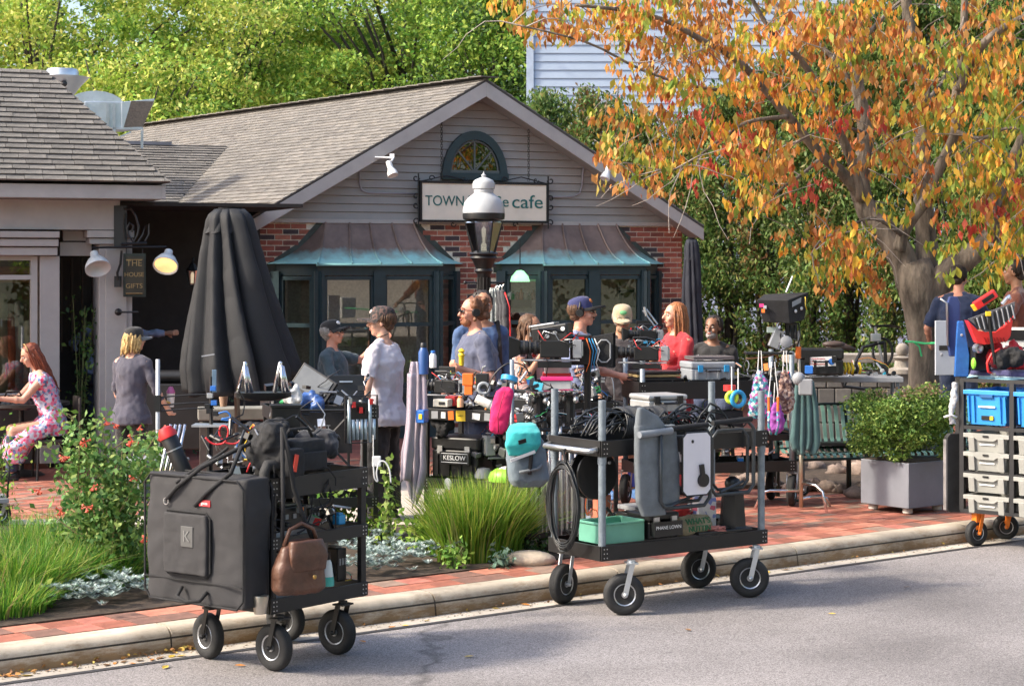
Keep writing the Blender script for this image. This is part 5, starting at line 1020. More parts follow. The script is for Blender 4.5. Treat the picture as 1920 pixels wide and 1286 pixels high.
  if sty in('short','cap','curly','bun'):
   q=B()
   for k in range(80):
    a=1.15+4.0*R();up=.02 if sty=='cap' else.1;pts=[]
    for j in range(5):f=j/4;e_=(1.25 if sty!='cap' else.35)*(1-f)-.75*f;pts.append((-.03+.1*math.cos(e_)*math.cos(a)+U(-.003,.003),.09*math.cos(e_)*math.sin(a)+U(-.003,.003),.03+.098*math.sin(e_)))
    q.tube(pts,[.003,.006,.0065,.006,.003],4,m=hm)
   q.build('hair_strands',hair,t,smooth='all',kind='stuff')
 if beard:
  q=B();q.ell((.05,0,-.078),(.05,.056,.045),12,8,m=hm);q.ell((.083,0,-.043),(.02,.035,.012),8,6,m=hm);q.ell((.083,0,-.082),(.022,.032,.02),8,6,m=hm);blob('beard',q,beard,t,.007,1,.012,.015);q=B();q.ell((.104,0,-.06),(.005,.019,.005),8,5,m=hm);q.build('lower_lip',LIP,t,smooth='all')
 if glasses:
  q=B()
  for k in(1,-1):q.ell((.103,k*.034,.008),(.006,.028,.02),10,6,m=hm);q.tube([(.1,k*.06,.014),(.05,k*.082,.014),(-.01,k*.084,.005)],.003,5,m=hm)
  q.tube([(.106,-.01,.014),(.106,.01,.014)],.003,5,m=hm);q.build('sunglasses',BLKP,t,smooth=True)
 return t,hm,S,AR,LG
def capon(t,hm,mat,brim=1,patch=None,back=0,tilt=0,brimmat=None,flat=0):
 m=hm@Euler((0,rad(-6+tilt),rad(180 if back else 0))).to_matrix().to_4x4()
 q=B();pr=[(1,-.01),(1.0,.02),(.97,.05),(.9,.075),(.74,.092),(.42,.103),(.06,.107),(0,.107)]
 q.lathe([(r*.1,z)for r,z in pr],18,m=m@Mx.Translation((-.012,0,.03))@Mx.Diagonal((1.06,.9,1,1)));c=q.build('cap',mat,t,smooth=True)
 q=B();vs=[];n=12
 for i in range(n+1):
  a=-1.25+2.5*i/n;r0,r1=.1,.1+.105*math.cos(a*.95)**.7;drop=0 if flat else.018*(abs(i-n/2)/(n/2))**2
  vs+=[(-.012+r0*1.04*math.cos(a),r0*.9*math.sin(a),.028),(-.012+r1*1.04*math.cos(a),r0*.9*math.sin(a)*(1+.0*1),.02-drop),(-.012+r1*1.04*math.cos(a),r0*.9*math.sin(a),.002-drop),(-.012+r0*1.04*math.cos(a),r0*.9*math.sin(a),.02)]
 fs=[]
 for i in range(n):
  for k in range(4):fs.append((4*i+k,4*i+(k+1)%4,4*i+4+(k+1)%4,4*i+4+k))
 q.add(vs,fs,m);q.build('brim',brimmat or mat,t,smooth=True)
 if patch:q=B();q.ell((.083,0,.083),(.014,.036,.024),10,6,rot=(0,-32,0),m=m);q.build('cap_patch',patch,t,smooth=True)
 return c
def phones(t,hm):
 q=B();q.tube([(-.01,.1*math.cos(a),.02+.105*math.sin(a))for a in[math.pi*i/14 for i in range(15)]],.008,6,m=hm);hb_=q.build('headphones',BLKP,t,smooth='all')
 for k in(1,-1):q=B();q.lathe([(.0,0),(.034,0),(.038,.012),(.03,.03),(0,.03)],12,m=hm@Mx.Translation((-.01,k*.082,-.005))@Euler((rad(-90*k),0,0)).to_matrix().to_4x4());q.build('ear_cup',BLKP,t,smooth=True)
def hz(py,D):return CH-(py-HZ)/F*D-.15
def gp(px,D,z=.15):p=P(px,500,D);return V((p.x,p.y,z))
BRN=M('brown_hair',(.1,.05,.025),.6,n=.4,sc_=40);DBR=M('dark_hair',(.03,.02,.015),.55,n=.4,sc_=40);GING=M('ginger_brown_hair',(.16,.065,.03),.6,n=.4,sc_=40);BLD=M('blonde_hair',(.5,.33,.13),.55,n=.35,sc_=40);AUB=M('auburn_hair',(.2,.05,.022),.5,n=.35,sc_=40);REDH=M('long_red_hair',(.32,.12,.045),.5,n=.35,sc_=40);GRYH=M('grey_hair',(.3,.28,.26),.6,n=.3,sc_=40);GRB=M('greying_beard',(.28,.26,.25),.8,n=.3,sc_=50);GBR=M('reddish_beard',(.24,.09,.04),.7,n=.3,sc_=50)
BLKC=cloth('black_cloth',(.014,.014,.016));NAVY=cloth('navy_cloth',(.018,.028,.07));DEN=cloth('dark_denim',(.03,.045,.09));SHB=M('black_shoe',(.02,.02,.02),.5)
t,hm,S,AR,LG=person('person in pale oversized T-shirt, black trousers and dark cap standing with back turned',gp(716,16.7),158,hz(580,16.7),SKIN,cloth('pale_lilac_tee',(.6,.56,.62),.06),.38,BLKC,(((.0,.1,-.28),(.03,.1,-.53)),((.03,-.07,-.29),(.12,-.07,-.54))),head=(26,3,0),hair=BRN,hairstyle='cap',shoes=SHB,girth=1.2,shirt_len=.79,baggy=1.6,group=None,lean=-.03)
capon(t,hm,M('patterned_dark_cap',rough=.8,vor=(60,[(.03,.025,.025),(.05,.04,.04),(.12,.07,.06),(.02,.02,.02)])),patch=M('pale_patch',(.5,.47,.45),.7));q=B();q.tube([(-.05,.07,-.1),(-.05,-.07,-.1),(.05,-.06,-.13),(.05,.06,-.13)],.005,5,m=hm,close=True);q.build('neck_cord',BLKP,t)
t,hm,S,AR,LG=person('bearded person in a slate blue T-shirt with headphones and sunglasses holding a yellow bottle cap thing up',gp(893,17.0),196,hz(560,17.0),SKIN2,cloth('slate_blue_tee',(.085,.095,.15),.12),.42,DEN,(((-.04,.1,-.29),(.19,.14,-.21),(0,-.6,.8),.95),((.05,-.02,-.28),(.2,.03,-.42))),head=(-4,2,0),hair=GING,hairstyle='curly',beard=GBR,shoes=SHB,glasses=1,girth=1.25,shirt_len=.78)
t['label']='bearded person in slate blue T-shirt, headphones and sunglasses holding a small yellow object'
phones(t,hm);q=B();q.box((0,0,0),(.004,.16,.045),m=Mx.Translation(S(.142,0,1.3))@Euler((0,rad(-6),0)).to_matrix().to_4x4());q.build('shirt_print',M('faded_red_print',(.35,.12,.12),.9),t)
yo=XF[t.name]@(AR[0][1]+V((.03,.02,.11)));b=B();b.lathe([(0,-.08),(.022,-.07),(.022,.0),(.03,.02),(.018,.04),(.03,.055),(.012,.075),(0,.078)],10);o=b.build('yellow_fruit_bar',YEL,smooth=True);o.location=yo;o.name='yellow_knob';tag(o,'small knobbly yellow object held up in the raised fist','toy')
t,hm,S,AR,LG=person('person with short dark hair and a dark backpack, mostly hidden behind the bearded one',gp(903,18.4),290,hz(549,18.4),SKIN3,cloth('blue_shirt_behind',(.05,.1,.22)),.9,DEN,hair=DBR,shoes=SHB,head=(-5,0,0))
q=B();q.loft([(S(-.2,0,1.0),.1,.17),(S(-.22,0,1.2),.13,.19),(S(-.2,0,1.45),.08,.15)],14,sq=.7);bp_o=thing('backpack','dark grey padded backpack worn by the half-hidden person','backpack',tuple(t.location),290);blob('bag',q,BLKF,bp_o,.014,3,.015,.08);q=B();[q.tube([S(-.15,k*.12,1.46),S(.05,k*.13,1.5),S(.13,k*.12,1.3),S(.02,k*.17,1.05)],.02,6)for k in(1,)];q.build('strap',BLKF,bp_o);q=B();q.tube([S(-.15,-.12,1.46),S(.05,-.13,1.5),S(.13,-.12,1.3),S(.02,-.17,1.05)],.02,6);q.build('strap',BLKF,bp_o)
t,hm,S,AR,LG=person('person with long brown locks and pale pink top raising both hands to the chin',gp(990,18.2),335,hz(592,18.2),SKIN3,cloth('pale_pink_top',(.55,.36,.34)),0,BLKC,(((.06,.06,-.24),(.17,-.1,-.04),(0,-1,.3),.8),((.08,-.04,-.24),(.19,.06,-.02),(0,1,.3),.8)),hair=BRN,hairstyle='dreads',female=1,shoes=SHB)
q=B();q.tube([S(.05,-.16,1.47),S(.12,-.14,1.25),S(.12,-.1,1.0)],.03,6);q.build('bag_strap',BLKF,t)
t,hm,S,AR,LG=person('person in a navy flat-brim cap, sunglasses and headphones behind the camera rigs',gp(1086,17.6),345,hz(562,17.6),SKIN2,cloth('striped_blue_shirt',(.2,.24,.4)),.42,DEN,(((.1,.06,-.26),(.3,.02,-.3)),((.06,-.06,-.27),(.17,.04,-.1),(0,1,.2),1.0)),hair=BRN,hairstyle='cap',beard=None,glasses=1,shoes=SHB,head=(5,0,0))
capon(t,hm,cloth('navy_cap',(.025,.03,.12)),patch=M('orange_patch',(.6,.2,.06),.7),flat=1,brimmat=BLKF,tilt=-6);phones(t,hm)
q=B();q.ell((.098,0,-.044),(.012,.034,.009),8,5,m=hm);q.build('moustache',BRN,t,smooth='all')
t,hm,S,AR,LG=person('bearded person in a tan cap, glasses, charcoal T-shirt and shorts working at the camera',gp(1165,18.3),285,hz(577,18.3),SKIN3,cloth('charcoal_tee',(.055,.045,.05)),.4,cloth('dark_shorts',(.05,.05,.06)),(((.2,.06,-.14),(.4,.0,-.02),(0,0,-1),.8),((.02,-.1,-.28),(.2,-.08,-.46))),hair=GRYH,hairstyle='cap',beard=M('sandy_beard',(.3,.2,.13),.8),shoes=M('blue_trainers',(.08,.18,.4),.6),shortp=1,glasses=0,head=(-14,4,0),girth=1.08)
capon(t,hm,cloth('tan_cap',(.42,.34,.22)),patch=M('green_patch',(.12,.35,.15),.7),tilt=14)
for k in(1,-1):q=B();q.tube([(.104,k*.034+.026*math.cos(a),.006+.018*math.sin(a))for a in[i*.785 for i in range(8)]],.0028,5,m=hm,close=True);q.build('eyeglasses',BLKP,t)
for kn,an in LG:q=B();q.tube([an+V((0,0,.02)),an.lerp(kn,.5)],[.046,.055],12);q.build('blue_sock',M('blue_sock',(.06,.09,.45),.85,n=.2),t)
t,hm,S,AR,LG=person('person with very long red hair and a red dress standing right of the camera rig',gp(1270,18.7),205,hz(570,18.7),SKIN,cloth('red_dress',(.55,.03,.04),.1),.9,cloth('red_skirt',(.5,.03,.04)),(((.08,.06,-.25),(.27,.04,-.28)),((.1,-.05,-.24),(.28,.02,-.25))),hair=REDH,hairstyle='long',female=1,shoes=SHB,head=(-8,0,0))
t,hm,S,AR,LG=person('person with dark curly hair and grey beard in a black T-shirt sitting at the back',gp(1337,20.6),262,1.8,SKIN4,cloth('black_tee',(.018,.018,.02)),.42,DEN,legs=((.42,.12,.72),(.42,.12,.32))and(((.42,.14,.72),(.40,.14,.3)),((.42,-.14,.72),(.40,-.14,.3))),seat=.72,hair=DBR,hairstyle='short',beard=GRB,shoes=SHB,head=(-22,0,0))
q=B();q.box((.0,0,0),(.004,.15,.05),m=Mx.Translation(S(.143,-.02,1.3)));q.build('shirt_print',M('white_print',(.6,.6,.6),.9),t)
st_=thing('tall_stool','black tall stool under the seated bearded person','stool',tuple(gp(1337,20.6)),262);b=B();b.box((.02,0,.58),(.4,.42,.05));b.build('seat',BLKF,st_,bevel=.01)
for sx in(-1,1):
 for sy in(-1,1):b=B();b.bar((.02+sx*.17,sy*.18,.56),(.02+sx*.22,sy*.23,0),.025);b.build('leg',BLK,st_)
b=B();b.box((.22,0,.25),(.03,.42,.03));b.build('footrest',BLK,st_)
t,hm,S,AR,LG=person('person with blonde hair, black cap and plum blouse seen from behind',gp(246,18.2),62,hz(622,18.2)+.02,SKIN,cloth('plum_blouse',(.06,.058,.085),.15),.78,BLKC,(((.02,.06,-.28),(.12,.06,-.5)),((.04,-.1,-.27),(.17,-.14,-.46),(0,0,1),.9)),hair=BLD,hairstyle='mid',female=1,shoes=SHB,head=(-22,0,0),lean=.04,shirt_len=.78)
capon(t,hm,cloth('black_cap',(.02,.019,.02)),tilt=4,brimmat=cloth('grey_brim',(.2,.21,.22)));q=B();q.tube([AR[1][1]+V((.0,.0,.035)),AR[1][1]+V((.01,.0,.05))],.034,10);q.build('bracelet',YEL if 0 else M('brass',(.5,.3,.1),.3,.9),t)
dk=XF[t.name]@V((.42,-.02,1.05));b=B();b.lathe([(0,0),(.03,0),(.038,.11),(.04,.13),(.036,.135),(0,.135)],12);o=b.build('paper_cup',M('cup_white',(.65,.62,.6),.5),smooth=True);o.location=XF[t.name]@(AR[1][1]+V((.06,0,.0)));tag(o,'white cup with coloured lid held by the blonde person','cup');b=B();b.lathe([(.041,.13),(.041,.15),(.02,.19),(0,.195)],12);b.build('dome_lid',M('cup_lid',(.4,.1,.25),.3),o,smooth=True)
FLO=M('floral_dress',rough=.85,vor=(34,[(.62,.06,.16),(.4,.46,.62),(.55,.6,.72),(.7,.18,.3),(.12,.2,.38),(.6,.64,.72),(.75,.3,.42)]),n=.2)
def skirt(S,s):return[(V((.42,0,.18))*s,.1*s,.2*s),(V((.40,0,.36))*s,.17*s,.24*s),(V((.2,0,.5))*s,.26*s,.22*s),(V((.06,0,.6))*s,.17*s,.2*s),(S(0,0,1.0),.13*s,.17*s)]
t,hm,S,AR,LG=person('person with long auburn hair in pink and blue floral sundress seated at a table',gp(103,20.0),200,1.72,SKIN,FLO,0,None,(((.2,.03,-.22),(.42,.03,-.2)),((.2,-.02,-.22),(.4,.05,-.22))),legs=(((.44,.1,.52),(.46,.1,.09)),((.44,-.1,.52),(.42,-.12,.09))),seat=.52,hair=AUB,hairstyle='long',female=1,shoes=SHB,head=(5,22,0),lean=.3,skirt=skirt,shirt_len=.8)
q=B();q.tube([LG[0][0]+V((0,0,-.05)),LG[0][1]],[.075,.06],12);q.tube([LG[1][0]+V((0,0,-.05)),LG[1][1]],[.075,.06],12);blob('jeans',q,DEN,t,.012)
q=B();q.tube([(.02,.08*math.cos(a),.06+.075*math.sin(a))for a in[math.pi*i/10 for i in range(11)]],.006,5,m=hm);q.build('hair_clip',M('clip_gold',(.5,.35,.15),.4),t)
t,hm,S,AR,LG=person('grey-haired person in trucker cap and teal T-shirt reaching one arm out',gp(632,19.3),345,1.75,SKIN2,cloth('teal_tee',(.04,.07,.09)),.42,DEN,(((.17,.17,-.05),(.34,.3,.12)),((.12,-.08,-.24),(.3,-.12,-.32))),legs=(((.42,.12,.56),(.42,.12,.09)),((.42,-.12,.56),(.42,-.12,.09))),seat=.56+.19,hair=GRYH,hairstyle='mid' if 0 else 'cap',shoes=SHB,glasses=1,head=(-4,-6,0),lean=-.1)
capon(t,hm,BLKC,patch=WHT,tilt=-4)
t,hm,S,AR,LG=person('person in pale blue long-sleeved shirt and jeans leaning in the dark doorway',gp(190,22.9),80,1.8,SKIN,cloth('pale_blue_shirt',(.36,.46,.72),.08),.97,DEN,(((.06,.26,-.16),(.2,.16,-.42)),((.02,-.27,-.05),(.06,-.52,-.04))),hair=DBR,shoes=SHB,girth=1.1,side_lean=.0,lean=.3,head=(0,20,0))
fc=thing('flight_case','long black flight case that the two people at the right stand on','case',(P(1858,500,19.2).x,19.2,.15),20);b=B();b.box((0,0,.24),(1.9,.8,.42));b.build('body',BLKP,fc,bevel=.01)
for sx in(-.8,.8):
 for sy in(-.3,.3):b=B();b.lathe([(.0,-.015),(.03,-.015),(.03,.015),(0,.015)],10,m=Mx.Translation((sx,sy,.03))@Euler((rad(90),0,0)).to_matrix().to_4x4());b.build('castor',RUB,fc)
t,hm,S,AR,LG=person('person in a navy T-shirt with back turned beside the orange tree trunk',gp(1797,19.3,.15+.45),75,1.74,SKIN2,cloth('navy_tee',(.02,.035,.09)),.45,DEN,(((.05,.12,-.27),(.2,.1,-.42)),((.12,-.12,-.25),(.28,-.1,-.4))),hair=DBR,shoes=SHB,girth=1.1,head=(-20,10,0),lean=.1)
t,hm,S,AR,LG=person('person in a rust brown T-shirt at the right edge leaning over the crate rack',gp(1908,18.9,.15+.45),160,1.8,SKIN3,cloth('rust_tee',(.2,.06,.035)),.45,DEN,(((.05,.2,-.22),(.25,.22,-.3),(0,0,-1),.8),((.1,-.1,-.26),(.3,-.1,-.3))),hair=DBR,shoes=SHB,girth=1.15)
def caster(t,x,y,r,ang,fork=STL,w=.065,z1=.3,z0=0):
 m=Mx.Translation((x,y,z0+r))@Euler((0,0,rad(ang))).to_matrix().to_4x4()@Euler((rad(90),0,0)).to_matrix().to_4x4()
 h=w/2;pr=[(r*.52,-h*.75),(r*.62,-h),(r*.82,-h*1.05),(r*.93,-h*.85),(r*.985,-h*.5)]
 for i in range(5):zz=-h*.4+h*.2*i;pr+=[(r,zz-.002),(r*.985,zz+.001)]if r>.08 else[(r,zz)]
 pr+=[(r*.985,h*.5),(r*.93,h*.85),(r*.82,h*1.05),(r*.62,h),(r*.52,h*.75)]
 b=B();b.lathe(pr,30,m=m);wh=b.build('wheel',RUB,t,smooth=True)
 b=B();b.lathe([(.0,-h*.9),(r*.16,-h*.9),(r*.17,-h*.55),(r*.2,-h*.4),(r*.44,-h*.62),(r*.54,-h*.88),(r*.56,-h*.8),(r*.56,h*.8),(r*.54,h*.88),(r*.44,h*.62),(r*.2,h*.4),(r*.17,h*.55),(r*.16,h*.9),(0,h*.9)],20,m=m);b.build('rim',STL,wh,smooth=True)
 q=Mx.Translation((x,y,z0))@Euler((0,0,rad(ang))).to_matrix().to_4x4();b=B();tr=r*.35
 for s in(-1,1):
  a_,c_=V((0,s*(h+.012),r)),V((tr,s*(h+.012),z1-z0-.02));b.bar(q@a_,q@c_,.035,.006,up=q.to_3x3()@V((0,1,0)));b.ell(q@a_,(.016,.016,.016),8,6)
 b.box((tr,0,z1-z0-.02),(.08,w+.035,.01),m=q);b.tube([q@V((tr,0,z1-z0-.02)),q@V((tr,0,z1-z0))],.028,10);b.tube([q@V((0,-h-.02,r)),q@V((0,h+.02,r))],.009,8);b.build('fork',fork,t)
def tray(t,x0,x1,y0,y1,z0,z1,mat=BLK,nm='tray',holes=True):
 b=B();b.box(((x0+x1)/2,(y0+y1)/2,z0+.008),(x1-x0-.012,y1-y0-.012,.01));tr=b.build(nm,mat,t)
 for c,d in((((x0+x1)/2,y0,(z0+z1)/2),(x1-x0,.012,z1-z0)),(((x0+x1)/2,y1,(z0+z1)/2),(x1-x0,.012,z1-z0)),((x0,(y0+y1)/2,(z0+z1)/2),(.012,y1-y0-.014,z1-z0)),((x1,(y0+y1)/2,(z0+z1)/2),(.012,y1-y0-.014,z1-z0))):
  b=B();b.box(c,d);b.build('side_panel',mat,tr,bevel=.002)
 b=B()
 for x in(x0+.02,x0+.045,x1-.02,x1-.045):
  for k in range(3):b.lathe([(0,-.003),(.0045,-.003),(.0045,0)],6,m=Mx.Translation((x,y0-.006,z0+(z1-z0)*(.2+.3*k)))@Euler((rad(90),0,0)).to_matrix().to_4x4()@Mx.Diagonal((1,1,-1,1)))
 b.build('rivets',STL,tr,kind='stuff');return tr
def IT(name,label,cat,x0,y0,x1,y1,D,rz=0,group=None):
 c=P((x0+x1)/2,y1,D);return thing(name,label,cat,tuple(c),rz,group),(x1-x0)*D/F,(y1-y0)*D/F
def case(t,w,d,h,mat,latch=BLKP,lid=.3):
 b=B();b.box((0,0,h*(1-lid)/2),(w,d,h*(1-lid)-.006));
 n=max(2,int(w/.09))
 b.build('case_body',mat,t,bevel=.012);b=B();b.box((0,0,h*(1-lid/2)),(w+.012,d+.012,h*lid));b.build('case_lid',mat,t,bevel=.014)
 for i in range(n):x=-w/2+w*(i+.5)/n;b=B();b.box((x,-d/2-.006,h*.32),(.025,.014,h*.5));b.build('rib',mat,t)
 for s in(-.3,.3):b=B();b.box((s*w,-d/2-.012,h*(1-lid)),(.045,.02,.06));b.build('latch',latch,t)
 b=B();b.tube([(-.07,-d/2-.005,h*.55),(-.06,-d/2-.04,h*.52),(.06,-d/2-.04,h*.52),(.07,-d/2-.005,h*.55)],.009,6);b.build('handle',BLKP,t)
def cam_rig(name,lab,px,py,D,rz,s=1.0,hood=False):
 t=thing(name,lab,'camera',tuple(P(px,py,D)),rz);XF[t.name]=RT(tuple(t.location),rz=rz)
 z=.0;S_=lambda*a:tuple(q*s for q in a)
 b=B();b.box(S_(0,0,.17),S_(.26,.14,.15));b.box(S_(-.03,-.075,.18),S_(.15,.02,.1));b.build('camera_body',BLKP,t,bevel=.008*s)
 b=B();b.lathe([(.0,-.02),(.055*s,-.02),(.058*s,.05*s),(.05*s,.055*s),(.052*s,.1*s),(.062*s,.105*s),(.064*s,.17*s),(0,.17*s)],20,m=Mx.Translation(S_(.13,0,.18))@Euler((0,rad(90),0)).to_matrix().to_4x4());b.build('lens',BLKP,t,smooth=True)
 for k in(.03,.08,.13):b=B();b.lathe([(.06*s,0),(.066*s,0),(.066*s,.015*s),(.06*s,.015*s)],20,m=Mx.Translation(S_(.13+k,0,.18))@Euler((0,rad(90),0)).to_matrix().to_4x4());b.build('focus_ring',RUB,t)
 b=B();b.add([S_(.3,-.05,.12),S_(.3,.05,.12),S_(.3,.05,.24),S_(.3,-.05,.24),S_(.4,-.1,.08),S_(.4,.1,.08),S_(.4,.1,.28),S_(.4,-.1,.28)],[(0,1,5,4),(1,2,6,5),(2,3,7,6),(3,0,4,7),(3,2,1,0)]);b.build('matte_box',BLKP,t)
 for sy in(-1,1):b=B();b.tube([S_(-.22,sy*.045,.07),S_(.3,sy*.045,.07)],.008*s,8);b.build('support_rod',GREYP,t)
 b=B();b.tube([S_(-.1,0,.25),S_(-.1,0,.31),S_(.0,0,.34),S_(.14,0,.34),S_(.14,0,.25)],.014*s,8);b.build('top_handle',BLKP,t)
 b=B();b.box(S_(-.2,0,.17),S_(.08,.11,.16));b.build('battery',GREYP if R()<.5 else BLKP,t,bevel=.006*s);b=B();b.box(S_(-.245,.0,.17),S_(.012,.09,.12));b.build('battery_plate',STL,t)
 b=B();b.box(S_(.06,-.16,.33),S_(.2,.025,.12));mo=b.build('monitor',BLKP,t,bevel=.005*s);b=B();b.box(S_(.06,-.1745,.33),S_(.18,.003,.1));b.build('screen',M('dark_screen',(.02,.025,.03),.1),mo)
 b=B();b.tube([S_(.06,-.1,.25),S_(.06,-.14,.3)],.008*s,6);b.build('monitor_arm',STL,t)
 for k,(m_,y0)in enumerate(((CYN,-.08),(RED,.05),(BLKP,-.09),(STL,.02),(BLKP,.09))):
  pts=[S_(-.2+.04*k,y0,.25)];
  for j in range(6):pts.append(S_(-.2+.07*j+U(-.02,.02),y0+U(-.03,.03),.26+.06*math.sin(j*1.3+k)+U(-.02,.02)))
  b=B();b.tube(pts,.004*s,5);b.build('cable',m_,t,smooth='all')
 for k in range(18):
  x,y,zz=U(-.22,.3),-.085+U(-.02,.01),U(.08,.3);b=B();
  if k%3==0:b.lathe([(0,0),(.02*s,0),(.022*s,.015*s),(0,.018*s)],10,m=Mx.Translation(S_(x,y,zz))@Euler((rad(90),0,0)).to_matrix().to_4x4());b.build('knob',STL if k else RED,t)
  else:b.box(S_(x,y,zz),S_(U(.02,.05),.02,U(.015,.04)));b.build('clamp',[BLKP,STL,CYN,GREYP,BLKP][k%5],t)
 b=B();b.box(S_(0,0,.03),S_(.3,.1,.05));b.build('base_plate',BLK,t);return t
def coil(b,c,ax,ay,r0,turns,wire,rng=.015,n=22):
 pts=[]
 for i in range(turns*n+1):a=2*math.pi*i/n;r=r0*(1+.08*math.sin(i*.37))+U(-rng,rng)*.3;o=math.sin(i*.11)*rng;pts.append(V(c)+ax*(r*math.cos(a))+ay*(r*1.0*math.sin(a))+ax.cross(ay)*(o+U(-rng,rng)*.5))
 b.tube(pts,wire,5)
C1=thing('equipment_cart','black rolling cart at the left kerb with a padded case hung on its side','cart',(-1.40,11.13,0),52.5);T1=XF[C1.name];L1,W1_=.84,.6
for(x,y,a)in((.05,.02,-92),(.62,.05,-88),(.06,.58,-100),(.72,.58,-80)):caster(C1,x,y,.137,a,BLK,.068,.33)
tray(C1,0,L1,0,W1_,.335,.42);tray(C1,.0,L1,0,W1_,.70,.775);tray(C1,0,L1,0,W1_,1.0,1.12)
for x,y in((.03,.02),(L1-.03,.02),(.03,W1_-.02),(L1-.03,W1_-.02)):b=B();b.box((x,y,.72),(.045,.035,.78));b.build('post',BLK,C1,bevel=.003)
b=B();b.box((.56,-.01,1.062),(.16,.004,.03));b.build('shelf_tag',BLKP,C1)
for x in(.1,.24):b=B();b.tube([(-.05,.0,.72),(-.05,0,1.16),(-.03,.0,1.2),(.1,-.02,1.2),(.12,-.02,1.15),(.12,-.02,1.0)]if x<.2 else[(-.02,.03,.42),(-.02,.03,1.12)],.033 if x<.2 else.028,10);b.build('padded_handle',RUB,C1,smooth='all')
bg_=thing('case_bag','big dark grey padded fabric case with a square front pocket hanging on the left cart','bag',tuple(T1@V((-.03,-.06,.39))),142.5);Wb,Hb,Db=.83,.75,.25
SOFT=M('grey_ballistic_nylon',(.032,.031,.034),.75,n=.2,sc_=4,bump=.5,bsc=350)
def softbox(name,x0,x1,y0,y1,z0,z1,mat,parent,vox=.014,disp=.02,dsc=.12):
 b=B();n=14;cx,cy=(x0+x1)/2,(y0+y1)/2
 b.loft([((cx,cy,z0+(z1-z0)*t),(x1-x0)/2*(1-.02*abs(2*t-1)**6),(y1-y0)/2*(1-.1*abs(2*t-1)**6))for t in(0,.03,.25,.5,.75,.97,1)],32,sq=.22)
 return blob(name,b,mat,parent,vox,3,disp,dsc)
softbox('body',0,Wb,0,Db,0,Hb,SOFT,bg_,.012,.055,.3)
softbox('front_pocket',.27,.63,Db-.01,Db+.035,.18,.53,SOFT,bg_,.008,.012,.1)
PIPING=BLKF
def rrect(x0,x1,z0,z1,y,r=.03):return[(x0+r,y,z0),(x1-r,y,z0),(x1,y,z0+r),(x1,y,z1-r),(x1-r,y,z1),(x0+r,y,z1),(x0,y,z1-r),(x0,y,z0+r)]
for rr in(rrect(.26,.64,.17,.54,Db+.008),rrect(.005,Wb-.005,.01,Hb-.01,Db-.005,.05),rrect(.005,Wb-.005,.01,Hb-.01,.01,.05)):b=B();b.tube(rr,.007,6,close=True);b.build('piping',BLKF,bg_)
b=B();b.box((.42,Db+.036,.4),(.1,.01,.12));b.build('patch',M('grey_patch',(.09,.09,.09),.7),bg_,bevel=.003);text('patch_letter','K',.09,M('patch_outline',(.16,.16,.16),.7),bg_,Mx.Translation((.42,Db+.043,.4))@Euler((rad(90),0,rad(180))).to_matrix().to_4x4())
b=B();b.box((.3,Db+.008,.6),(.09,.012,.035));tg_=b.build('red_label',M('red_label',(.6,.04,.05),.6),bg_);text('label_letters','gates',.026,WHT,bg_,Mx.Translation((.3,Db+.0155,.6))@Euler((rad(90),0,rad(180))).to_matrix().to_4x4(),.001)
b=B();b.box((.41,Db+.004,.14),(.8,.008,.006));b.build('seam',BLKF,bg_)
b=B();b.tube([(.5,Db+.0,.1),(.49,Db+.05,.05),(.4,Db+.06,.03),(.3,Db+.05,.045),(.29,Db,.09)],.012,6);b.build('grab_handle',BLKF,bg_,smooth='all')
for x0_,z0_ in((.62,.6),(.38,.58)):b=B();b.tube([(x0_,Db+.012,z0_),(x0_-.1,Db+.02,z0_+.08),(x0_-.26,Db-.02,z0_+.2),(.22,.05,Hb+.16),(.2,-.1,Hb+.2)],.013,6);b.build('strap',BLKF,bg_,smooth='all')
b=B();b.tube([(.62+.02*math.cos(a),Db+.016,.59+.02*math.sin(a))for a in[i*.7 for i in range(9)]],.004,5,close=True);b.build('ring',STL,bg_)
LEA=M('brown_leather',(.1,.045,.028),.42,n=.35,sc_=7,bump=.3,bsc=60)
lbg=thing('leather_bag','brown leather satchel hanging from its strap on the side of the left cart','bag',tuple(P(560,1112,11.0)),40);q=B();q.loft([((0,0,.0),.13,.05),((0,0,.03),.165,.075),((0,0,.16),.16,.07),((.02,0,.27),.13,.04),((.03,0,.3),.1,.02)],20,sq=.6);blob('bag_body',q,LEA,lbg,.009,3,.02,.1)
q=B();q.loft([((.03,-.055,.13),.12,.02),((.03,-.06,.22),.13,.025),((.03,-.02,.31),.11,.05),((.03,.03,.3),.1,.02)],18,sq=.6);blob('flap',q,LEA,lbg,.009,3,.012,.1)
b=B();b.tube([(-.1,0,.28),(-.06,0,.37),(.02,0,.4),(.1,0,.36),(.13,0,.28)],.012,6);b.build('carry_handle',LEA,lbg,smooth='all');b=B();b.ell((.05,-.09,.1),(.014,.008,.014),8,5);b.build('clasp',M('brass',(.5,.3,.1),.3,.9),lbg)
b=B();b.tube([(.12,.02,.28),(.06,.04,.42),(0.0,.05,.6),(-.03,.05,.78),(-.06,.08,.95)],.014,6);b.tube([(-.1,.02,.28),(-.08,.04,.5),(-.06,.08,.95)],.012,6);b.build('shoulder_strap',LEA if 0 else BLKF,lbg,smooth='all')
def on1(x,y,z):return tuple(T1@V((x,y,z)))
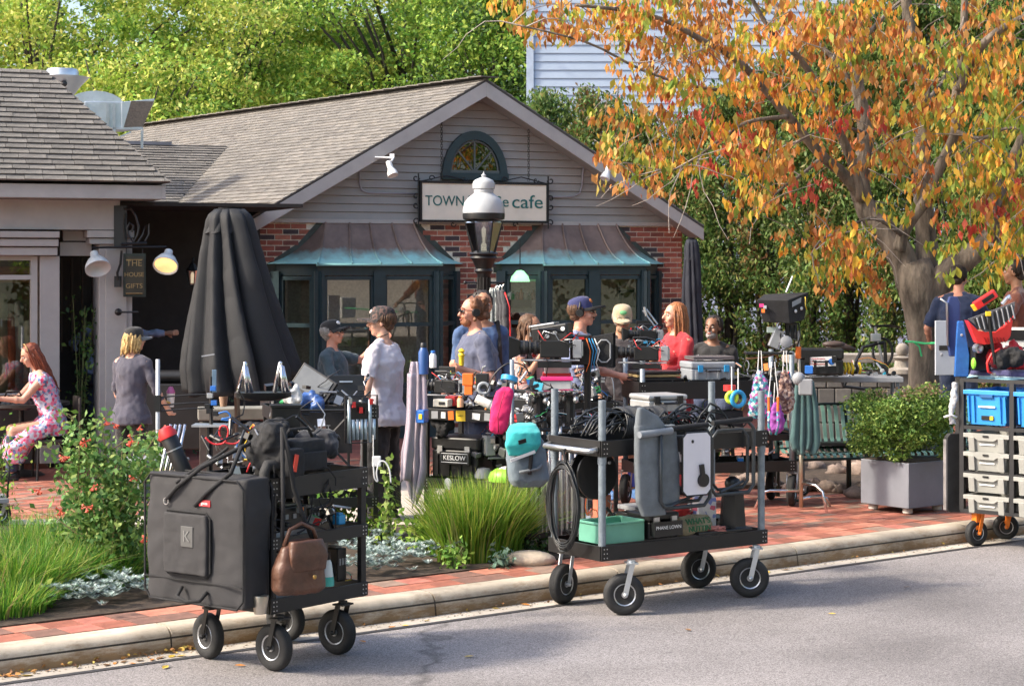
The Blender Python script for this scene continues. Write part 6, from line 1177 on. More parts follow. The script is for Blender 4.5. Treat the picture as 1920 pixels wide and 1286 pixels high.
def jacket(name,lab,loc,rx,ry,rz_,mat=BLKF,cat='jacket',seed=0):
 t=thing(name,lab,cat,loc);q=B();r_=random.Random(seed)
 for i in range(9):q.ell((r_.uniform(-rx,rx)*.6,r_.uniform(-ry,ry)*.6,rz_*r_.uniform(.3,.8)),(rx*r_.uniform(.35,.6),ry*r_.uniform(.35,.6),rz_*r_.uniform(.3,.45)),10,7,rot=(r_.uniform(-30,30),r_.uniform(-30,30),r_.uniform(0,90)))
 blob('fabric',q,mat,t,.012,2,.05,.06);return t
jacket('jacket','crumpled black rain jacket heaped on top of the left cart',on1(.1,.12,1.12),.17,.15,.3,seed=3);jacket('jacket','second dark jacket thrown over the right of the left cart top',on1(.62,.24,1.12),.15,.13,.22,cloth('dark_navy_shell',(.015,.017,.025)),seed=21);jacket('jacket','dark sweater bunched at the back of the left cart top',on1(.36,.42,1.12),.2,.12,.28,seed=23)
t=thing('camera_bag','soft black camera bag on the top shelf of the left cart','bag',on1(.36,.12,1.12),52);softbox('body',-.15,.15,-.1,.1,0,.2,BLKF,t,.01,.02,.08);softbox('pocket',-.12,.12,-.13,-.09,.02,.13,BLKF,t,.008,.01,.08);b=B();b.tube([(-.12,0,.2),(-.08,0,.26),(.08,0,.26),(.12,0,.2)],.01,6);b.build('carry_handle',BLKF,t,smooth='all')
t=thing('pouch','small black pouch with an orange-red reflector at the top shelf corner of the left cart','pouch',on1(.12,-.05,1.13),52);softbox('body',-.07,.07,-.05,.05,0,.16,BLKF,t,.008,.01,.06);b=B();b.box((-.02,-.055,.08),(.03,.01,.1),r=(0,12,0));b.build('reflector',M('red_reflector',(.75,.06,.03),.25),t,bevel=.003)
t,w,h=IT('storage_box','upright black box standing behind the jacket on the left cart','box',508,762,562,802,11.9,10);b=B();b.box((0,0,h/2-.1),(w,.14,h+.2));b.build('box_body',BLKP,t,bevel=.006);b=B();b.box((0,0,h+.006),(w+.012,.152,.014));b.build('lid',BLKP,t)
t,w,h=IT('folding_chair','folded black canvas camp chair with a small white logo behind the left cart','chair',560,772,660,850,12.6,5);b=B();b.add([(-w/2,0,0),(w/2,.02,0),(w/2,.02,h),(w*.1,.0,h*.98),(-w/2,0,h)],[(0,1,2,3,4)]);q=b.build('canvas',BLKF,t);q.modifiers.new('s','SOLIDIFY').thickness=.008
for a_,c_ in(((-w/2,-.02,h),(w/2,-.02,-.1)),((w/2,-.02,h),(-w/2,-.02,-.1)),((-w/2,0,h+.01),(w/2,0,h+.01))):b=B();b.tube([a_,c_],.009,6);b.build('frame_tube',BLK,t)
text('chair_logo','NACTT',.045,GREYP,t,Mx.Translation((-w*.12,-.014,h*.62))@Euler((rad(90),0,0)).to_matrix().to_4x4(),.001)
t,w,h=IT('tube_rack','small frame of silver tubes with black and red fittings standing on the left cart','rack',650,742,706,830,12.05,20);b=B()
for i in range(7):
 x=-w/2+w*(i+.5)/7;b=B();z0_=0 if i in(0,5)else.02;b.tube([(x,0,z0_),(x,0,h*(.92 if i in(0,5)else.5))],.011,8);b.build('tube',M('pale_blue_steel',(.4,.5,.56),.3,.6),t,smooth='all')
b=B();b.tube([(-w/2-.01,.01,0),(-w/2-.01,.01,h),(w/2+.01,.01,h),(w/2+.01,.01,0)],.007,6,close=True);b.build('frame',BLK,t)
for i,(x,z)in enumerate(((-.3,.82),(-.05,.7),(.12,.68),(.3,.88),(-.42,.9))):b=B();b.box((x*w,-.02,z*h),(.02,.02,.035));b.build('fitting',[RED,RED,BLKP,RED,STL][i],t)
b=B();b.box((0,.015,h*.65),(w*.7,.012,h*.4));b.build('back_plate',BLKP,t)
t,w,h=IT('clamp_stand','chrome pair of A-shaped grips on a black tray above the left cart','stand',440,678,546,750,12.1,8);b=B();b.loft([((0,0,0),.1,.07),((0,0,.02),w/2,.08),((0,0,.05),w/2,.085)],20,sq=.5);b.build('base_tray',BLKP,t,smooth=True)
for s_ in(-1,1):
 x=s_*w*.32;b=B();b.tube([(x-.045,0,.04),(x-.005*s_,0,h-.01),(x+.0,.0,h)],[.014,.013,.008],8);b.tube([(x+.045,0.02,.04),(x+.008,.01,h-.03)],[.014,.012],8);b.tube([(x+.012,-.02,.05),(x,-.01,h-.02)],[.012,.01],8);b.build('a_frame',CHR,t,smooth='all')
b=B();b.tube([(.06,0,0),(.06,0,-.12),(.1,0,-.2)],.01,6);b.ell((.07,0,-.1),(.03,.03,.04),8,6);b.build('ball_mount',STL,t)
t,w,h=IT('antenna_mast','black and blue telescopic antenna mast on a plate at the left cart top','mast',380,683,412,795,11.9,0);b=B();b.tube([(0,0,-.1),(0,0,h*.8)],.012,8);b.build('mast',BLKP,t);b=B();b.box((.02,0,h*.72),(.028,.02,h*.38));b.build('blue_bar',M('steel_blue',(.16,.25,.36),.3,.5),t,bevel=.003);b=B();b.box((0,0,-.006),(.22,.16,.012));b.build('plate',STL,t)
for k,(x,z)in enumerate(((-.02,.3),(.02,.36),(-.005,.48),(.015,.6),(-.01,.22),(.03,.18))):b=B();b.box((x,-.015,z*h),(.035,.03,.03));b.build('bracket',[BLKP,BLU,STL,BLU,BLKP,BLKP][k],t,bevel=.002)
b=B();b.tube([(-.01,0,-.01),(-.01,0,-.3)],.02,8);b.build('support',BLKP,t)
t,w,h=IT('speedlight_tube','black cylindrical light tube with a bright red cap leaning on the left cart','light',320,790,360,872,11.55,0);m=Mx.Translation((0,0,0))@Euler((0,rad(-24),0)).to_matrix().to_4x4();b=B();b.lathe([(0,-.05),(.05,-.05),(.052,.19),(.045,.2),(0,.2)],16,m=m);b.build('tube_body',BLKP,t,smooth=True);b=B();b.lathe([(.058,.185),(.056,.21),(.04,.245),(0,.255)],16,m=m);b.build('red_cap',RED,t,smooth=True);b=B();b.lathe([(.053,.1),(.054,.1),(.054,.108),(.053,.108)],16,m=m);b.build('band',STL,t)
for i in range(4):
 t=thing('chrome_pole','slim chrome pole leaning beside the hanging case, '+['outermost','second','third','innermost'][i]+' of four','pole',tuple(P(287+i*9,950,11.75)),0,'chrome poles');b=B();b.tube([(0,0,0),(.1,.05,.5)],.01,8);b.build('pole',CHR,t,smooth='all')
def cable(name,lab,pts,D,mat,r=.006,cat='cable'):
 ps=[P(x,y,D+(q[0]if q else 0))for x,y,*q in pts];out=[]
 for i in range(len(ps)-1):
  p0,p1,p2,p3=ps[max(i-1,0)],ps[i],ps[i+1],ps[min(i+2,len(ps)-1)]
  for k in range(5):t_=k/5;out.append(.5*((2*p1)+(p2-p0)*t_+(2*p0-5*p1+4*p2-p3)*t_*t_+(3*p1-p0-3*p2+p3)*t_**3))
 b=B();b.tube(out+[ps[-1]],r,6);o=b.build(name,mat,smooth='all');return tag(o,lab,cat)
cable('cable','bright red cable looping over the left cart and down past the jacket',[(385,820),(400,832),(420,830),(428,812),(425,800),(414,800),(412,815),(425,830),(445,830),(460,812),(475,800),(490,803),(498,815),(490,840),(470,868),(463,885)],11.5,M('red_cable',(.6,.03,.04),.4))
cable('cable','bright blue cable tangle beside the mast on the left cart',[(410,775),(425,772),(432,782),(415,786),(440,790),(452,800),(448,820),(445,840),(452,850),(465,862)],11.7,M('blue_cable',(.03,.16,.5),.4))
cable('charger_cable','white charging cable hanging off the right end of the left cart',[(700,868),(702,895),(708,902),(706,885),(712,866),(722,866),(730,880),(733,905)],11.75,WHT,.005)
t,w,h=IT('power_adapter','small white power adapter on the right end of the left cart top','adapter',698,855,714,874,11.8);b=B();b.box((0,0,h/2),(w,.04,h));b.build('plug_body',WHT,t,bevel=.004);b=B();b.tube([(-.02,0,h),(-.02,0,h+.13)],.003,5);b.build('pin_wire',WHT,t)
cable('strap','black strap knot rising from the hanging case to the cart top',[(330,905),(365,880),(395,862),(420,845),(428,838)],11.2,BLKF,.011,'strap')
for i,(x,y,z,sx,sy,sz,m_,lab,nm,cat)in enumerate([(.3,.2,.785,.22,.2,.14,BLKP,'black charger unit on the middle shelf of the left cart','charger','charger'),(.55,.25,.785,.1,.16,.1,BLKP,'small black box in the middle of the middle shelf of the left cart','gear_box','box'),(.67,.08,.78,.06,.06,.06,CYN,'bright blue cup on the middle shelf of the left cart','blue_cup','cup'),(.2,.2,.43,.24,.3,.22,BLKP,'black battery box deep in the bottom tray of the left cart','battery_box','box'),(.42,.1,.43,.32,.03,.3,M('grey_board',(.16,.15,.15),.6),'flat grey board standing in the bottom tray of the left cart','board','board'),(.7,.16,.43,.08,.16,.2,BLKP,'black flask-like unit at the right end of the bottom tray of the left cart','battery_pack','battery')]):
 t=thing(nm,lab,cat,on1(x,y,z),52.5);b=B();b.box((0,0,sz/2),(sx,sy,sz));b.build('shell',m_,t,bevel=.008);b=B();b.box((0,0,sz+.006),(sx*.6,sy*.6,.012));b.build('top_plate',GREYP if m_ is BLKP else m_,t,bevel=.002)
 if m_ is BLKP:
  for k in range(3):b=B();b.box((-sx*.3+k*sx*.3,-sy/2-.003,sz*.6),(sx*.12,.008,sz*.2));b.build('slot',GREYP,t)
t=thing('spray_bottle','clear spray bottle with teal liquid in the bottom tray of the left cart','bottle',on1(.52,.03,.43),0);b=B();b.lathe([(0,0),(.035,0),(.036,.03),(.022,.14),(.012,.16),(0,.16)],12);b.build('bottle_body',M('clear_plastic_white',(.6,.65,.65),.2),t,smooth=True);b=B();b.lathe([(0,-.0),(.0365,.001),(.0375,.03),(.032,.06),(0,.06)],12);b.build('teal_liquid',M('teal_liquid',(.05,.4,.35),.2),t,smooth=True);b=B();b.box((0,0,.18),(.025,.05,.04));b.build('nozzle',BLKP,t)
t=thing('steel_cup','brushed steel cup holder under the corner of the left cart','cup',tuple(P(488,1150,11.0)));b=B();b.lathe([(0,0),(.035,0),(.05,.1),(.048,.105),(0,.1)],16);b.build('cup_body',M('warm_steel',(.5,.45,.38),.3,.8),t,smooth=True)
t=thing('light_stand','grey vertical pole of a stand between the blonde person and the umbrella','stand',tuple(gp(296,16.6)));b=B();b.tube([(0,0,.05),(0,0,1.4)],.019,10);b.build('pole',PIPE if 0 else M('pale_pipe',(.45,.47,.5),.35,.3),t,smooth='all')
for z in(1.0,1.07,.95):b=B();b.tube([(0,0,z),(.25,.02,z+.02),(.48,.05,z+.025)],.008,6);b.build('boom_rod',BLKP,t)
for k in range(3):a=k*2.1;b=B();b.tube([(0,0,.3),(.35*math.cos(a),.35*math.sin(a),0)],.012,6);b.build('leg',BLKP,t)
b=B();b.box((-.0,0,1.02),(.05,.05,.14));b.build('clamp',BLKP,t)
t,w,h=IT('grill','dark covered grill counter with a grey rounded top under the big umbrella','grill',285,690,362,800,20.5);b=B();b.box((.1,0,h*.2),(w+.25,.5,h*1.1));b.build('cabinet',BLKP,t,bevel=.01);b=B();b.tube([(-w/2,-.05,h*.86),(w*.75,-.05,h*.86)],.07,12);b.build('lid',BLK,t,smooth=True)
t,w,h=IT('planter_box','grey stone coping wall with brick below under the big umbrella','wall',372,762,560,860,19.8,10);b=B();b.box((0,0,h*.88),(w,.35,h*.22));b.build('coping',M('grey_stone',(.24,.24,.22),.8),t,bevel=.01);b=B();b.box((0,0,h*.2),(w*.96,.3,h*1.0));b.build('wall_body',BRK if 0 else M('shaded_stone',(.08,.07,.065),.8,n=.3),t)  # body stone of the ledge, darker than its coping
t,w,h=IT('terracotta_pot','small pale clay pot on the coping below the big umbrella','pot',410,735,428,762,19.5);b=B();b.lathe([(0,0),(w*.35,0),(w*.5,h*.85),(w*.55,h*.86),(w*.55,h),(0,h)],14);b.build('pot_body',M('clay',(.35,.25,.18),.8),t,smooth=True)
t,w,h=IT('laptop_case','open black hard case with its lid up beside the person in the pale T-shirt','case',615,705,685,765,15.6,8);b=B();b.box((0,0,.03),(w,.3,.07));b.build('case_base',BLKP,t,bevel=.01);b=B();b.box((0,.13,h*.55),(w,.05,h*.9),r=(-14,0,0));b.build('case_lid',BLKP,t,bevel=.01);b=B();b.box((0,.1,h*.8),(w*.35,.012,.012),r=(-14,0,0));b.build('lid_badge',STL,t)
t,w,h=IT('monitor','tilted black monitor with silver edge seen above the left cart','monitor',565,690,612,760,15.4,-25);b=B();b.box((0,0,h*.55),(.35,.03,h*.75),r=(-18,28,0));b.build('screen_housing',BLKP,t,bevel=.006);b=B();b.box((0,-.02,h*.6),(.3,.004,h*.6),r=(-18,28,0));b.build('screen',M('grey_screen',(.12,.13,.14),.15),t);b=B();b.tube([(0,.02,h*.4),(0,.05,-.2)],.015,8);b.build('stand',BLKP,t)
jacket('blue_bag','bunched blue plastic bag behind the left cart',tuple(P(583,778,15.0)),.12,.08,.18,M('blue_film',(.04,.1,.3),.4,n=.3),'bag',5)
jacket('white_bag','crumpled white plastic bag between the chrome grips and the blue bag',tuple(P(551,775,14.8)),.07,.07,.2,M('white_film',(.55,.55,.55),.4),'bag',6)
BC=thing('utility_cart','black service cart behind the left cart carrying cases and bags','cart',tuple(gp(600,15.2)),15);tray(BC,-.4,.45,-.1,.4,1.0,1.1)
for x in(-.38,.43):
 for y in(-.08,.38):b=B();b.box((x,y,.55),(.035,.035,1.0));b.build('post',BLK,BC);caster(BC,x,y,.06,30,STL,.03,.15)
tray(BC,-.4,.45,-.1,.4,.3,.38)
C2=thing('cable_cart','long two-tier black cart with grey pipe posts loaded with black cable at the kerb','cart',(.60,12.90,0),35);T2=XF[C2.name];L2,W2=1.5,.6
for(x,y,a)in((.17,-.03,-27),(L2-.17,.0,-32),(.09,W2-.05,18),(L2-.2,W2-.08,-12)):caster(C2,x,y,.14,a,M('zinc_fork',(.6,.63,.66),.35,.7),.075,.37)
tray(C2,0,L2,0,W2,.37,.47);tray(C2,0,L2,0,W2,1.07,1.18)
for x,y,zt_ in((.03,.03,1.45),(L2-.03,.03,1.46),(.03,W2-.03,1.5),(L2-.03,W2-.03,1.5)):b=B();b.tube([(x,y,.4),(x,y,zt_)],.026,12);b.lathe([(.03,-.03),(.032,.03)],12,c=(x,y,1.05));b.build('pipe_post',PIPE,C2,smooth=True)
b=B();b.tube([(-.01,.03,1.12),(-.07,.05,1.11),(-.07,W2-.05,1.11),(-.01,W2-.03,1.12)],.018,10);b.build('push_handle',STL,C2,smooth='all')
def on2(x,y,z):return tuple(T2@V((x,y,z)))
CBL=M('black_cable',(.018,.02,.022),.4,n=.2)
t=thing('cable_pile','sprawling pile of black cable heaped along the top tray of the cable cart','cables',on2(.75,.3,1.19),35)
for k in range(46):
 x0_,y0_=U(-.6,.55),U(-.2,.18);a=U(-.35,.35)+(.5 if k%2 else-.2);pts=[];ln=U(.3,.6);hgt=U(.08,.2)
 for j in range(8):f=j/7;pts.append((max(-.72,min(.72,x0_+(f-.5)*ln*math.cos(a))),y0_+(f-.5)*ln*math.sin(a)*.5+.02*math.sin(j*1.3+k),.0+hgt*math.sin(math.pi*min(1,f*1.02))**.7*(1-.25*abs(x0_))+U(0,.015)))
 b=B();b.tube(pts,.0075,6);b.build('cable',CBL,t,smooth='all')
for cx,r_,nt_ in((-.42,.16,14),(-.18,.15,10)):
 for k in range(nt_):
  b=B();cx2=cx+k*.014;pts=[(cx2+.03*math.sin(a),r_*(.9+.012*k)*math.cos(a)-.02,.05+r_*.9*(.9+.03*math.sin(k))*math.sin(a))for a in[i*math.pi/14-.35 for i in range(19)]];b.tube(pts,.0075,6);b.build('cable_loop',CBL,t,smooth='all')
t=thing('cable_coil','large hanging coil of thin black cable at the left end of the cable cart','cable',on2(-.11,.28,1.05),35);ax,ay=V((0,1,0)),V((0,0,1))
for k in range(13):b=B();r_=.135+.0035*k;pts=[(U(-.004,.004)+.012*math.sin(k),r_*math.cos(a)+.012*math.cos(k*2.1),-.33+(.31-.004*k)*math.sin(a)+.01*math.sin(k*1.7))for a in[i*2*math.pi/26 for i in range(26)]];b.tube(pts,.0065,5,close=True);b.build('cable_loop',CBL,t,smooth='all')
b=B();b.tube([(0,-.03,-.03),(0,0,.05),(.06,.02,.06)],.012,6);b.build('tie',BLKF,t)
t=thing('cable_drum','round black cable drum behind the hanging coil on the cable cart','drum',on2(.16,.3,.92),35);b=B();b.lathe([(0,-.05),(.17,-.05),(.17,-.035),(.12,-.03),(.12,.03),(.17,.035),(.17,.05),(0,.05)],28,m=Euler((rad(90),0,0)).to_matrix().to_4x4());b.build('drum_body',BLKP,t,smooth=True);b=B();b.ell((.1,-.055,.08),(.014,.008,.014),8,5);b.build('hub_bolt',STL,t)
GC=M('grey_canvas',(.16,.18,.2),.85,n=.2,sc_=8,bump=.5,bsc=200);FR=M('chair_frame_grey',(.05,.055,.06),.35,.3)
t=thing('director_chair','folded director chair with grey padded canvas hung on the left of the cable cart','chair',on2(.38,-.09,1.32),35)
q=B();q.loft([((-.06,0,-.1),.09,.03),((-.03,0,-.06),.13,.035),((-.06,0,.02),.09,.03),((-.12,0,.08),.02,.02)],18,sq=.6);blob('seat_flap',q,GC,t,.009,3,.006,.12)
q=B();q.loft([((.0,0,-.66),.1,.03),((-.04,0,-.55),.11,.035),((-.06,0,-.3),.1,.035),((-.06,0,-.04),.1,.035)],18,sq=.5);blob('padded_back',q,GC,t,.009,3,.006,.12);q=B();q.loft([((.15,.03,-.6),.1,.02),((.15,.03,-.3),.1,.02),((.12,.03,-.05),.09,.02)],14,sq=.5);blob('side_panel',q,GC,t,.009,3,.01,.09)
b=B();b.tube([(-.16,-.045,-.1),(.12,-.045,-.085)],.024,10);b.build('arm_pad',M('grey_foam',(.2,.22,.25),.7),t,smooth=True)
for pts in([(.02,-.05,-.1),(.02,-.05,-.56),(.05,-.05,-.6),(.12,-.05,-.6)],):b=B();b.tube(pts,.013,8);b.build('frame_tube',FR,t,smooth='all')
for k,(x0_,x1_,z0_,z1_,y_)in enumerate(((.44,.88,.70,1.24,-.09),(.9,1.3,.76,1.26,-.075))):
 t=thing('folding_chair',['black tubular folded chair holding a white board on the cable cart','black tubular folded chair at the right half of the cable cart'][k],'chair',on2((x0_+x1_)/2,y_,z0_),35,'folded chairs on the cable cart');w=x1_-x0_;h=z1_-z0_
 b=B();b.tube(rrect(-w/2,w/2,0,h,0,.05),.014,8,close=True);b.build('frame_tube',FR,t,smooth='all');b=B();b.tube(rrect(-w/2+.05,w/2-.02,.03,h-.06,.04,.05),.012,8,close=True);b.build('frame_tube',FR,t,smooth='all')
 b=B();b.tube([(-w/2+.02,0,h),(w/2-.02,.0,h+.015)],.02,10);b.build('arm_pad',BLKF,t,smooth=True)
 b=B();b.tube([(-w*.3,-.01,.02),(w*.35,.04,h*.15)],.01,6);b.build('brace',FR,t)
t=thing('whiteboard','white board with rounded corners and a black knob clipped to the cable cart','board',on2(.73,-.125,.78),35);w,h=.25,.43;b=B();rr=rrect(-w/2,w/2,0,h,-.006,.035);b.add([p for p in rr]+[(p[0],.006,p[2])for p in rr],[tuple(range(8)),tuple(range(8,16))[::-1]]+[(i,8+i,8+(i+1)%8,(i+1)%8)for i in range(8)]);b.build('panel',M('white_board',(.72,.7,.76),.35,n=.04),t);b=B();b.tube(rrect(-w/2,w/2,0,h,0,.035),.008,6,close=True);b.build('rim',BLKP,t)
b=B();b.lathe([(0,0),(.048,0),(.046,.018),(0,.022)],16,m=Mx.Translation((.05,-.008,.1))@Euler((rad(90),0,0)).to_matrix().to_4x4());b.box((.035,-.02,.17),(.035,.016,.08),r=(0,-8,0));b.build('knob',BLKP,t);b=B();b.ell((-.04,-.008,h-.06),(.012,.005,.012),10,5);b.build('hole',BLKP,t)
t=thing('metal_cone','black tapered hexagonal holder standing on the lower tray of the cable cart','holder',on2(1.26,.1,.475),35);b=B();b.lathe([(.1,0),(.105,.02),(.098,.03),(.082,.26),(.088,.265),(.088,.275),(.05,.275)],6);b.build('holder_body',BLKP,t);b=B();b.lathe([(0,.27),(.045,.27),(.06,.33),(.05,.36),(.02,.38),(0,.38)],12);b.build('top_cap',BLKP,t,smooth=True)
t=thing('tray_lid','flat black tray lid lying at the right of the lower deck of the cable cart','lid',on2(1.1,.1,.475),35);b=B();b.box((0,0,.012),(.5,.22,.02));b.build('lid_plate',BLKP,t,bevel=.006);b=B();b.box((0,0,.028),(.4,.12,.01));b.build('raised_rim',BLKP,t,bevel=.003)
TEALB=M('teal_plastic_bin',(.13,.36,.27),.4,n=.1)
t=thing('storage_bin','teal green open plastic bin on the lower tray of the cable cart','bin',on2(.22,.17,.475),35);w,d,h=.36,.26,.135
for c,dd in(((0,-d/2,h/2),(w,.008,h)),((0,d/2,h/2),(w,.008,h)),((-w/2,0,h/2),(.008,d-.01,h)),((w/2,0,h/2),(.008,d-.01,h)),((0,0,.006),(w-.01,d-.01,.01))):b=B();b.box(c,dd);b.build('wall',TEALB,t,bevel=.002)
b=B();b.tube(rrect(-w/2-.008,w/2+.008,-d/2-.008,d/2+.008,0,.02),.009,6,m=Mx.Translation((0,0,h))@Euler((rad(-90),0,0)).to_matrix().to_4x4(),close=True);b.build('rim',TEALB,t)
t=thing('tool_case','black tool case with white letters beside the teal bin on the cable cart','case',on2(.56,.14,.475),35);case(t,.26,.24,.18,BLKP,STL);b=B();b.box((0,-.155,.075),(.25,.034,.1));b.build('front_plate',BLKP,t);text('case_letters','PHANE LOWN',.034,WHT,t,Mx.Translation((0,-.173,.085))@Euler((rad(90),0,0)).to_matrix().to_4x4(),.001)
t=thing('burlap_bag','crumpled tan bag with big green letters on the lower tray of the cable cart','bag',on2(.87,.1,.475),35);q=B();q.loft([((0,0,0),.15,.07),((0,0,.05),.17,.08),((.01,0,.1),.16,.05),((.0,0,.13),.15,.02)],20,sq=.6);blob('bag_body',q,M('burlap',(.32,.27,.18),.9,n=.3,sc_=10,bump=.5,bsc=150),t,.009,2,.025,.07)
TG=M('green_print',(.03,.14,.06),.8);text('bag_letters',"WHAT'S",.06,TG,t,Mx.Translation((-.01,-.09,.1))@Euler((rad(70),0,0)).to_matrix().to_4x4(),.004);text('bag_letters',"NUTTIN",.055,TG,t,Mx.Translation((0,-.098,.048))@Euler((rad(86),0,0)).to_matrix().to_4x4(),.004)
t=thing('gift_bag','white gift bag with pink and blue flowers and curled ribbon on the cable cart','bag',on2(1.08,.2,.475),30);b=B();b.box((0,0,.12),(.15,.08,.24),tp=1);b.build('bag_body',M('flower_print_paper',rough=.6,vor=(30,[(.65,.63,.66),(.7,.68,.7),(.62,.6,.66),(.6,.12,.2),(.66,.64,.68),(.2,.25,.55),(.7,.68,.7)])),t);
for k in range(4):b=B();b.tube([(-.06+.04*k,-.02,.24),(-.055+.04*k,-.03,.28),(-.035+.04*k,-.02,.29)],.004,5);b.build('ribbon',WHT,t)
b=B()
for k in range(24):pts=[(U(-.09,.12),U(-.1,-.02),U(.0,.04))for _ in range(4)];b.tube(pts,.004,4)
o=b.build('paper_shred',M('red_white_shred',(.5,.2,.18),.7,n=.5,sc_=60));o.location=on2(1.03,.1,.49);tag(o,'heap of red and white shredded paper beside the gift bag','paper',None);o['kind']='stuff'
jacket('red_jacket','bunched red cloth behind the tan bag on the cable cart',on2(.9,.38,.475),.2,.1,.16,cloth('red_cloth',(.5,.03,.03)),'jacket',8)
t=thing('clapper_tray','stack of flat black and white trays on the lower deck of the cable cart','tray',on2(.72,.45,.475),35);
for k in range(4):b=B();b.box((0,0,.02+k*.05),(.36-.02*k,.2,.03));b.build('tray_plate',[BLKP,WHT,BLKP,GREYP][k],t,bevel=.004)
t=thing('orange_case','salmon orange flat case standing behind the teal bin','case',on2(.33,.42,.475),35);b=B();b.box((0,0,.14),(.12,.06,.28));b.build('case_body',M('salmon',(.6,.17,.1),.5),t,bevel=.006);b=B();b.box((0,0,.29),(.06,.03,.02));b.build('handle',BLKP,t)
t=thing('grey_case','silver-grey hard case behind the cables on the cable cart','case',tuple(P(1234,770,14.6)),25);case(t,.33,.3,.13,M('silver_case',(.4,.4,.4),.4,.3),BLKP)
for i in range(2):t=thing('tape_roll',['yellow roll of tape hanging left of the blue one on the cable cart','blue roll of tape hanging from a white cord on the cable cart'][i],'tape',tuple(P((1372,1384)[i],(745,748)[i],13.75)),(0,25)[i]);b=B();r_=(.035,.052)[i];b.tube([(r_*math.cos(a),0,r_*math.sin(a))for a in[k*2*math.pi/20 for k in range(20)]],.016,8,close=True);b.build('roll',[M('neon_yellow',(.6,.75,.05),.5),CYN][i],t,smooth='all');b=B();b.tube([(0,0,r_),(0,0,.22)],.005,5);b.build('cord',WHT,t)
t=thing('tape_roll','red roll of tape above the yellow one on the cable cart','tape',tuple(P(1368,727,13.8)),10);b=B();b.lathe([(.018,-.02),(.045,-.02),(.045,.02),(.018,.02)],18);b.build('roll',RED,t,smooth=True)
C3=thing('camera_cart','black camera cart crowded with gear behind the ornamental grass, sticker strip along its edge','cart',tuple(gp(792,15.5))[:2]+(.15,),-28);T3=XF[C3.name]=RT(tuple(C3.location),rz=-28);L3,W3=1.06,.6
def on3(x,y,z):return tuple(T3@V((x,y,z)))
tray(C3,0,L3,0,W3,.97,1.06);tray(C3,0,L3,0,W3,.42,.5)
for x,y in((.03,.02),(L3-.03,.02),(.03,W3-.02),(L3-.03,W3-.02)):b=B();b.box((x,y,.68),(.035,.035,.78));b.build('post',BLK,C3);caster(C3,x,y,.1,40,STL,.06,.42)
stk_c=[YEL,WHT,RED,GREYP,WHT,ORG,BLU,GRNP,WHT,RED]
for k,(x,w,h,m_)in enumerate(((.03,.05,.05,RED),(.12,.06,.06,GREYP),(.2,.04,.05,WHT),(.27,.05,.07,ORG),(.36,.085,.085,YEL),(.5,.07,.05,WHT),(.6,.05,.06,GREYP),(.75,.06,.04,BLU),(.86,.05,.06,RED),(.96,.04,.05,WHT))):b=B();b.box((x,-.0095,1.01),(w,.002,h),r=(0,U(-6,6),0));b.build('sticker',m_,C3)
text('sticker_letters','SAFETY',.016,BLKP,C3,Mx.Translation((.36,-.0115,1.01))@Euler((rad(90),0,0)).to_matrix().to_4x4(),.0006)
b=B();b.ell((.24,-.008,.4-.0+.06),(.035,.004,.05),12,6);b.build('round_sticker',WHT,C3)
t=thing('lens_case','black case with a white framed word KESLOW on the middle cart lower shelf','case',on3(.27,.22,.5),-28);case(t,.42,.34,.33,BLKP,STL);b=B();b.box((.03,-.212,.17),(.27,.03,.1));b.build('name_plate',BLKP,t);text('case_letters','KESLOW',.052,WHT,t,Mx.Translation((.03,-.2285,.17))@Euler((rad(90),0,0)).to_matrix().to_4x4(),.001);b=B();b.tube([(-.09,-.228,.135),(.15,-.228,.135),(.15,-.228,.205),(-.09,-.228,.205)],.0025,4,close=True);b.build('word_frame',WHT,t)
cam_rig('camera_rig','black camera rig sitting on the lower shelf of the middle cart',800,800,15.5,20,1).location=on3(.66,.3,.6)
cam_rig('camera_rig','cluttered camera rig behind the blue bottle on the middle cart',838,752,15.9,160,.72)
jacket('dark_cloth','black focusing cloth draped at the left of the middle cart',on3(.14,.06,.8),.1,.06,.2,BLKF,'cloth',9)
jacket('tan_hat','crumpled tan cloth hat at the right end of the middle cart lower shelf',on3(.93,.02,.52),.09,.08,.26,cloth('khaki',(.36,.3,.2)),'hat',10)
t=thing('bicycle_helmet','lime green and white bicycle helmet on the lower shelf of the middle cart','helmet',on3(.72,.06,.5),-28);b=B();b.lathe([(.11,0),(.115,.03),(.1,.07),(.06,.1),(.0,.11)],18,m=Mx.Diagonal((1.2,.9,1,1)));b.build('shell',GRNP,t,smooth=True)
for k in(-1,0,1):b=B();b.tube([(-.11,k*.035,.05),(0,k*.035,.112),(.11,k*.035,.05)],.009,6);b.build('vent_rib',WHT,t,smooth='all')
t=thing('silver_dome','small grey dome unit on the lower shelf of the middle cart','device',on3(.52,.08,.5),-28);b=B();b.lathe([(.07,0),(.075,.04),(.05,.09),(0,.1)],14);b.build('dome',GREYP,t,smooth=True);b=B();b.lathe([(.08,0),(.08,.015),(.07,.018)],14);b.build('base_ring',BLKP,t)
def bottle(name,lab,px,py,D,h,r,m1,m2,lid=.15):
 t=thing(name,lab,'bottle',tuple(P(px,py,D)));b=B();b.lathe([(0,0),(r,.004),(r*1.02,h*.7),(r*.6,h*(1-lid)),(r*.55,h*(1-lid)),(0,h*(1-lid))],16);b.build('bottle_body',m1,t,smooth=True);b=B();b.lathe([(0,h*(1-lid)),(r*.65,h*(1-lid)),(r*.65,h*.97),(r*.5,h),(0,h)],14);b.build('cap',m2,t,smooth=True);return t
bottle('water_bottle','tall blue metal water bottle with a loop cap on the middle cart',794,702,15.2,.25,.04,M('navy_bottle',(.03,.09,.28),.35),BLKP)
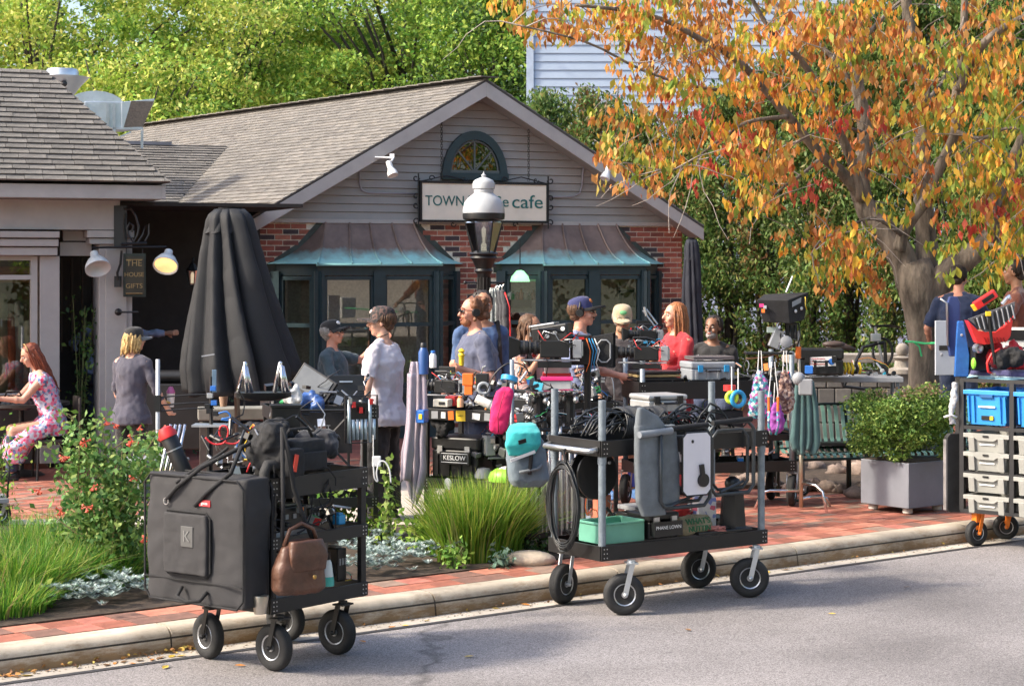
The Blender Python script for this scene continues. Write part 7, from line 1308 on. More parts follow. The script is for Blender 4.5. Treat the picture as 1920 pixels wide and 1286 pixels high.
bottle('water_bottle','small white bottle beside the blue one on the middle cart',812,690,15.4,.14,.028,WHT,BLU);bottle('spice_bottle','small peach-coloured bottle on the middle cart edge',863,764,15.05,.09,.025,M('peach',(.7,.36,.2),.5),ORG)
t,w,h=IT('battery','bright orange battery block on the middle cart','battery',868,700,888,740,15.25,-10);b=B();b.box((0,0,h*.72),(w,.06,h*.56));b.build('orange_shell',ORG,t,bevel=.005);b=B();b.box((.004,0,h*.22),(w*.75,.05,h*.44));b.build('orange_foot',ORG,t,bevel=.004);b=B();b.box((.115,.0,h*.65),(.1,.06,.12));b.build('black_receiver',BLKP,t,bevel=.005)
t,w,h=IT('rolled_towel','rolled white towel lying on the middle cart','towel',893,742,935,772,15.1,-10);m=Mx.Translation((0,0,h*.5))@Euler((0,rad(115),0)).to_matrix().to_4x4();b=B();b.lathe([(0,-.1),(.032,-.1),(.036,-.09),(.036,.09),(.032,.1),(.012,.1),(.01,.085),(0,.085)],16,m=m);b.build('roll',M('terry_white',(.68,.65,.62),.9,n=.1,bump=.6,bsc=200),t,smooth=True);b=B();b.lathe([(.037,.02),(.038,.02),(.038,.03),(.037,.03)],16,m=m);b.build('band',GREYP,t)
CL=cloth('pale_lilac_terry',(.4,.34,.4),.12)
t=thing('towel','pale lilac towel draped over the left end of the middle cart','towel',tuple(P(776,940,15.2)));q=B();z_=lambda y:(940-y)/F*15.2;x_=lambda x:(x-776)/F*15.2
del q;drape(t,[(678,770,790),(700,766,797),(760,764,800),(830,757,796),(880,754,798),(915,760,790),(940,768,780)],15.2,3,.022,CL,seed=2,hemjit=.05);drape(t,[(700,764,780),(800,762,778),(850,752,776),(905,750,768)],15.12,1,.03,CL,'hanging_corner',4)
t=thing('pouch','bright pink padded pouch hanging from a pole over the middle cart','pouch',tuple(P(942,814,14.6)),0);q=B();q.loft([((-.03,0,0),.03,.02),((-.035,0,.03),.065,.035),((-.02,0,.12),.075,.045),((.0,0,.24),.08,.045),((.02,0,.33),.065,.035),((.03,0,.36),.025,.015)],18,sq=.8);blob('pouch_body',q,M('hot_pink',(.75,.02,.15),.8,n=.12,bump=.6,bsc=250),t,.009,2,.02,.07);b=B();b.tube([(-.03,-.04,.02),(-.035,-.06,.14),(-.01,-.058,.24),(.02,-.045,.33)],.004,5);b.build('zip',M('dark_pink',(.35,.01,.07),.7),t,smooth='all');b=B();b.tube([(.03,0,.35),(.045,0,.45)],.006,5);b.build('cord',BLKP,t)
t=thing('tape_roll','bright blue roll of tape on the pole top above the pink pouch','tape',tuple(P(955,710,14.65)),0);b=B();b.lathe([(.028,-.02),(.062,-.02),(.065,-.018),(.065,.018),(.062,.02),(.028,.02)],24,m=Euler((rad(-14),rad(12),0)).to_matrix().to_4x4());b.build('roll',CYN,t,smooth=True);b=B();b.lathe([(.027,-.021),(.042,-.021),(.042,.0215),(.027,.0215)],24,m=Euler((rad(-14),rad(12),0)).to_matrix().to_4x4());b.build('core',M('pale_blue_core',(.45,.6,.7),.5),t)
t=thing('pole','grey pipe pole carrying the blue tape and the pink pouch','pole',tuple(P(960,1000,14.8)));b=B();b.tube([(0,0,-.1),(0,0,1.34)],.018,10);b.build('pipe',PIPE,t,smooth='all');b=B();b.lathe([(0,-.025),(.1,-.025),(.1,0),(0,0)],12,c=(0,0,-.08));b.build('foot',BLK,t)
t=thing('backpack','grey roll-top backpack with turquoise flap hanging at the right end of the middle cart','backpack',tuple(P(985,912,14.3)),18);BGr=cloth('blue_grey_fabric',(.13,.17,.21));TQ=cloth('turquoise_fabric',(.03,.42,.42))
q=B();q.loft([((.02,0,.0),.1,.06),((.03,0,.05),.15,.09),((.01,0,.2),.15,.09),((-.0,0,.34),.14,.08),((-.01,0,.4),.1,.05)],20,sq=.6);blob('bag_body',q,BGr,t,.01,3,.02,.1)
q=B();q.loft([((-.06,-.09,.24),.1,.02),((-.05,-.095,.32),.14,.04),((-.03,-.05,.41),.13,.07),((-.01,.02,.46),.1,.06),((.01,.05,.47),.06,.03)],18,sq=.6);blob('flap',q,TQ,t,.01,3,.012,.08)
b=B();b.box((-.06,-.122,.24),(.2,.008,.022),r=(0,-18,0));b.build('white_stripe',WHT,t);b=B();b.box((-.07,-.14,.35),(.06,.008,.03),r=(12,-14,0));b.build('label',BLKF,t);b=B();b.tube([(-.08,-.105,.12),(.06,-.108,.14),(.1,-.1,.17)],.012,6);b.build('strap',GC,t,smooth='all');b=B();b.tube([(0,-.1,.1),(0.01,-.112,.25)],.015,6);b.build('strap',BLKF,t);b=B();b.tube([(.12,.05,.05),(.17,.04,.2),(.14,.03,.38)],.022,6);b.build('shoulder_strap',BLKF,t,smooth='all')
for i,(x0_,y0_,x1_,y1_,D_,lab,nm,m_)in enumerate([(905,742,935,760,15.3,'black lens barrel lying at the right of the middle cart','lens',BLKP),(940,730,1005,752,15.4,'flat black slate of rods on the right of the middle cart','rod_bundle',BLKP),(965,748,1012,790,15.2,'black gearbox at the right end of the middle cart','gearbox',BLKP),(815,748,845,762,15.2,'open notebook lying on the middle cart','notebook',M('paper',(.6,.56,.48),.8)),(838,742,858,760,15.3,'small red and black remote on the middle cart','remote',RED),(783,768,800,792,15.15,'small blue and yellow tape at the left corner of the middle cart','tape_stack',BLU)]):
 t,w,h=IT(nm,lab,nm.replace('_',' '),x0_,y0_,x1_,y1_,D_,-20);b=B();b.box((0,0,h/2),(w,.1,h));b.build('body',m_,t,bevel=.006);b=B();b.box((w*.1,-.052,h*.5),(w*.4,.01,h*.4));b.build('detail_plate',[STL,STL,GREYP,BLKP,BLKP,YEL][i],t,bevel=.002)
 if i in(1,2):
  for k in range(3):b=B();b.lathe([(0,0),(.022,0),(.024,.02),(0,.024)],12,m=Mx.Translation((-w*.3+k*w*.3,-.05,h*.5))@Euler((rad(90),0,0)).to_matrix().to_4x4());b.build('knob',STL,t)
t=thing('metal_ring','steel-grey ring mount standing on the middle cart beside the orange battery','ring',tuple(P(907,728,15.2)));b=B();b.tube([(.042*math.cos(a),0,.042*math.sin(a))for a in[k*2*math.pi/20 for k in range(20)]],.014,8,close=True);b.build('ring',LGREY,t,smooth='all');b=B();b.tube([(0,0,-.04),(0,0,-.1)],.012,8);b.build('stem',STL,t)
cable('cable','thin black cable arching over the middle cart by the blue tape',[(912,735),(925,705),(945,685),(965,680),(985,688),(993,705)],15,BLKP,.006)
SC=thing('stand_cart','wheeled rack of upright silver light stands between the backpack and the cable cart','rack',tuple(gp(1040,15.0)),30);b=B();b.box((0,0,.14),(.75,.4,.04));b.build('deck',BLK,SC);b=B();b.tube(rrect(-.36,.36,-.19,.19,0,.03),.015,8,m=Mx.Translation((0,0,.95))@Euler((rad(-90),0,0)).to_matrix().to_4x4(),close=True);b.build('top_rail',BLK,SC)
for sx in(-.33,.33):
 for sy in(-.16,.16):caster(SC,sx,sy,.05,20,STL,.03,.13);b=B();b.tube([(sx,sy,.12),(sx,sy,.95)],.014,8);b.build('upright',BLK,SC)
where5=['leftmost','second','third','fourth','fifth','sixth','seventh','eighth','ninth','tenth','eleventh','rightmost']
for i in range(12):
 px=992+i*9.5;D_=14.75+(i%3)*.14;t=thing('light_stand',where5[i]+' of the silver light stands packed in the wheeled rack','stand',tuple(P(px,1000,D_)),0,'silver light stands in the rack')
 zb=.22-t.location.z;zt_=U(1.1,1.2)-t.location.z;b=B();b.tube([(0,0,zb),(U(-.01,.01),0,zt_)],.011,8);b.build('column',M('silver_tube',(.5,.5,.52),.3,.7),t,smooth='all')
 for k in(-1,1):b=B();b.tube([(k*.014,-.012,zb),(k*.018,-.012,zb+.62)],.007,6);b.build('leg',M('silver_tube',(.5,.5,.52),.3,.7),t)
 b=B();b.lathe([(0,0),(.02,0),(.02,.05),(0,.05)],10,c=(0,0,zt_-.04));b.build('collar',BLKP,t);b=B();b.lathe([(0,0),(.018,0),(.02,.02),(0,.024)],10,m=Mx.Translation((0,-.02,zt_-.1))@Euler((rad(90),0,0)).to_matrix().to_4x4());b.build('knob',[STL,BLKP][i%2],t)
for i,(px,py)in enumerate(((1012,738),(1068,736))):
 t=thing('tripod_head',['left round chrome tripod head above the stand rack','right round chrome tripod head above the stand rack'][i],'tripod',tuple(P(px,py,14.9)));b=B();b.lathe([(.0,-.03),(.06,-.03),(.1,0),(.115,.012),(.115,.02),(.1,.022),(0,.015)],22);b.build('bowl',CHR,t,smooth=True)
 for k in range(6):b=B();a=k*1.047;b.ell((.09*math.cos(a),.09*math.sin(a),-.05),(.022,.022,.028),8,6);b.build('knob',STL if k%2 else BLKP,t)
 b=B();b.tube([(0,0,-.03),(0,0,-.25)],.045,10);b.build('column',BLKP,t)
t,w,h=IT('plastic_jar','clear plastic tub with a hot pink lid behind the tripod heads','tub',1014,706,1074,740,15.6,0);b=B();b.box((0,0,h*.4),(w*.9,.16,h*.8));b.build('tub_body',M('cloudy_plastic',(.5,.5,.5),.3),t,bevel=.01);b=B();b.box((0,0,h*.9),(w,.18,h*.2));b.build('lid',PNK,t,bevel=.005)
t,w,h=IT('plastic_jar','clear plastic tub with a red lid stacked behind the pink-lidded tub','tub',1018,682,1070,704,15.8,0);b=B();b.box((0,0,h*.4),(w*.9,.16,h*.8));b.build('tub_body',M('cloudy_plastic',(.5,.5,.5),.3),t,bevel=.01);b=B();b.box((0,0,h*.1),(w*1.02,.17,h*.3));b.build('lid',RED,t,bevel=.005)
MC=thing('monitor_cart','black pedestal cart under the tubs and monitors behind the stand rack','cart',tuple(gp(1060,16.2)),10);tray(MC,-.4,.45,-.05,.4,.98,1.06)
for x in(-.38,.43):
 for y in(-.03,.38):b=B();b.box((x,y,.5),(.035,.035,1.0));b.build('post',BLK,MC);caster(MC,x,y,.06,30,STL,.03,.12)
t=cam_rig('cinema_camera','large black cinema camera with turquoise levers left of the navy-cap person',1040,690,15.6,178,.92)
t,w,h=IT('hooded_monitor','silver-topped black hooded viewfinder tilted above the turquoise-levered camera','monitor',1000,598,1072,655,15.7,-18);m=Mx.Translation((0,0,h*.5))@Euler((rad(0),rad(-9),0)).to_matrix().to_4x4()
b=B();b.box((0,0,0),(w,.16,h*.6),m=m);b.build('housing',BLKP,t,bevel=.015);b=B();b.box((-.06,0,h*.34),(w*.7,.15,.02),m=m);b.build('silver_top',M('silver_plate',(.45,.46,.47),.3,.6),t,bevel=.006);b=B();b.add([(-w*.5,-.08,-h*.05),(-w*.5,.08,-h*.05),(-w*.1,.08,-h*.5),(-w*.1,-.08,-h*.5),(-w*.5,-.08,.1),(-w*.5,.08,.1)],[(0,1,2,3),(4,5,1,0)],m);b.build('lower_hood',BLKP,t)
for k in range(3):b=B();b.lathe([(0,0),(.018,0),(0.018,.01),(0,.012)],10,m=m@Mx.Translation((-.02+.07*k,-.082,-.01+.02*k))@Euler((rad(90),0,0)).to_matrix().to_4x4());b.build('button',[WHT,STL,WHT][k],t)
b=B();b.tube([(0.02,0,h*.3),(.04,0,-.12)],.02,8);b.build('arm',BLKP,t)
t,w,h=IT('matte_box','big black matte box with orange and teal cables in front of the navy-cap person','matte box',1068,628,1152,684,15.9,-8);b=B();b.box((-w*.25,0,h*.5),(w*.45,.16,h));b.build('drive_unit',BLKP,t,bevel=.008);b=B();b.add([(w*.02,-.1,0),(w*.5,-.12,-.02),(w*.5,-.12,h+.02),(w*.02,-.1,h*.95),(w*.02,.1,0),(w*.5,.12,-.02),(w*.5,.12,h+.02),(w*.02,.1,h*.95)],[(0,1,2,3),(7,6,5,4),(3,2,6,7),(0,4,5,1),(0,3,7,4)]);b.build('bellows',BLKF,t);b=B();b.tube(rrect(w*.16,w*.44,h*.12,h*.85,-.125,.03),.007,6,close=True);b.build('frame',GREYP,t)
for k,m_ in enumerate((ORG,CYN,CYN,WHT)):b=B();b.tube([(w*(-.1+.06*k),-.1,h*.9),(w*(.0+.07*k),-.14,h*.5),(w*(-.02+.05*k),-.14,h*.1),(w*(-.1+.1*k),-.12,-.05)],.004,5);b.build('cable',m_,t,smooth='all')
b=B();b.tube([(-w*.1,0,0),(-w*.1,0,-.7)],.03,8);b.build('column',BLK,t);b=B();b.box((-w*.3,-.083,h*.9),(w*.3,.006,.02));b.build('red_mark',RED,t)
cam_rig('cinema_camera','tall fully rigged cinema camera the tan-cap person is adjusting',1212,692,16.6,172,.8);cam_rig('cinema_camera','second camera unit stacked above on the rigged camera with a raised arm',1214,648,16.7,184,.55)
b=B();b.tube([P(1205,582,16.7),P(1228,612,16.7)],.008,6);b.tube([P(1212,580,16.7),P(1233,608,16.7)],.008,6);b.tube([P(1208,576,16.7),P(1212,592,16.7)],.012,6);o=b.build('articulating_arm',STL);tag(o,'thin silver articulating arm sticking up from the rigged camera','arm');o['kind']='stuff' if 0 else '';del o['kind']
C4=thing('camera_cart','long black cart behind the cable cart with grey case and tapes on it','cart',(P(1200,500,17.3).x,17.3,.15),14);T4=XF[C4.name];L4,W4=1.5,.55
def on4(x,y,z):return tuple(T4@V((x,y,z)))
tray(C4,0,L4,0,W4,1.0,1.16);tray(C4,0,L4,0,W4,.32,.42);tray(C4,.1,L4,.05,W4,.6,.66)
for x,y in((.03,.02),(L4-.03,.02),(.03,W4-.02),(L4-.03,W4-.02)):b=B();b.tube([(x,y,.3),(x,y,1.42)],.024,10);b.build('pipe_post',PIPE,C4,smooth='all');caster(C4,x,y,.14,60,STL,.07,.32)
t=thing('slate_stack','stack of flat black and yellow-brown plates on the left of the cart behind','plates',on4(.2,.2,1.165),14)
for k in range(3):b=B();b.box((0,0,.015+k*.03),(.42,.3,.022));b.build('plate',[BLKP,M('gold_brown',(.3,.22,.1),.5),BLKP][k],t,bevel=.003)
t=thing('equipment_case','light grey hard case with blue latches on the cart behind the hanging tapes','case',on4(.72,.22,1.16),14);case(t,.42,.32,.17,LGREY,CYN,.35)
t=thing('laptop','closed brownish laptop lying on the light grey case','laptop',on4(.74,.22,1.345),14);b=B();b.box((0,0,.012),(.4,.26,.018));b.build('base',M('bronze_grey',(.2,.17,.17),.35,.4),t,bevel=.006);b=B();b.box((.0,0,.028),(.4,.26,.01));b.build('lid',M('bronze_grey',(.2,.17,.17),.35,.4),t,bevel=.005)
t=thing('battery_box','black box bag on the lower shelf of the cart behind','box',on4(.85,.15,.66),14);softbox('body',-.16,.16,-.12,.12,0,.22,BLKF,t,.012,.02,.1);b=B();b.tube([(-.1,-.12,.14),(0,-.14,.17),(.1,-.12,.14)],.01,6);b.build('handle',BLKF,t,smooth='all')
t=thing('battery_box','grey box on the bottom deck of the cart behind','box',on4(.5,.15,.42),14);case(t,.3,.24,.16,GREYP)
t=thing('paper_stack','stack of blue and white papers on the shelf of the cart behind','papers',on4(.4,.1,.66),14)
for k in range(4):b=B();b.box((U(-.01,.01),0,.01+.02*k),(.3,.2,.014));b.build('folder',[WHT,BLU,WHT,BLKP][k],t)
FLB=M('teal_purple_print',rough=.8,vor=(40,[(.05,.3,.36),(.3,.1,.35),(.55,.6,.6),(.06,.1,.2),(.5,.1,.3),(.1,.4,.45)]));FLC=M('brown_floral_print',rough=.8,vor=(45,[(.12,.06,.05),(.3,.18,.14),(.08,.04,.05),(.4,.3,.26)]))
def hang(name,lab,cat,px,y0,y1,wpx,D,mat,seed):
 t=thing(name,lab,cat,tuple(P(px,y1,D)));h=(y1-y0)/F*D;w=wpx/F*D/2;q=B();q.loft([((0,0,0),w*.6,.03),((0,0,h*.1),w,.05),((.01,0,h*.4),w*.95,.05),((0,0,h*.75),w*.6,.035),((0,0,h*.95),w*.25,.02)],16,sq=.8);blob('fabric',q,mat,t,.009,2,.04,.05);b=B();b.tube([(-.02,0,h*.9),(-.01,0,h+.15)],.004,5);b.build('cord',WHT,t);b=B();b.tube([(.02,0,h*.9),(.01,0,h+.15)],.004,5);b.build('cord',WHT,t);return t
hang('drawstring_bag','teal and purple patterned drawstring bag hanging left of the gold stand','bag',1425,690,785,45,16.5,FLB,1);hang('drawstring_bag','brown floral drawstring bag hanging beside the gold stand','bag',1472,690,775,34,16.6,FLC,2);hang('pouch','purple pouch hanging behind the orange-tipped lanyard','pouch',1455,750,812,30,16.45,M('purple_fabric',(.28,.06,.32),.8),3)
t=thing('carabiner_strap','striped lanyard strap with orange ends hanging in front of the bags','strap',tuple(P(1450,815,16.3)))
for k,x in enumerate((-.04,.04)):b=B();b.tube([(x,0,.32),(x*.95,0,.2)],.012,6);b.build('orange_end',ORG,t);b=B();b.tube([(x*.95,0,.2),(x*1.0,0,.08),(x*.5,0,.0)],.012,6);b.build('striped_band',FLB,t,smooth='all');b=B();b.tube([(x,0,.32),(x*.3,0,.62)],.004,5);b.build('cord',WHT,t)
t=thing('tote_bag','dark teal cloth bag hanging low behind the gold stand','bag',tuple(P(1512,850,17.0)));drape(t,[(715,1492,1525),(760,1485,1533),(830,1482,1537),(848,1488,1530)],17.0,4,.02,cloth('dark_teal_cloth',(.06,.13,.135)),'fabric',3);drape(t,[(716,1494,1523),(760,1486,1532),(830,1483,1536),(848,1490,1528)],17.08,3,.015,cloth('dark_teal_cloth',(.06,.13,.135)),'rear_fabric',6)
t,w,h=IT('charger','light grey charger box hanging above the teal bag','charger',1478,690,1530,740,16.9,-10);b=B();b.box((.03,0,h*.3),(w*.5,.08,h*.6));b.build('shell',GREYP,t,bevel=.01);b=B();b.ell((-.03,0,h*.6),(w*.24,.05,h*.26),12,8);b.build('dome',GREYP,t,smooth='all');b=B();b.box((.06,-.03,h*.95),(.07,.05,.07));b.build('blue_pack',BLU,t,bevel=.004)
GOLDP=M('champagne_steel',(.5,.42,.32),.3,.8);CS=thing('monitor_stand','champagne-coloured stand with orange collars and chrome turtle legs on the bricks','stand',tuple(G(1502,955)),0);Dc=CS.location.y;zc=lambda y:CH-(y-HZ)/F*Dc-.15
b=B();b.tube([(0,0,.02),(0,0,zc(800))],.019,10);b.tube([(0,0,zc(800)),(-.03,0,zc(620))],.015,10);b.build('column',GOLDP,CS,smooth='all')
for y0_,y1_,m_ in((803,828,ORG),(828,838,PNK),(650,672,ORG)):b=B();xo=0 if y0_>700 else-.025;b.lathe([(.0,0),(.026,0),(.026,zc(y0_)-zc(y1_)),(0,zc(y0_)-zc(y1_))],10,c=(xo,0,zc(y1_)));b.build('tape_collar',m_,CS)
for pts in([(0,0,.17),(-.28,.02,.17),(-.36,.02,.15),(-.42,.02,.0)],[(0,0,.24),(.12,-.1,.23),(.17,-.16,.18),(.2,-.2,.0)],[(0,0,.1),(.18,.14,.1),(.26,.2,.08),(.3,.22,.0)]):b=B();b.tube(pts,.014,8);b.build('leg',CHR,CS,smooth='all')
b=B();b.tube([(-.03,0,zc(640)),(-.12,0,zc(655)),(-.3,0,zc(668)),(-.5,0,zc(672))],.01,6);b.build('side_arm',GOLDP,CS)
t,w,h=IT('director_monitor','black hooded director monitor with stickers raised on the champagne stand','monitor',1416,550,1520,608,Dc,0);m=Mx.Translation((0,0,0))
b=B();k_=Dc/F;hd=lambda x,y,d:((x-1468)*k_,d,(608-y)*k_);b.add([hd(1416,562,-.12),hd(1472,562,-.2),hd(1476,606,-.16),hd(1428,603,-.1),hd(1436,552,.12),hd(1518,548,.05),hd(1510,600,.05),hd(1440,600,.12)],[(0,1,2,3),(1,5,6,2),(7,6,5,4),(0,4,5,1),(3,2,6,7),(0,3,7,4)]);b.build('hood',BLKF,t,bevel=.006)
for(x,y,w_,h_,m_)in((1424,572,8,6,PNK),(1430,575,6,6,LGREY),(1427,582,6,7,ORG)):b=B();b.box(hd(x,y,-.135-(x-1416)/56*.08),(w_*k_,.012,h_*k_),r=(0,0,-17));b.build('sticker',m_,t)
def side_pt(f,g,o=.006):a_,b_,c_,d_=[V(q)for q in(hd(1472,562,-.2),hd(1518,548,.05),hd(1510,600,.05),hd(1476,606,-.16))];p=a_.lerp(b_,f).lerp(d_.lerp(c_,f),g);n=(b_-a_).cross(d_-a_).normalized();n=n if n.y<0 else-n;return p+n*o
for(f,g,rx_)in((.35,.55,.022),(.68,.52,.022)):b=B();b.ell(side_pt(f,g),(.01,.028,.016),10,6,rot=(0,0,-28));b.build('eye_sticker',WHT,t)
b=B();b.add([side_pt(.15,.12),side_pt(.62,.08),side_pt(.62,.28),side_pt(.15,.34)],[(0,1,2,3)]);b.build('word_sticker',LGREY,t);b=B();b.tube([side_pt(.75,.1,.02),side_pt(.7,.4,.04),side_pt(.9,.6,.02)],.005,5);b.build('cable',YEL,t)
b=B();b.tube([hd(1474,548,0),hd(1486,518,0)],.009,6);b.build('antenna',STL,t)
b=B();b.box(hd(1448,618,-.02),(.1,.03,.05));b.build('label_plate',M('pale_label',(.35,.42,.4),.5),t);b=B();b.box(hd(1455,635,0),(.09,.08,.17),r=(0,22,0));b.build('tilt_head',M('silver_head',(.35,.36,.38),.35,.5),t,bevel=.006);b=B();b.lathe([(0,0),(.05,0),(.055,.03),(.03,.04),(0,.04)],16,m=Mx.Translation(hd(1472,640,-.05))@Euler((rad(90),0,0)).to_matrix().to_4x4());b.build('friction_knob',GREYP,t,smooth=True);b=B();b.box(hd(1484,620,.02),(.1,.08,.15));b.build('receiver',BLKP,t,bevel=.005)
for k in range(5):b=B();b.tube([hd(1465+k*8,605,.0),hd(1462+k*9,630,-.05-.01*k),hd(1470+k*6,652,0)],.006,5);b.build('cable',BLKP,t,smooth='all')
b=B();b.box((0,0,0),(.42,.2,.02),m=Mx.Translation(P(1440,662,Dc)));o=b.build('laptop_tray',BLKP,bevel=.004);tag(o,'flat black tray arm below the hooded monitor','tray');o.location=(0,0,0)
t=thing('hard_case','black ribbed hard case with a white sticker beside the champagne stand','case',tuple(P(1537,702,18.2)),-6);case(t,.42,.3,.25,BLKP,BLKP,.4);b=B();b.box((.02,-.158,.13),(.24,.006,.09),r=(0,-3,0));b.build('sticker',WHT,t);b=B();b.lathe([(0,0),(.03,0),(.03,.004),(0,.004)],14,m=Mx.Translation((.1,-.162,.13))@Euler((rad(90),0,0)).to_matrix().to_4x4());b.build('sticker_ring',BLU,t)
for k in range(3):text('sticker_letters','IF FOUND PLEASE',.018,RED,t,Mx.Translation((-.03,-.1625,.155-.025*k))@Euler((rad(90),0,0)).to_matrix().to_4x4(),.0006)
C5=thing('sound_cart','small grey-decked cart holding the black ribbed case, far side of the bench','cart',tuple(gp(1590,18.6)),-4);b=B();b.box((0,0,1.12),(1.0,.5,.05));b.build('deck',GREYP,C5,bevel=.006)
for sx in(-.45,.45):
 for sy in(-.2,.2):b=B();b.tube([(sx,sy,.12),(sx,sy,1.1)],.018,8);b.build('post',PIPE,C5);caster(C5,sx,sy,.06,20,STL,.03,.13)
b=B();b.box((0,0,.5),(.95,.45,.03));b.build('lower_deck',BLK,C5)
t=thing('rope_bundle','yellow and black wrapped straps on the grey-decked cart','straps',tuple(P(1592,700,18.2)));
for k in range(7):b=B();b.tube([(-.12+.035*k,-.05,.0),(-.11+.035*k,-.07,.05),(-.12+.035*k,-.03,.1)],.014,6);b.build('strap_loop',[YEL,BLKF][k%2]if k%3 else YEL,t,smooth='all')
BK=thing('bicycle','dark bicycle turned upside down by the hedge, saddle and bars on the cart','bicycle',tuple(P(1600,660,19.6)),0);
b=B();b.tube([(-.28,0,.05),(-.1,0,.06),(.02,0,.02)],[.03,.035,.02],8);b.ell((-.2,0,.08),(.12,.06,.035),12,8);b.build('saddle',M('brown_saddle',(.1,.07,.06),.5),BK,smooth='all')
for pts in([(-.2,0,.05),(-.1,0,-.35),(.3,0,-.4)],[(-.1,0,-.35),(.1,0,.05),(.32,0,.1)],[(.32,0,.1),(.34,0,-.3)]):b=B();b.tube(pts,.018,8);b.build('frame_tube',BLKP,BK)
b=B();b.tube([(.16,-.12,.28),(.2,0,.26),(.34,0,.27),(.5,.15,.25)],.012,8);b.build('handlebar',BLKP,BK,smooth='all');b=B();b.tube([(.22,0,.26),(.25,0,.1),(.3,0,-.1)],.016,8);b.build('fork',STL,BK);b=B();b.tube([(.3+.1*math.cos(a),0,.0+.14*math.sin(a))for a in[i*.35 for i in range(18)]],.014,8,close=True);b.build('wheel',RUB,BK);b=B();b.box((.22,-.04,.15),(.1,.07,.08));b.build('front_lamp',STL,BK,bevel=.008)
BLKG=M('gear_black',(.012,.012,.013),.3,n=.3,isl=.5);SLVG=M('gear_silver',(.4,.41,.43),.3,.7,isl=.4);COLG=M('gear_colours',rough=.45,ramp=[(.5,.03,.03),(.03,.15,.45),(.03,.35,.5),(.7,.2,.03),(.5,.5,.48),(.6,.45,.05),(.05,.3,.1),(.35,.36,.38)])
for t_,x0_,x1_,y0_,y1_,z_,h_,n1,n2,n3,sd_ in((C1,.0,.8,.1,.58,1.13,.26,60,22,8,1),(C1,.05,.78,.05,.5,.785,.14,34,10,5,2),(C1,.1,.78,.08,.5,.43,.18,22,8,6,3),(C3,.1,1.0,.05,.55,1.07,.22,70,26,16,4),(C3,.05,1.0,.05,.5,.51,.3,60,18,10,5),(C4,.4,1.48,.03,.5,1.17,.1,26,14,8,6),(C4,.05,1.45,.05,.5,.67,.22,34,12,12,7),(C4,.05,1.45,.05,.5,.43,.14,30,10,6,8),(C2,.1,1.4,.25,.55,.48,.16,34,18,16,9),(MC,-.38,.42,.0,.38,1.07,.24,50,26,10,10),(MC,-.38,.42,.0,.38,.3,.5,40,16,10,11),(BC,-.38,.42,-.08,.38,1.1,.16,30,10,4,12),(SC,-.34,.34,-.17,.17,.96,.1,40,26,6,13),(C5,-.45,.45,-.2,.2,1.15,.1,24,10,6,14)):
 tangle(t_,'black_fittings',x0_,x1_,y0_,y1_,z_,h_,n1,BLKG,sd_);tangle(t_,'silver_fittings',x0_,x1_,y0_,y1_,z_,h_,n2,SLVG,sd_+50);tangle(t_,'coloured_cables',x0_,x1_,y0_,y1_,z_,h_,n3,COLG,sd_+90,'cable' if sd_%2 else 'mix')
tangle(C1,'dangling_straps',-.02,.5,-.05,.0,.78,.4,14,BLKF,77,'cable')
SLx,SLD=907,20.8;k=SLD/F;sb=gp(SLx,SLD);zz=lambda y:CH-(y-HZ)*k-.15
SL=thing('street_lamp','black iron street lamp with white dome cap and clear tapered glass','street lamp',tuple(sb));WD=M('white_lamp_paint',(.42,.44,.46),.35,n=.06)
b=B();b.lathe([(.2,0),(.2,.12),(.17,.16),(.15,.45),(.11,.5),(.09,.6),(.075,.65),(.072,zz(560)),(.07,zz(515)),(.085,zz(512)),(.1,zz(508)),(.085,zz(504)),(.09,zz(502)),(.125,zz(488)),(.15,zz(484)),(.135,zz(480)),(.16,zz(476)),(.14,zz(473)),(0,zz(473))],20);b.build('post',BLK,SL,smooth=True)
for a_ in range(12):b=B();a=a_*math.pi/6;b.tube([(.072*math.cos(a),.072*math.sin(a),.66),(.07*math.cos(a),.07*math.sin(a),zz(520))],.008,5);b.build('flute',BLK,SL)
b=B();b.tube([(-.19,0,zz(530)),(.2,0,zz(530))],.012,8);b.ell((-.2,0,zz(530)),.02,8,6);b.ell((.21,0,zz(530)),.02,8,6);b.build('ladder_bar',BLK,SL,smooth=True)
b=B();b.lathe([(.195,zz(413)),(.225,zz(411)),(.23,zz(404)),(.225,zz(398)),(.19,zz(397))],24);b.build('rim_band',BLK,SL,smooth=True)
b=B();b.lathe([(.2,zz(416)),(.205,zz(418)),(.115,zz(475)),(.11,zz(475)),(.19,zz(418))],6);b.build('glass',glass('lamp_glass',(.85,.85,.84),.38,.12),SL)
for i in range(6):a=i*math.pi/3;b=B();b.bar((.205*math.cos(a),.205*math.sin(a),zz(414)),(.12*math.cos(a),.12*math.sin(a),zz(476)),.02,.014);b.build('glazing_bar',BLK,SL)
b=B();b.lathe([(.23,zz(400)),(.228,zz(393)),(.21,zz(380)),(.17,zz(371)),(.13,zz(366)),(.105,zz(362)),(.11,zz(358)),(.105,zz(356)),(.12,zz(354)),(.122,zz(344)),(.1,zz(338)),(.05,zz(334)),(.02,zz(332)),(.028,zz(329)),(.01,zz(326)),(.0,zz(321))],28);b.build('dome_cap',WD,SL,smooth=True)
b=B();b.lathe([(0,zz(470)),(.03,zz(470)),(.03,zz(458)),(.012,zz(455)),(.012,zz(445)),(.022,zz(442)),(.024,zz(430)),(.0,zz(424))],12);b.build('mantle',M('lamp_mantle',(.8,.75,.6),.4,em=.6),SL,smooth=True)
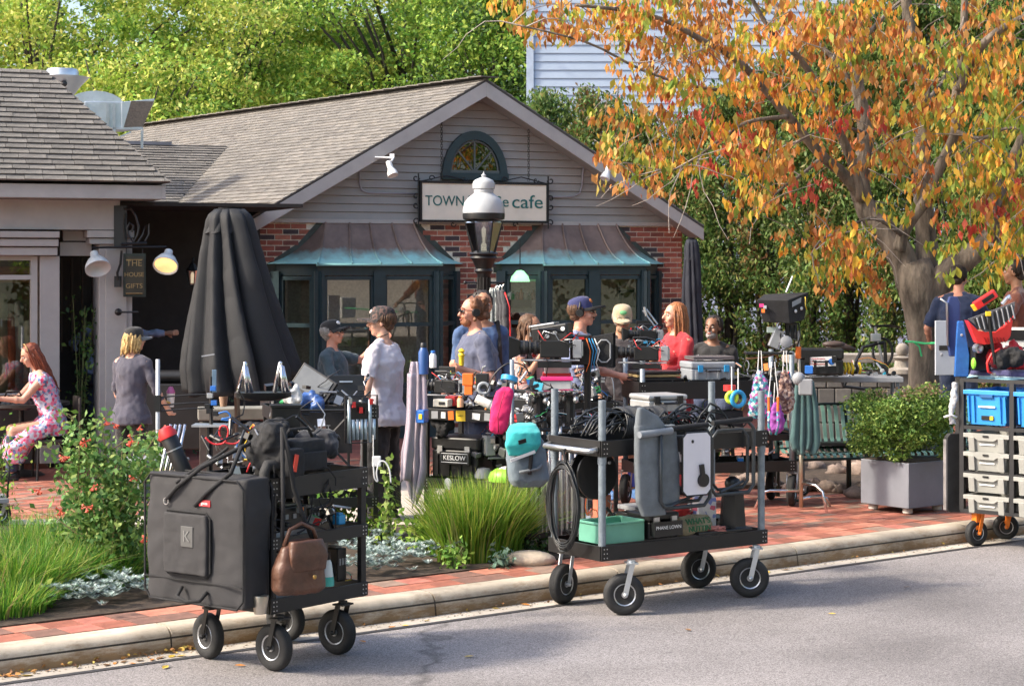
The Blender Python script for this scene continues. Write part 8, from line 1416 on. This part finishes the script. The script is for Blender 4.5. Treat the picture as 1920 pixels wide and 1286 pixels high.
t=thing('garment_bag','silvery clear plastic garment cover hanging from the street lamp bar','garment bag',tuple(P(934,735,20.4)));PLM=M('crinkled_plastic',(.33,.36,.35),.18,n=.6,sc_=16,bump=1,bsc=18);drape(t,[(540,920,936),(560,916,948),(620,912,955),(735,912,958)],20.4,5,.03,PLM,'plastic_cover',5);drape(t,[(540,921,935),(560,917,946),(620,914,953),(735,914,955)],20.5,4,.03,PLM,'rear_cover',8)
for i in range(3):t=thing('jacket',['dark jacket with a red band hanging beside the silver garment cover','dark jacket with a white piped edge hanging from the lamp bar','charcoal jacket at the rear of the clothes on the lamp bar'][i],'jacket',tuple(P(950-i*6,740,20.25+i*.1)));q=B();q.loft([((0,0,0),.05,.1),((0,0,.6),.045,.12),((-.01,0,.95),.04,.12),((-.05,0,1.1),.02,.05)],14,sq=.8);blob('cloth',q,cloth('charcoal_cloth',(.03,.03,.035)),t,.012,2,.03,.08);b=B();b.tube([(.04,-.1,.02),(.04,-.115,.6),(.03,-.1,.93),(-.02,-.06,1.08)],.008,5);b.build('piping',[RED,WHT,LGREY][i],t,smooth='all');b=B();b.tube([(-.05,0,1.08),(-.05,0,1.14),(-.03,0,1.16)],.004,5);b.build('hanger_hook',STL,t)
def umbrella(name,lab,px,D,prof,mat,hem,amp,nf,seed,cx):
 t=thing(name,lab,'umbrella',tuple(gp(px,D)));kk=D/F;r_=random.Random(seed);zf=lambda y:CH-(y-HZ)*kk-.15;n=nf*12;rows=34;vs=[];fs=[]
 ph=[r_.uniform(-.5,.5)for _ in range(nf)];hm_=[r_.uniform(*hem)for _ in range(nf)];dp=[r_.uniform(.5,1.4)for _ in range(nf)];bd_=[0]
 for _ in range(nf):bd_.append(bd_[-1]+r_.uniform(.5,1.5))
 bd_=[x/bd_[-1]for x in bd_]
 for i in range(rows+1):
  f=i/rows
  for j in range(n):
   th=2*math.pi*j/n;u_=j/n;s0=max(k_ for k_ in range(nf)if bd_[k_]<=u_+1e-9);fr=(u_-bd_[s0])/(bd_[s0+1]-bd_[s0]);fold=min(1,fr/.78)**.42 if fr<.78 else max(0,(1-fr)/.22)**.8;swirl=.5*f
   ye=prof[-1][0]+hm_[s0]*(1-fr)*1.0+hm_[(s0+1)%nf]*fr;y=prof[0][0]+(ye-prof[0][0])*f
   yy=min(max(y,prof[0][0]),prof[-1][0]);
   for(ya,ra),(yb,rb)in zip(prof,prof[1:]):
    if ya<=yy<=yb:rad_=ra+(rb-ra)*(yy-ya)/(yb-ya)
   r=rad_*kk*(1-amp*(1-fold)*dp[s0]*min(1,f*4+.3)+.05*math.sin(3*th+f*4+seed));c=(cx[0]+(cx[1]-cx[0])*f-px)*kk
   vs.append((c+r*math.cos(th+swirl),r*math.sin(th+swirl)*.85,zf(y)))
 for i in range(rows):
  for j in range(n):fs.append((i*n+j,i*n+(j+1)%n,(i+1)*n+(j+1)%n,(i+1)*n+j))
 b=B();b.add(vs,fs);o=b.build('canopy',mat,t,smooth='all');s_=o.modifiers.new('thick','SOLIDIFY');s_.thickness=.006;tx=bpy.data.textures.get('clouds0.250')or bpy.data.textures.new('clouds0.250','CLOUDS');tx.noise_scale=.25;d=o.modifiers.new('folds','DISPLACE');d.texture=tx;d.strength=.03
 vs=[];fs=[];y0_=prof[0][0]-4;y1_=y0_+(prof[-1][0]-prof[0][0])*.16
 for i in range(5):
  f=i/4;
  for j in range(n):th=2*math.pi*j/n;seg=j/n*nf;fr=seg-int(seg);fold=abs(math.sin(math.pi*fr))**.6;rr=(prof[0][1]*.8+(prof[1][1]*1.13-prof[0][1]*.8)*f)*kk*(1-amp*.8*(1-fold)*f);vs.append(((cx[0]-px)*kk+rr*math.cos(th),rr*math.sin(th)*.85,zf(y0_+(y1_-y0_)*f*(.9+.15*fold))))
 for i in range(4):
  for j in range(n):fs.append((i*n+j,i*n+(j+1)%n,(i+1)*n+(j+1)%n,(i+1)*n+j))
 fs.append(tuple(range(n)));b=B();b.add(vs,fs);b.build('vent_flap',mat,t,smooth='all')
 b=B();b.tube([(0,0,0),((cx[0]-px)*kk,0,zf(prof[0][0]-2))],.028,10);b.build('pole',M('umbrella_pole',(.1,.09,.08),.4,.4),t,smooth='all');b=B();b.lathe([(0,0),(.3,0),(.3,.05),(.08,.09),(.05,.25),(0,.25)],20);b.build('base',BLK,t,smooth=True);return t
UMB=M('umbrella_charcoal_fabric',(.008,.0095,.013),.7,n=.15,sc_=4,bump=.4,bsc=250)
u1=umbrella('patio_umbrella','huge folded charcoal patio umbrella with deep pleats standing left of the cafe bay',450,18.9,[(393,27),(406,43),(445,52),(560,80),(640,101),(688,114)],UMB,(0,60),.42,10,4,(432,452))
b=B();b.bar(P(378,668,18.3),P(402,664,18.3),.012,.012);b.build('tie_strap',LGREY,u1,world=True)
umbrella('patio_umbrella','slim folded navy patio umbrella beside the brick corner of the cafe',1298,23.5,[(450,9),(462,13),(520,17),(600,20),(700,26)],M('navy_umbrella_fabric',(.015,.018,.03),.8,n=.15,bump=.3,bsc=200),(0,25),.35,8,9,(1297,1298))
BN=thing('bench','green slatted metal bench with curved armrest beside the planter','bench',tuple(G(1488,938)),14);GB=M('green_powder_coat',(.2,.38,.32),.2,n=.1,coat=.4);GBD=M('dark_green_iron',(.012,.03,.028),.35)
LB=2.0;nS=31
for i in range(nS):
 x=.02+LB*i/(nS-1);pts=[(x,.47,.86),(x,.44,.8),(x,.38,.55),(x,.34,.46),(x,.28,.425),(x,.15,.425),(x,.04,.43),(x,.0,.415),(x,-.01,.38)];b=B()
 for p,q in zip(pts,pts[1:]):
  b.add([(p[0]-.018,p[1],p[2]),(p[0]+.018,p[1],p[2]),(q[0]+.018,q[1],q[2]),(q[0]-.018,q[1],q[2]),(p[0]-.018,p[1]+.004,p[2]-.005),(p[0]+.018,p[1]+.004,p[2]-.005),(q[0]+.018,q[1]+.004,q[2]-.005),(q[0]-.018,q[1]+.004,q[2]-.005)],[(0,1,2,3),(7,6,5,4),(0,3,7,4),(1,5,6,2)])
 b.build('slat',GB,BN)
for y,z in((.48,.865),(.345,.455),(-.005,.38),(.15,.415)):b=B();b.tube([(0,y,z),(LB+.04,y,z)],.014,8);b.build('rail',GBD,BN)
for x in(-.02,.72,LB+.04):
 for pts in([(x,-.06,0),(x,-.06,.58),(x,-.03,.63),(x,.04,.65),(x,.42,.64)],[(x,.36,0),(x,.36,.45),(x,.5,.87)]):b=B();b.tube(pts,.026,8);b.build('leg',GBD,BN,smooth='all')
 b=B();b.box((x,-.06,.008),(.09,.07,.016));b.build('foot_plate',GBD,BN);b=B();b.tube([(x,-.06,.37),(x,.36,.37)],.02,8);b.build('seat_support',GBD,BN)
RK=thing('crate_rack','tall black wheeled rack holding blue and grey crates at the right edge','rack',(P(1805,500,16.2).x,16.2,0),-42);TR=XF[RK.name];kz=lambda y,D=16.2:CH-(y-HZ)/F*D
z0_,z1_=.30,kz(712);Lr,Wr=1.35,.62;FT=M('black_rack_tube',(.018,.018,.02),.5)
def onr(x,y,z):return tuple(TR@V((x,y,z)))
for x in(0,.46,.93):
 for y in(0,Wr):b=B();b.box((x,y,(z0_+z1_)/2),(.04,.04,z1_-z0_));b.build('upright',FT,RK)
for z in(z0_,kz(885),kz(800),z1_):
 for y in(0,Wr):b=B();b.box((.465,y,z),(.96,.036,.03));b.build('cross_rail',FT,RK)
 for x in(0,.46,.93):b=B();b.box((x,Wr/2,z),(.034,Wr,.028));b.build('side_rail',FT,RK)
for a_,c_ in(((-.0,Wr,z1_),(-.22,Wr-.3,z1_)),((-.22,Wr-.3,z1_),(-.22,Wr-.3,z0_+.1)),((0,.02,z1_),(-.22,Wr-.3,z1_)),((-.22,Wr-.3,kz(788)),(0,.02,kz(788))),((-.22,Wr-.3,z0_+.1),(0,.02,z0_+.1))):b=B();b.bar(a_,c_,.036,.036);b.build('push_frame',FT,RK)
FO=M('orange_fork',(.8,.2,.02),.45,n=.1)
for(x,y,a)in((.1,.05,70),(.1,Wr-.05,40),(.84,.05,60),(.84,Wr-.05,60)):caster(RK,x,y,.11,a,FO,.06,.3)
for k in range(2):b=B();b.box((0,0,0),(.05,.06,.16),m=Mx.Translation((.1 if k==0 else.1,.05 if k==0 else Wr-.05,.22))@Euler((0,0,rad(70))).to_matrix().to_4x4());b.build('orange_bracket',FO,RK)
def crate(name,lab,x,z,w,h,mat,grp,blue):
 t=thing(name,lab,'crate',onr(x+w/2,-.02+.28,z),-42,grp);d=.54;tp=.04
 for s_ in(-1,1):
  b=B();b.add([(-w/2+tp,s_*(d/2-.02),0),(w/2-tp,s_*(d/2-.02),0),(w/2-.012,s_*d/2,h),(-w/2+.012,s_*d/2,h),(-w/2+tp,s_*(d/2-.03),0),(w/2-tp,s_*(d/2-.03),0),(w/2-.012,s_*(d/2-.01),h),(-w/2+.012,s_*(d/2-.01),h)],[(0,1,2,3),(7,6,5,4),(0,3,7,4),(1,5,6,2),(2,6,7,3)]);b.build('long_wall',mat,t)
  b=B();b.add([(s_*(w/2-tp),-d/2+.02,0),(s_*(w/2-tp),d/2-.02,0),(s_*(w/2-.012),d/2,h),(s_*(w/2-.012),-d/2,h),(s_*(w/2-tp-.01),-d/2+.02,0),(s_*(w/2-tp-.01),d/2-.02,0),(s_*(w/2-.022),d/2,h),(s_*(w/2-.022),-d/2,h)],[(0,1,2,3),(7,6,5,4),(0,3,7,4),(1,5,6,2),(2,6,7,3)]);b.build('end_wall',mat,t)
 b=B();b.box((0,0,.008),(w-2*tp,d-.05,.012));b.build('floor',mat,t)
 b=B()
 for c,dd in(((0,-d/2-.008,h-.02),(w+.02,.022,.035)),((0,d/2+.008,h-.02),(w+.02,.022,.035)),((-w/2,0,h-.02),(.022,d,.035)),((w/2,0,h-.02),(.022,d,.035))):b=B();b.box(c,dd);b.build('rim',mat,t,bevel=.003)
 if blue:
  b=B();b.box((0,-d/2-.006,h*.84),(w*.3,.02,h*.13));b.build('handle_slot',M('crate_blue_dark',(.015,.1,.28),.5),t,bevel=.004);b=B();b.box((0,-d/2-.0,h*.52),(w*.38,.008,.014));b.build('white_label',WHT,t)
  b=B();b.box((.0,-d/2+.012,h*.2),(w*.28,.008,.035));b.build('dark_label',BLKP,t);b=B();b.box((w*.1,-d/2+.006,h*.2),(.03,.008,.032));b.build('yellow_label',YEL,t)
  for s_ in(-1,1):
   for kx in(.3,.42):b=B();b.box((s_*w*kx,-d/2+.003,h*.45),(.014,.02,h*.75),r=(6,0,0));b.build('rib',mat,t)
 else:
  b=B();b.add([(-.12,-d/2-.02,h-.002),(.12,-d/2-.02,h-.002),(.12,-d/2-.02,h-.03),(.07,-d/2-.02,h-.06),(-.07,-d/2-.02,h-.06),(-.12,-d/2-.02,h-.03)],[tuple(range(6))]);b.build('handle_plate',LGREY if 0 else mat,t);b=B();b.box((0,-d/2-.024,h-.022),(.05,.01,.014));b.build('lock',BLKP,t)
  for s_ in(-1,1):b=B();b.box((s_*w*.34,-d/2+.0,h*.42),(.055,.03,h*.8),r=(7,0,0));b.build('corner_rib',mat,t,bevel=.004)
  b=B();b.box((0,-d/2+.008,h*.42),(w*.34,.012,.012));b.build('card_slot',WHT,t)
 return t
CB=M('crate_blue',(.03,.26,.66),.42,n=.08,isl=.04);CG=M('crate_grey',(.3,.3,.28),.5,n=.1,isl=.04)
crate('plastic_crate','blue plastic crate in the top left of the rack',.03,kz(797)+.015,.4,.29,CB,'blue crates in the rack',1);crate('plastic_crate','blue plastic crate in the top right of the rack, cut by the photo edge',.49,kz(797)+.015,.4,.29,CB,'blue crates in the rack',1)
rn=['topmost','second from the top','third from the top','lowest']
for i,zb in enumerate((kz(845),kz(882)+.01,kz(922)+.01,kz(960)+.0)):
 for j in range(2):crate('plastic_crate','grey plastic crate in the %s column of the rack, %s of four'%(('left','right')[j],rn[i]),.03+.46*j,zb,.4,.158,CG,'grey crates in the rack',0)
t=thing('leaning_board','black rounded board leaning against the left side of the crate rack','board',tuple(P(1790,955,16.35)),15);
b=B();rr=rrect(-.085,.085,-.02,.65,0,.03);b.add([(p[0],-.03,p[2])for p in rr]+[(p[0],.03,p[2])for p in rr],[tuple(range(8)),tuple(range(8,16))[::-1]]+[(i,8+i,8+(i+1)%8,(i+1)%8)for i in range(8)]);b.build('panel',RUB,t,bevel=.006);b=B();b.box((-.088,0,.3),(.012,.05,.6));b.build('worn_edge',M('worn_grey',(.2,.19,.19),.8,n=.4),t)
t,w,h=IT('folded_blankets','folded navy and light blue moving blankets on top of the crate rack','blankets',1828,695,1960,716,16.3,-42)
for i,(m_,z,dz)in enumerate(((cloth('light_blue_blanket',(.2,.42,.55)),0,.03),(cloth('pale_blue_blanket',(.35,.5,.58)),.03,.02),(cloth('navy_blanket',(.06,.06,.16)),.045,.05))):q=B();q.loft([((.05,.1,z+.004),.42-.01*i,.22),((.05,.1,z+.012),.44-.02*i,.24),((.05,.1,z+dz),.43-.02*i,.23),((.05,.1,z+dz+.01),.4-.02*i,.22)],24,sq=.3);blob('blanket',q,m_,t,.012,2,.02,.1)
jacket('red_harness','tangled red and black harness bag lying on the blankets',tuple(P(1890,696,16.3)),.22,.12,.24,cloth('red_bag',(.6,.02,.03)),'bag',14);jacket('black_strap_heap','black straps piled on the red harness bag',tuple(P(1892,690,16.1)),.14,.08,.16,BLKF,'straps',15)
t=thing('red_strap','red webbing loop hanging from the harness bag','strap',tuple(P(1862,690,16.1)));b=B();b.tube([(.06,0,.16),(-.01,0,.12),(-.05,0,.04),(-.04,0,-.03),(.0,0,-.05)],.012,6);b.build('webbing',RED,t,smooth='all');b=B();b.box((0,0,-.05),(.04,.02,.02));b.build('buckle',STL,t)
t=thing('dustpan','red dustpan held upright with the black broom over the crate rack','dustpan',tuple(P(1866,656,16.2)),0);kk=16.2/F;dd=lambda x,y,d=0:((x-1866)*kk,d,(656-y)*kk);b=B();b.add([dd(1812,600,-.05),dd(1830,643,-.05),dd(1842,646,-.05),dd(1885,640,-.05),dd(1892,630,-.05),dd(1898,592,-.05),dd(1880,612,-.05),dd(1862,623,-.05),dd(1832,620,-.05),dd(1812,600,.08),dd(1830,643,.08),dd(1842,646,.08),dd(1885,640,.08),dd(1892,630,.08),dd(1898,592,.08),dd(1880,612,.08),dd(1862,623,.08),dd(1832,620,.08)],[tuple(range(9)),tuple(range(9,18))[::-1]]+[(i,9+i,9+(i+1)%9,(i+1)%9)for i in range(9)]);b.build('pan',RED,t,bevel=.004)
for k2 in range(7):b=B();b.tube([dd(1842+k2*6,632,-.056),dd(1846+k2*6,642,-.056)],.004,5);b.build('rib',M('dark_red',(.3,.01,.01),.4),t)
t=thing('broom','black and grey angled broom with a yellow tab and black handle over the crate rack','broom',tuple(P(1866,656,16.15)),0);b=B();pl_=[dd(1811,598),dd(1866,578),dd(1898,566),dd(1896,590),dd(1862,621),dd(1842,622)];b.add([(x,-.09,z)for x,y,z in pl_]+[(x,-.06,z)for x,y,z in pl_],[tuple(range(6)),tuple(range(6,12))[::-1]]+[(i,6+i,6+(i+1)%6,(i+1)%6)for i in range(6)]);b.build('bristle_block',M('bristle_grey',(.1,.1,.11),.8,n=.5,sc_=60,stretch=(4,1,.4)),t)
for k2 in range(16):b=B();x=1822+k2*4.6;b.tube([dd(x,597-k2*1.7,-.095),dd(x+6,618-abs(k2-6)*.6-max(0,k2-8)*2.2,-.095)],.007,4);b.build('bristle_tuft',[BLKP,GREYP][k2%2],t)
b=B();b.tube([dd(1848,590,-.1),dd(1854,640,-.1),dd(1860,682,-.1)],.013,8);b.build('handle',BLKP,t);b=B();b.box(dd(1847,588,-.11),(.045,.02,.04));b.build('yellow_tab',YEL,t,bevel=.004)
t,w,h=IT('tape_measure','red and grey handheld tool with yellow tip held above the broom','tool',1822,542,1872,582,16.4);m=Mx.Translation((0,0,h*.5))@Euler((0,rad(-33),0)).to_matrix().to_4x4();b=B();b.box((0,0,0),(w*.95,.07,.075),m=m);b.build('tool_body',RED,t,bevel=.012);b=B();b.box((.02,-.037,0),(w*.5,.008,.035),m=m);b.build('screen',BLKP,t,bevel=.004);b=B();b.box((-w*.5,0,-.005),(.03,.06,.06),m=m);b.build('yellow_tip',YEL,t,bevel=.006)
t,w,h=IT('metal_clamp','silver clamp held beside the broom head','clamp',1876,552,1894,570,16.3);b=B();b.tube([(-.03,0,0),(.01,0,.05),(.04,0,.07)],.016,8);b.build('jaw',CHR,t);b=B();b.ell((.03,0,.05),(.022,.02,.022),8,6);b.build('screw',STL,t)
t=thing('ironing_board','narrow dark blue padded board standing on end by the orange tree trunk','board',tuple(P(1788,668,16.5)),0);kk=16.5/F;b=B();rr=[(-8,0),(9,0),(12,40),(12,100),(6,112),(-8,112),(-13,100),(-13,40)];b.add([(x*kk,-.02,z*kk)for x,z in rr]+[(x*kk,.03,z*kk)for x,z in rr],[tuple(range(8)),tuple(range(8,16))[::-1]]+[(i,8+i,8+(i+1)%8,(i+1)%8)for i in range(8)]);b.build('board_panel',M('navy_vinyl',(.03,.05,.16),.35),t,bevel=.008);b=B();b.tube([(-12*kk,-.025,20*kk),(-14*kk,-.025,100*kk),(-26*kk,-.025,108*kk)],.01,6);b.build('silver_edge',STL,t,smooth='all')
t=thing('plastic_tray','translucent blue plastic tray standing upright on the crate rack','tray',tuple(P(1802,706,16.3)),0);kk=16.3/F;b=B();rr=[(-13,0),(13,0),(15,40),(4,104),(-7,104),(-10,60)];b.add([(x*kk,-.02,z*kk)for x,z in rr]+[(x*kk,.02,z*kk)for x,z in rr],[tuple(range(6)),tuple(range(6,12))[::-1]]+[(i,6+i,6+(i+1)%6,(i+1)%6)for i in range(6)]);b.build('tray_panel',M('bright_blue_plastic',(.03,.13,.42),.25,n=.25),t,bevel=.006);b=B();b.ell((0,-.024,78*kk),(.012,.004,.012),8,5);b.build('hole',LGREY,t)
t=thing('tied_board','light grey rectangular board tied to the orange tree trunk','board',tuple(P(1776,703,17.6)),10);kk=17.6/F;b=B();b.box((0,0,51*kk),(48*kk,.02,102*kk));b.build('panel',M('pale_grey_board',(.45,.47,.52),.5,n=.05),t,bevel=.004);b=B();b.box((-8*kk,-.014,51*kk),(18*kk,.008,9*kk));b.build('hand_hole',BLKP,t);b=B();b.ell((-12*kk,-.012,38*kk),(.014,.004,.014),10,5);b.build('eyelet',GREYP,t)
b=B();b.tube([P(1698,640,19.6),P(1712,641,19.55),P(1735,644,19.3),P(1757,643,17.9)],.012,6);b.tube([P(1712,640,19.55),P(1724,650,19.5),P(1728,668,19.5)],.01,6);o=b.build('green_tie',M('green_rope',(.03,.4,.15),.6));tag(o,'bright green cord tied round the orange tree trunk','rope')
t=thing('fan_motor','black and silver lens block on the rack beside the red straps','lens',tuple(P(1836,694,16.3)),20);b=B();b.box((0,0,.1),(.16,.12,.2));b.build('block',BLKP,t,bevel=.01)
for x,z in((-.07,.19),(.02,.22)):b=B();b.lathe([(0,0),(.04,0),(.042,.05),(.028,.055),(.0,.04)],14,m=Mx.Translation((x,-.06,z))@Euler((rad(90),0,0)).to_matrix().to_4x4());b.build('lens_barrel',STL if x<0 else BLKP,t,smooth=True)
b=B();b.ell((-.08,-.04,.06),(.02,.03,.05),8,6);b.build('lime_grip',GRNP,t)
t=thing('flight_case','white flight case with a black panel behind the broom at the right edge','case',tuple(P(1915,690,17.2)),-12);case(t,.42,.3,.36,M('white_case',(.6,.6,.58),.5),STL,.5);b=B();b.box((-.02,-.16,.3),(.3,.012,.09));b.build('black_panel',BLKP,t)
t=thing('plastic_wrap','knotted pale plastic film tied to the rack push frame','film',tuple(P(1782,795,16.2)));q=B();q.loft([((.02,0,0),.03,.02),((.0,0,.08),.02,.02),((.03,0,.2),.035,.03),((.04,0,.35),.02,.02)],12);blob('film',q,M('pale_film',(.5,.5,.52),.3),t,.008,1,.03,.04);b=B();b.tube([(-.06,-.02,.06),(.0,-.03,.08),(.05,-.02,.06)],.01,6);b.build('knot',WHT,t,smooth='all')
t=thing('stone_finial','round stone finial on a garden wall left of the orange tree trunk','finial',tuple(P(1692,700,22)));kk=22/F;b=B();b.lathe([(26*kk,0),(26*kk,8*kk),(16*kk,12*kk),(14*kk,24*kk),(20*kk,30*kk),(9*kk,33*kk)],18);b.build('plinth',M('weathered_stone',(.3,.27,.24),.9,n=.3),t,smooth=True);b=B();b.ell((0,0,44*kk),(13*kk,)*3,16,10);b.build('ball',M('weathered_stone',(.3,.27,.24),.9),t,smooth='all')
t=thing('garden_wall','low grey stone garden wall running behind the bench to the finial','wall',(P(1560,500,22.3).x,22.3,.15),4);kk=22.3/F
for i in range(9):
 for j in range(5):b=B();b.box((-.1+i*.2+(.1 if j%2 else 0)-.3,0,.1+j*.2),(.19,.3,.19));b.build('stone',M('wall_stone',(.17,.16,.15),.9,n=.3,isl=.2),t,bevel=.01)
b=B();b.box((.5,0,1.14),(2.1,.4,.1));b.build('coping',M('weathered_stone',(.3,.27,.24),.9),t,bevel=.01)
DK=M('dark_wicker',(.03,.02,.016),.7,n=.4,sc_=60,bump=.6,bsc=120)
t=thing('cafe_table','dark round cafe table the woman in the floral dress leans on','table',tuple(gp(40,20.3)));b=B();b.lathe([(0,0),(.5,0),(.5,.03),(0,.03)],28,c=(0,0,.74));b.build('tabletop',M('table_dark',(.03,.028,.028),.4),t,smooth=True);b=B();b.lathe([(.03,.04),(.03,.74)],10);b.lathe([(0,0),(.25,0),(.2,.03),(.04,.06)],16);b.build('pedestal',BLK,t,smooth=True)
t=thing('handbag','glossy black handbag lying on the cafe table','bag',tuple(P(28,768,20.0)));q=B();q.loft([((0,0,0),.17,.08),((0,0,.05),.2,.1),((0,0,.12),.18,.08),((0,0,.15),.1,.04)],20,sq=.7);blob('bag_body',q,M('glossy_black_leather',(.012,.012,.012),.25),t,.012,3,.02,.1);b=B();b.tube([(-.1,-.05,.12),(-.06,-.08,.2),(.06,-.08,.2),(.1,-.05,.12)],.01,6);b.build('handle',BLKP,t,smooth='all')
def wchair(lab,x,y,rz,h=.46,grp=None):
 t=thing('wicker_chair',lab,'chair',(x,y,.15),rz,grp);b=B();b.box((0,0,h-.03),(.44,.46,.05));b.build('seat',DK,t,bevel=.012);b=B();b.lathe([],3)if 0 else None
 b=B();pts=[(-.2+.0*a,.23*math.sin(a*.5),0)for a in(0,)]
 vs=[(-.22+.05*math.cos(a),.24*math.sin(a),z)for z in(h,h+.42)for a in[(-1.3+2.6*i/8)for i in range(9)]];b.add([(-.2-.04*math.cos((-1.3+2.6*i/8)),.24*math.sin(-1.3+2.6*i/8),z)for z in(h,h+.42)for i in range(9)],[(i,i+1,i+10,i+9)for i in range(8)]);o=b.build('backrest',DK,t,smooth='all');o.modifiers.new('s','SOLIDIFY').thickness=.02
 for sx in(-.19,.19):
  for sy in(-.2,.2):b=B();b.tube([(sx,sy,h-.04),(sx*1.08,sy*1.08,0)],.014,6);b.build('leg',BLK,t)
 return t
p=gp(103,20.0);wchair('dark wicker chair the woman in the floral dress sits on',p.x,p.y,200,.42);p=gp(632,19.3);wchair('dark wicker chair under the person in the trucker cap',p.x,p.y,345,.64)
p=gp(20,19.0)
t=thing('hand_truck','grey platform dolly with a black tyred wheel poking in at the left edge','dolly',(G(4,985).x-.28,G(4,985).y,.15),20);b=B();b.box((0,0,.22),(.62,.4,.04));b.build('platform',GREYP,t,bevel=.006);caster(t,.24,-.12,.1,15,STL,.05,.2);caster(t,.24,.15,.1,15,STL,.05,.2);caster(t,-.24,0,.1,15,STL,.05,.2);b=B();b.tube([(.3,-.15,.24),(.32,-.15,.5),(.28,-.1,.56)],.01,6);b.build('hook',BLK,t,smooth='all')
t=thing('dark_crate','grey plastic tub standing behind the honeysuckle by the blonde person','tub',tuple(P(290,925,15.6)),35);b=B();b.box((0,0,.14),(.36,.3,.28),tp=1.12);b.build('tub_body',M('slate_tub',(.13,.15,.16),.5),t,bevel=.01);b=B();b.box((0,0,.285),(.44,.38,.02));b.build('rim',GREYP,t,bevel=.004)
t=thing('box_truck','beige box truck parked across the street and mirrored in the bay windows','truck',tuple(K(9.6,-10.5)),38);CR=M('beige_truck',(.55,.5,.42),.45,n=.05)
b=B();b.box((0,0,2.0),(7,2.3,2.5));b.build('cargo_box',CR,t,bevel=.03);b=B();b.box((-4.5,0,1.35),(1.9,2.1,1.7),tp=.85);cb_=b.build('cab',CR,t,bevel=.06);b=B();b.box((-4.5,0,1.75),(1.3,2.0,.55));b.build('cab_window',M('dark_pane',(.05,.07,.09),.1),t)
for x in(-4.3,2.2):
 for y in(-1.0,1.0):b=B();b.lathe([(0,-.14),(.45,-.14),(.48,0),(.45,.14),(0,.14)],24,m=Mx.Translation((x,y,.48))@Euler((rad(90),0,0)).to_matrix().to_4x4());b.build('wheel',RUB,t,smooth=True)
for i,u_ in enumerate((-6,3,12,22,33)):
 p=K(u_,-15-2*(i%2));c=copy_tree([o for o in COL.objects if o.name=='green_tree'][0])if i==0 else copy_tree([o for o in COL.objects if o.name==('green_tree','green_tree.001','green_tree.002')[i%3]][0]);c.location=(p.x,p.y,0);c['label']='street tree across the road behind the photographer, '+['first','second','third','fourth','fifth'][i]+' along the kerb';c['group']='street trees across the road'  # unseen generic trees added so the panes mirror green, not bright sky
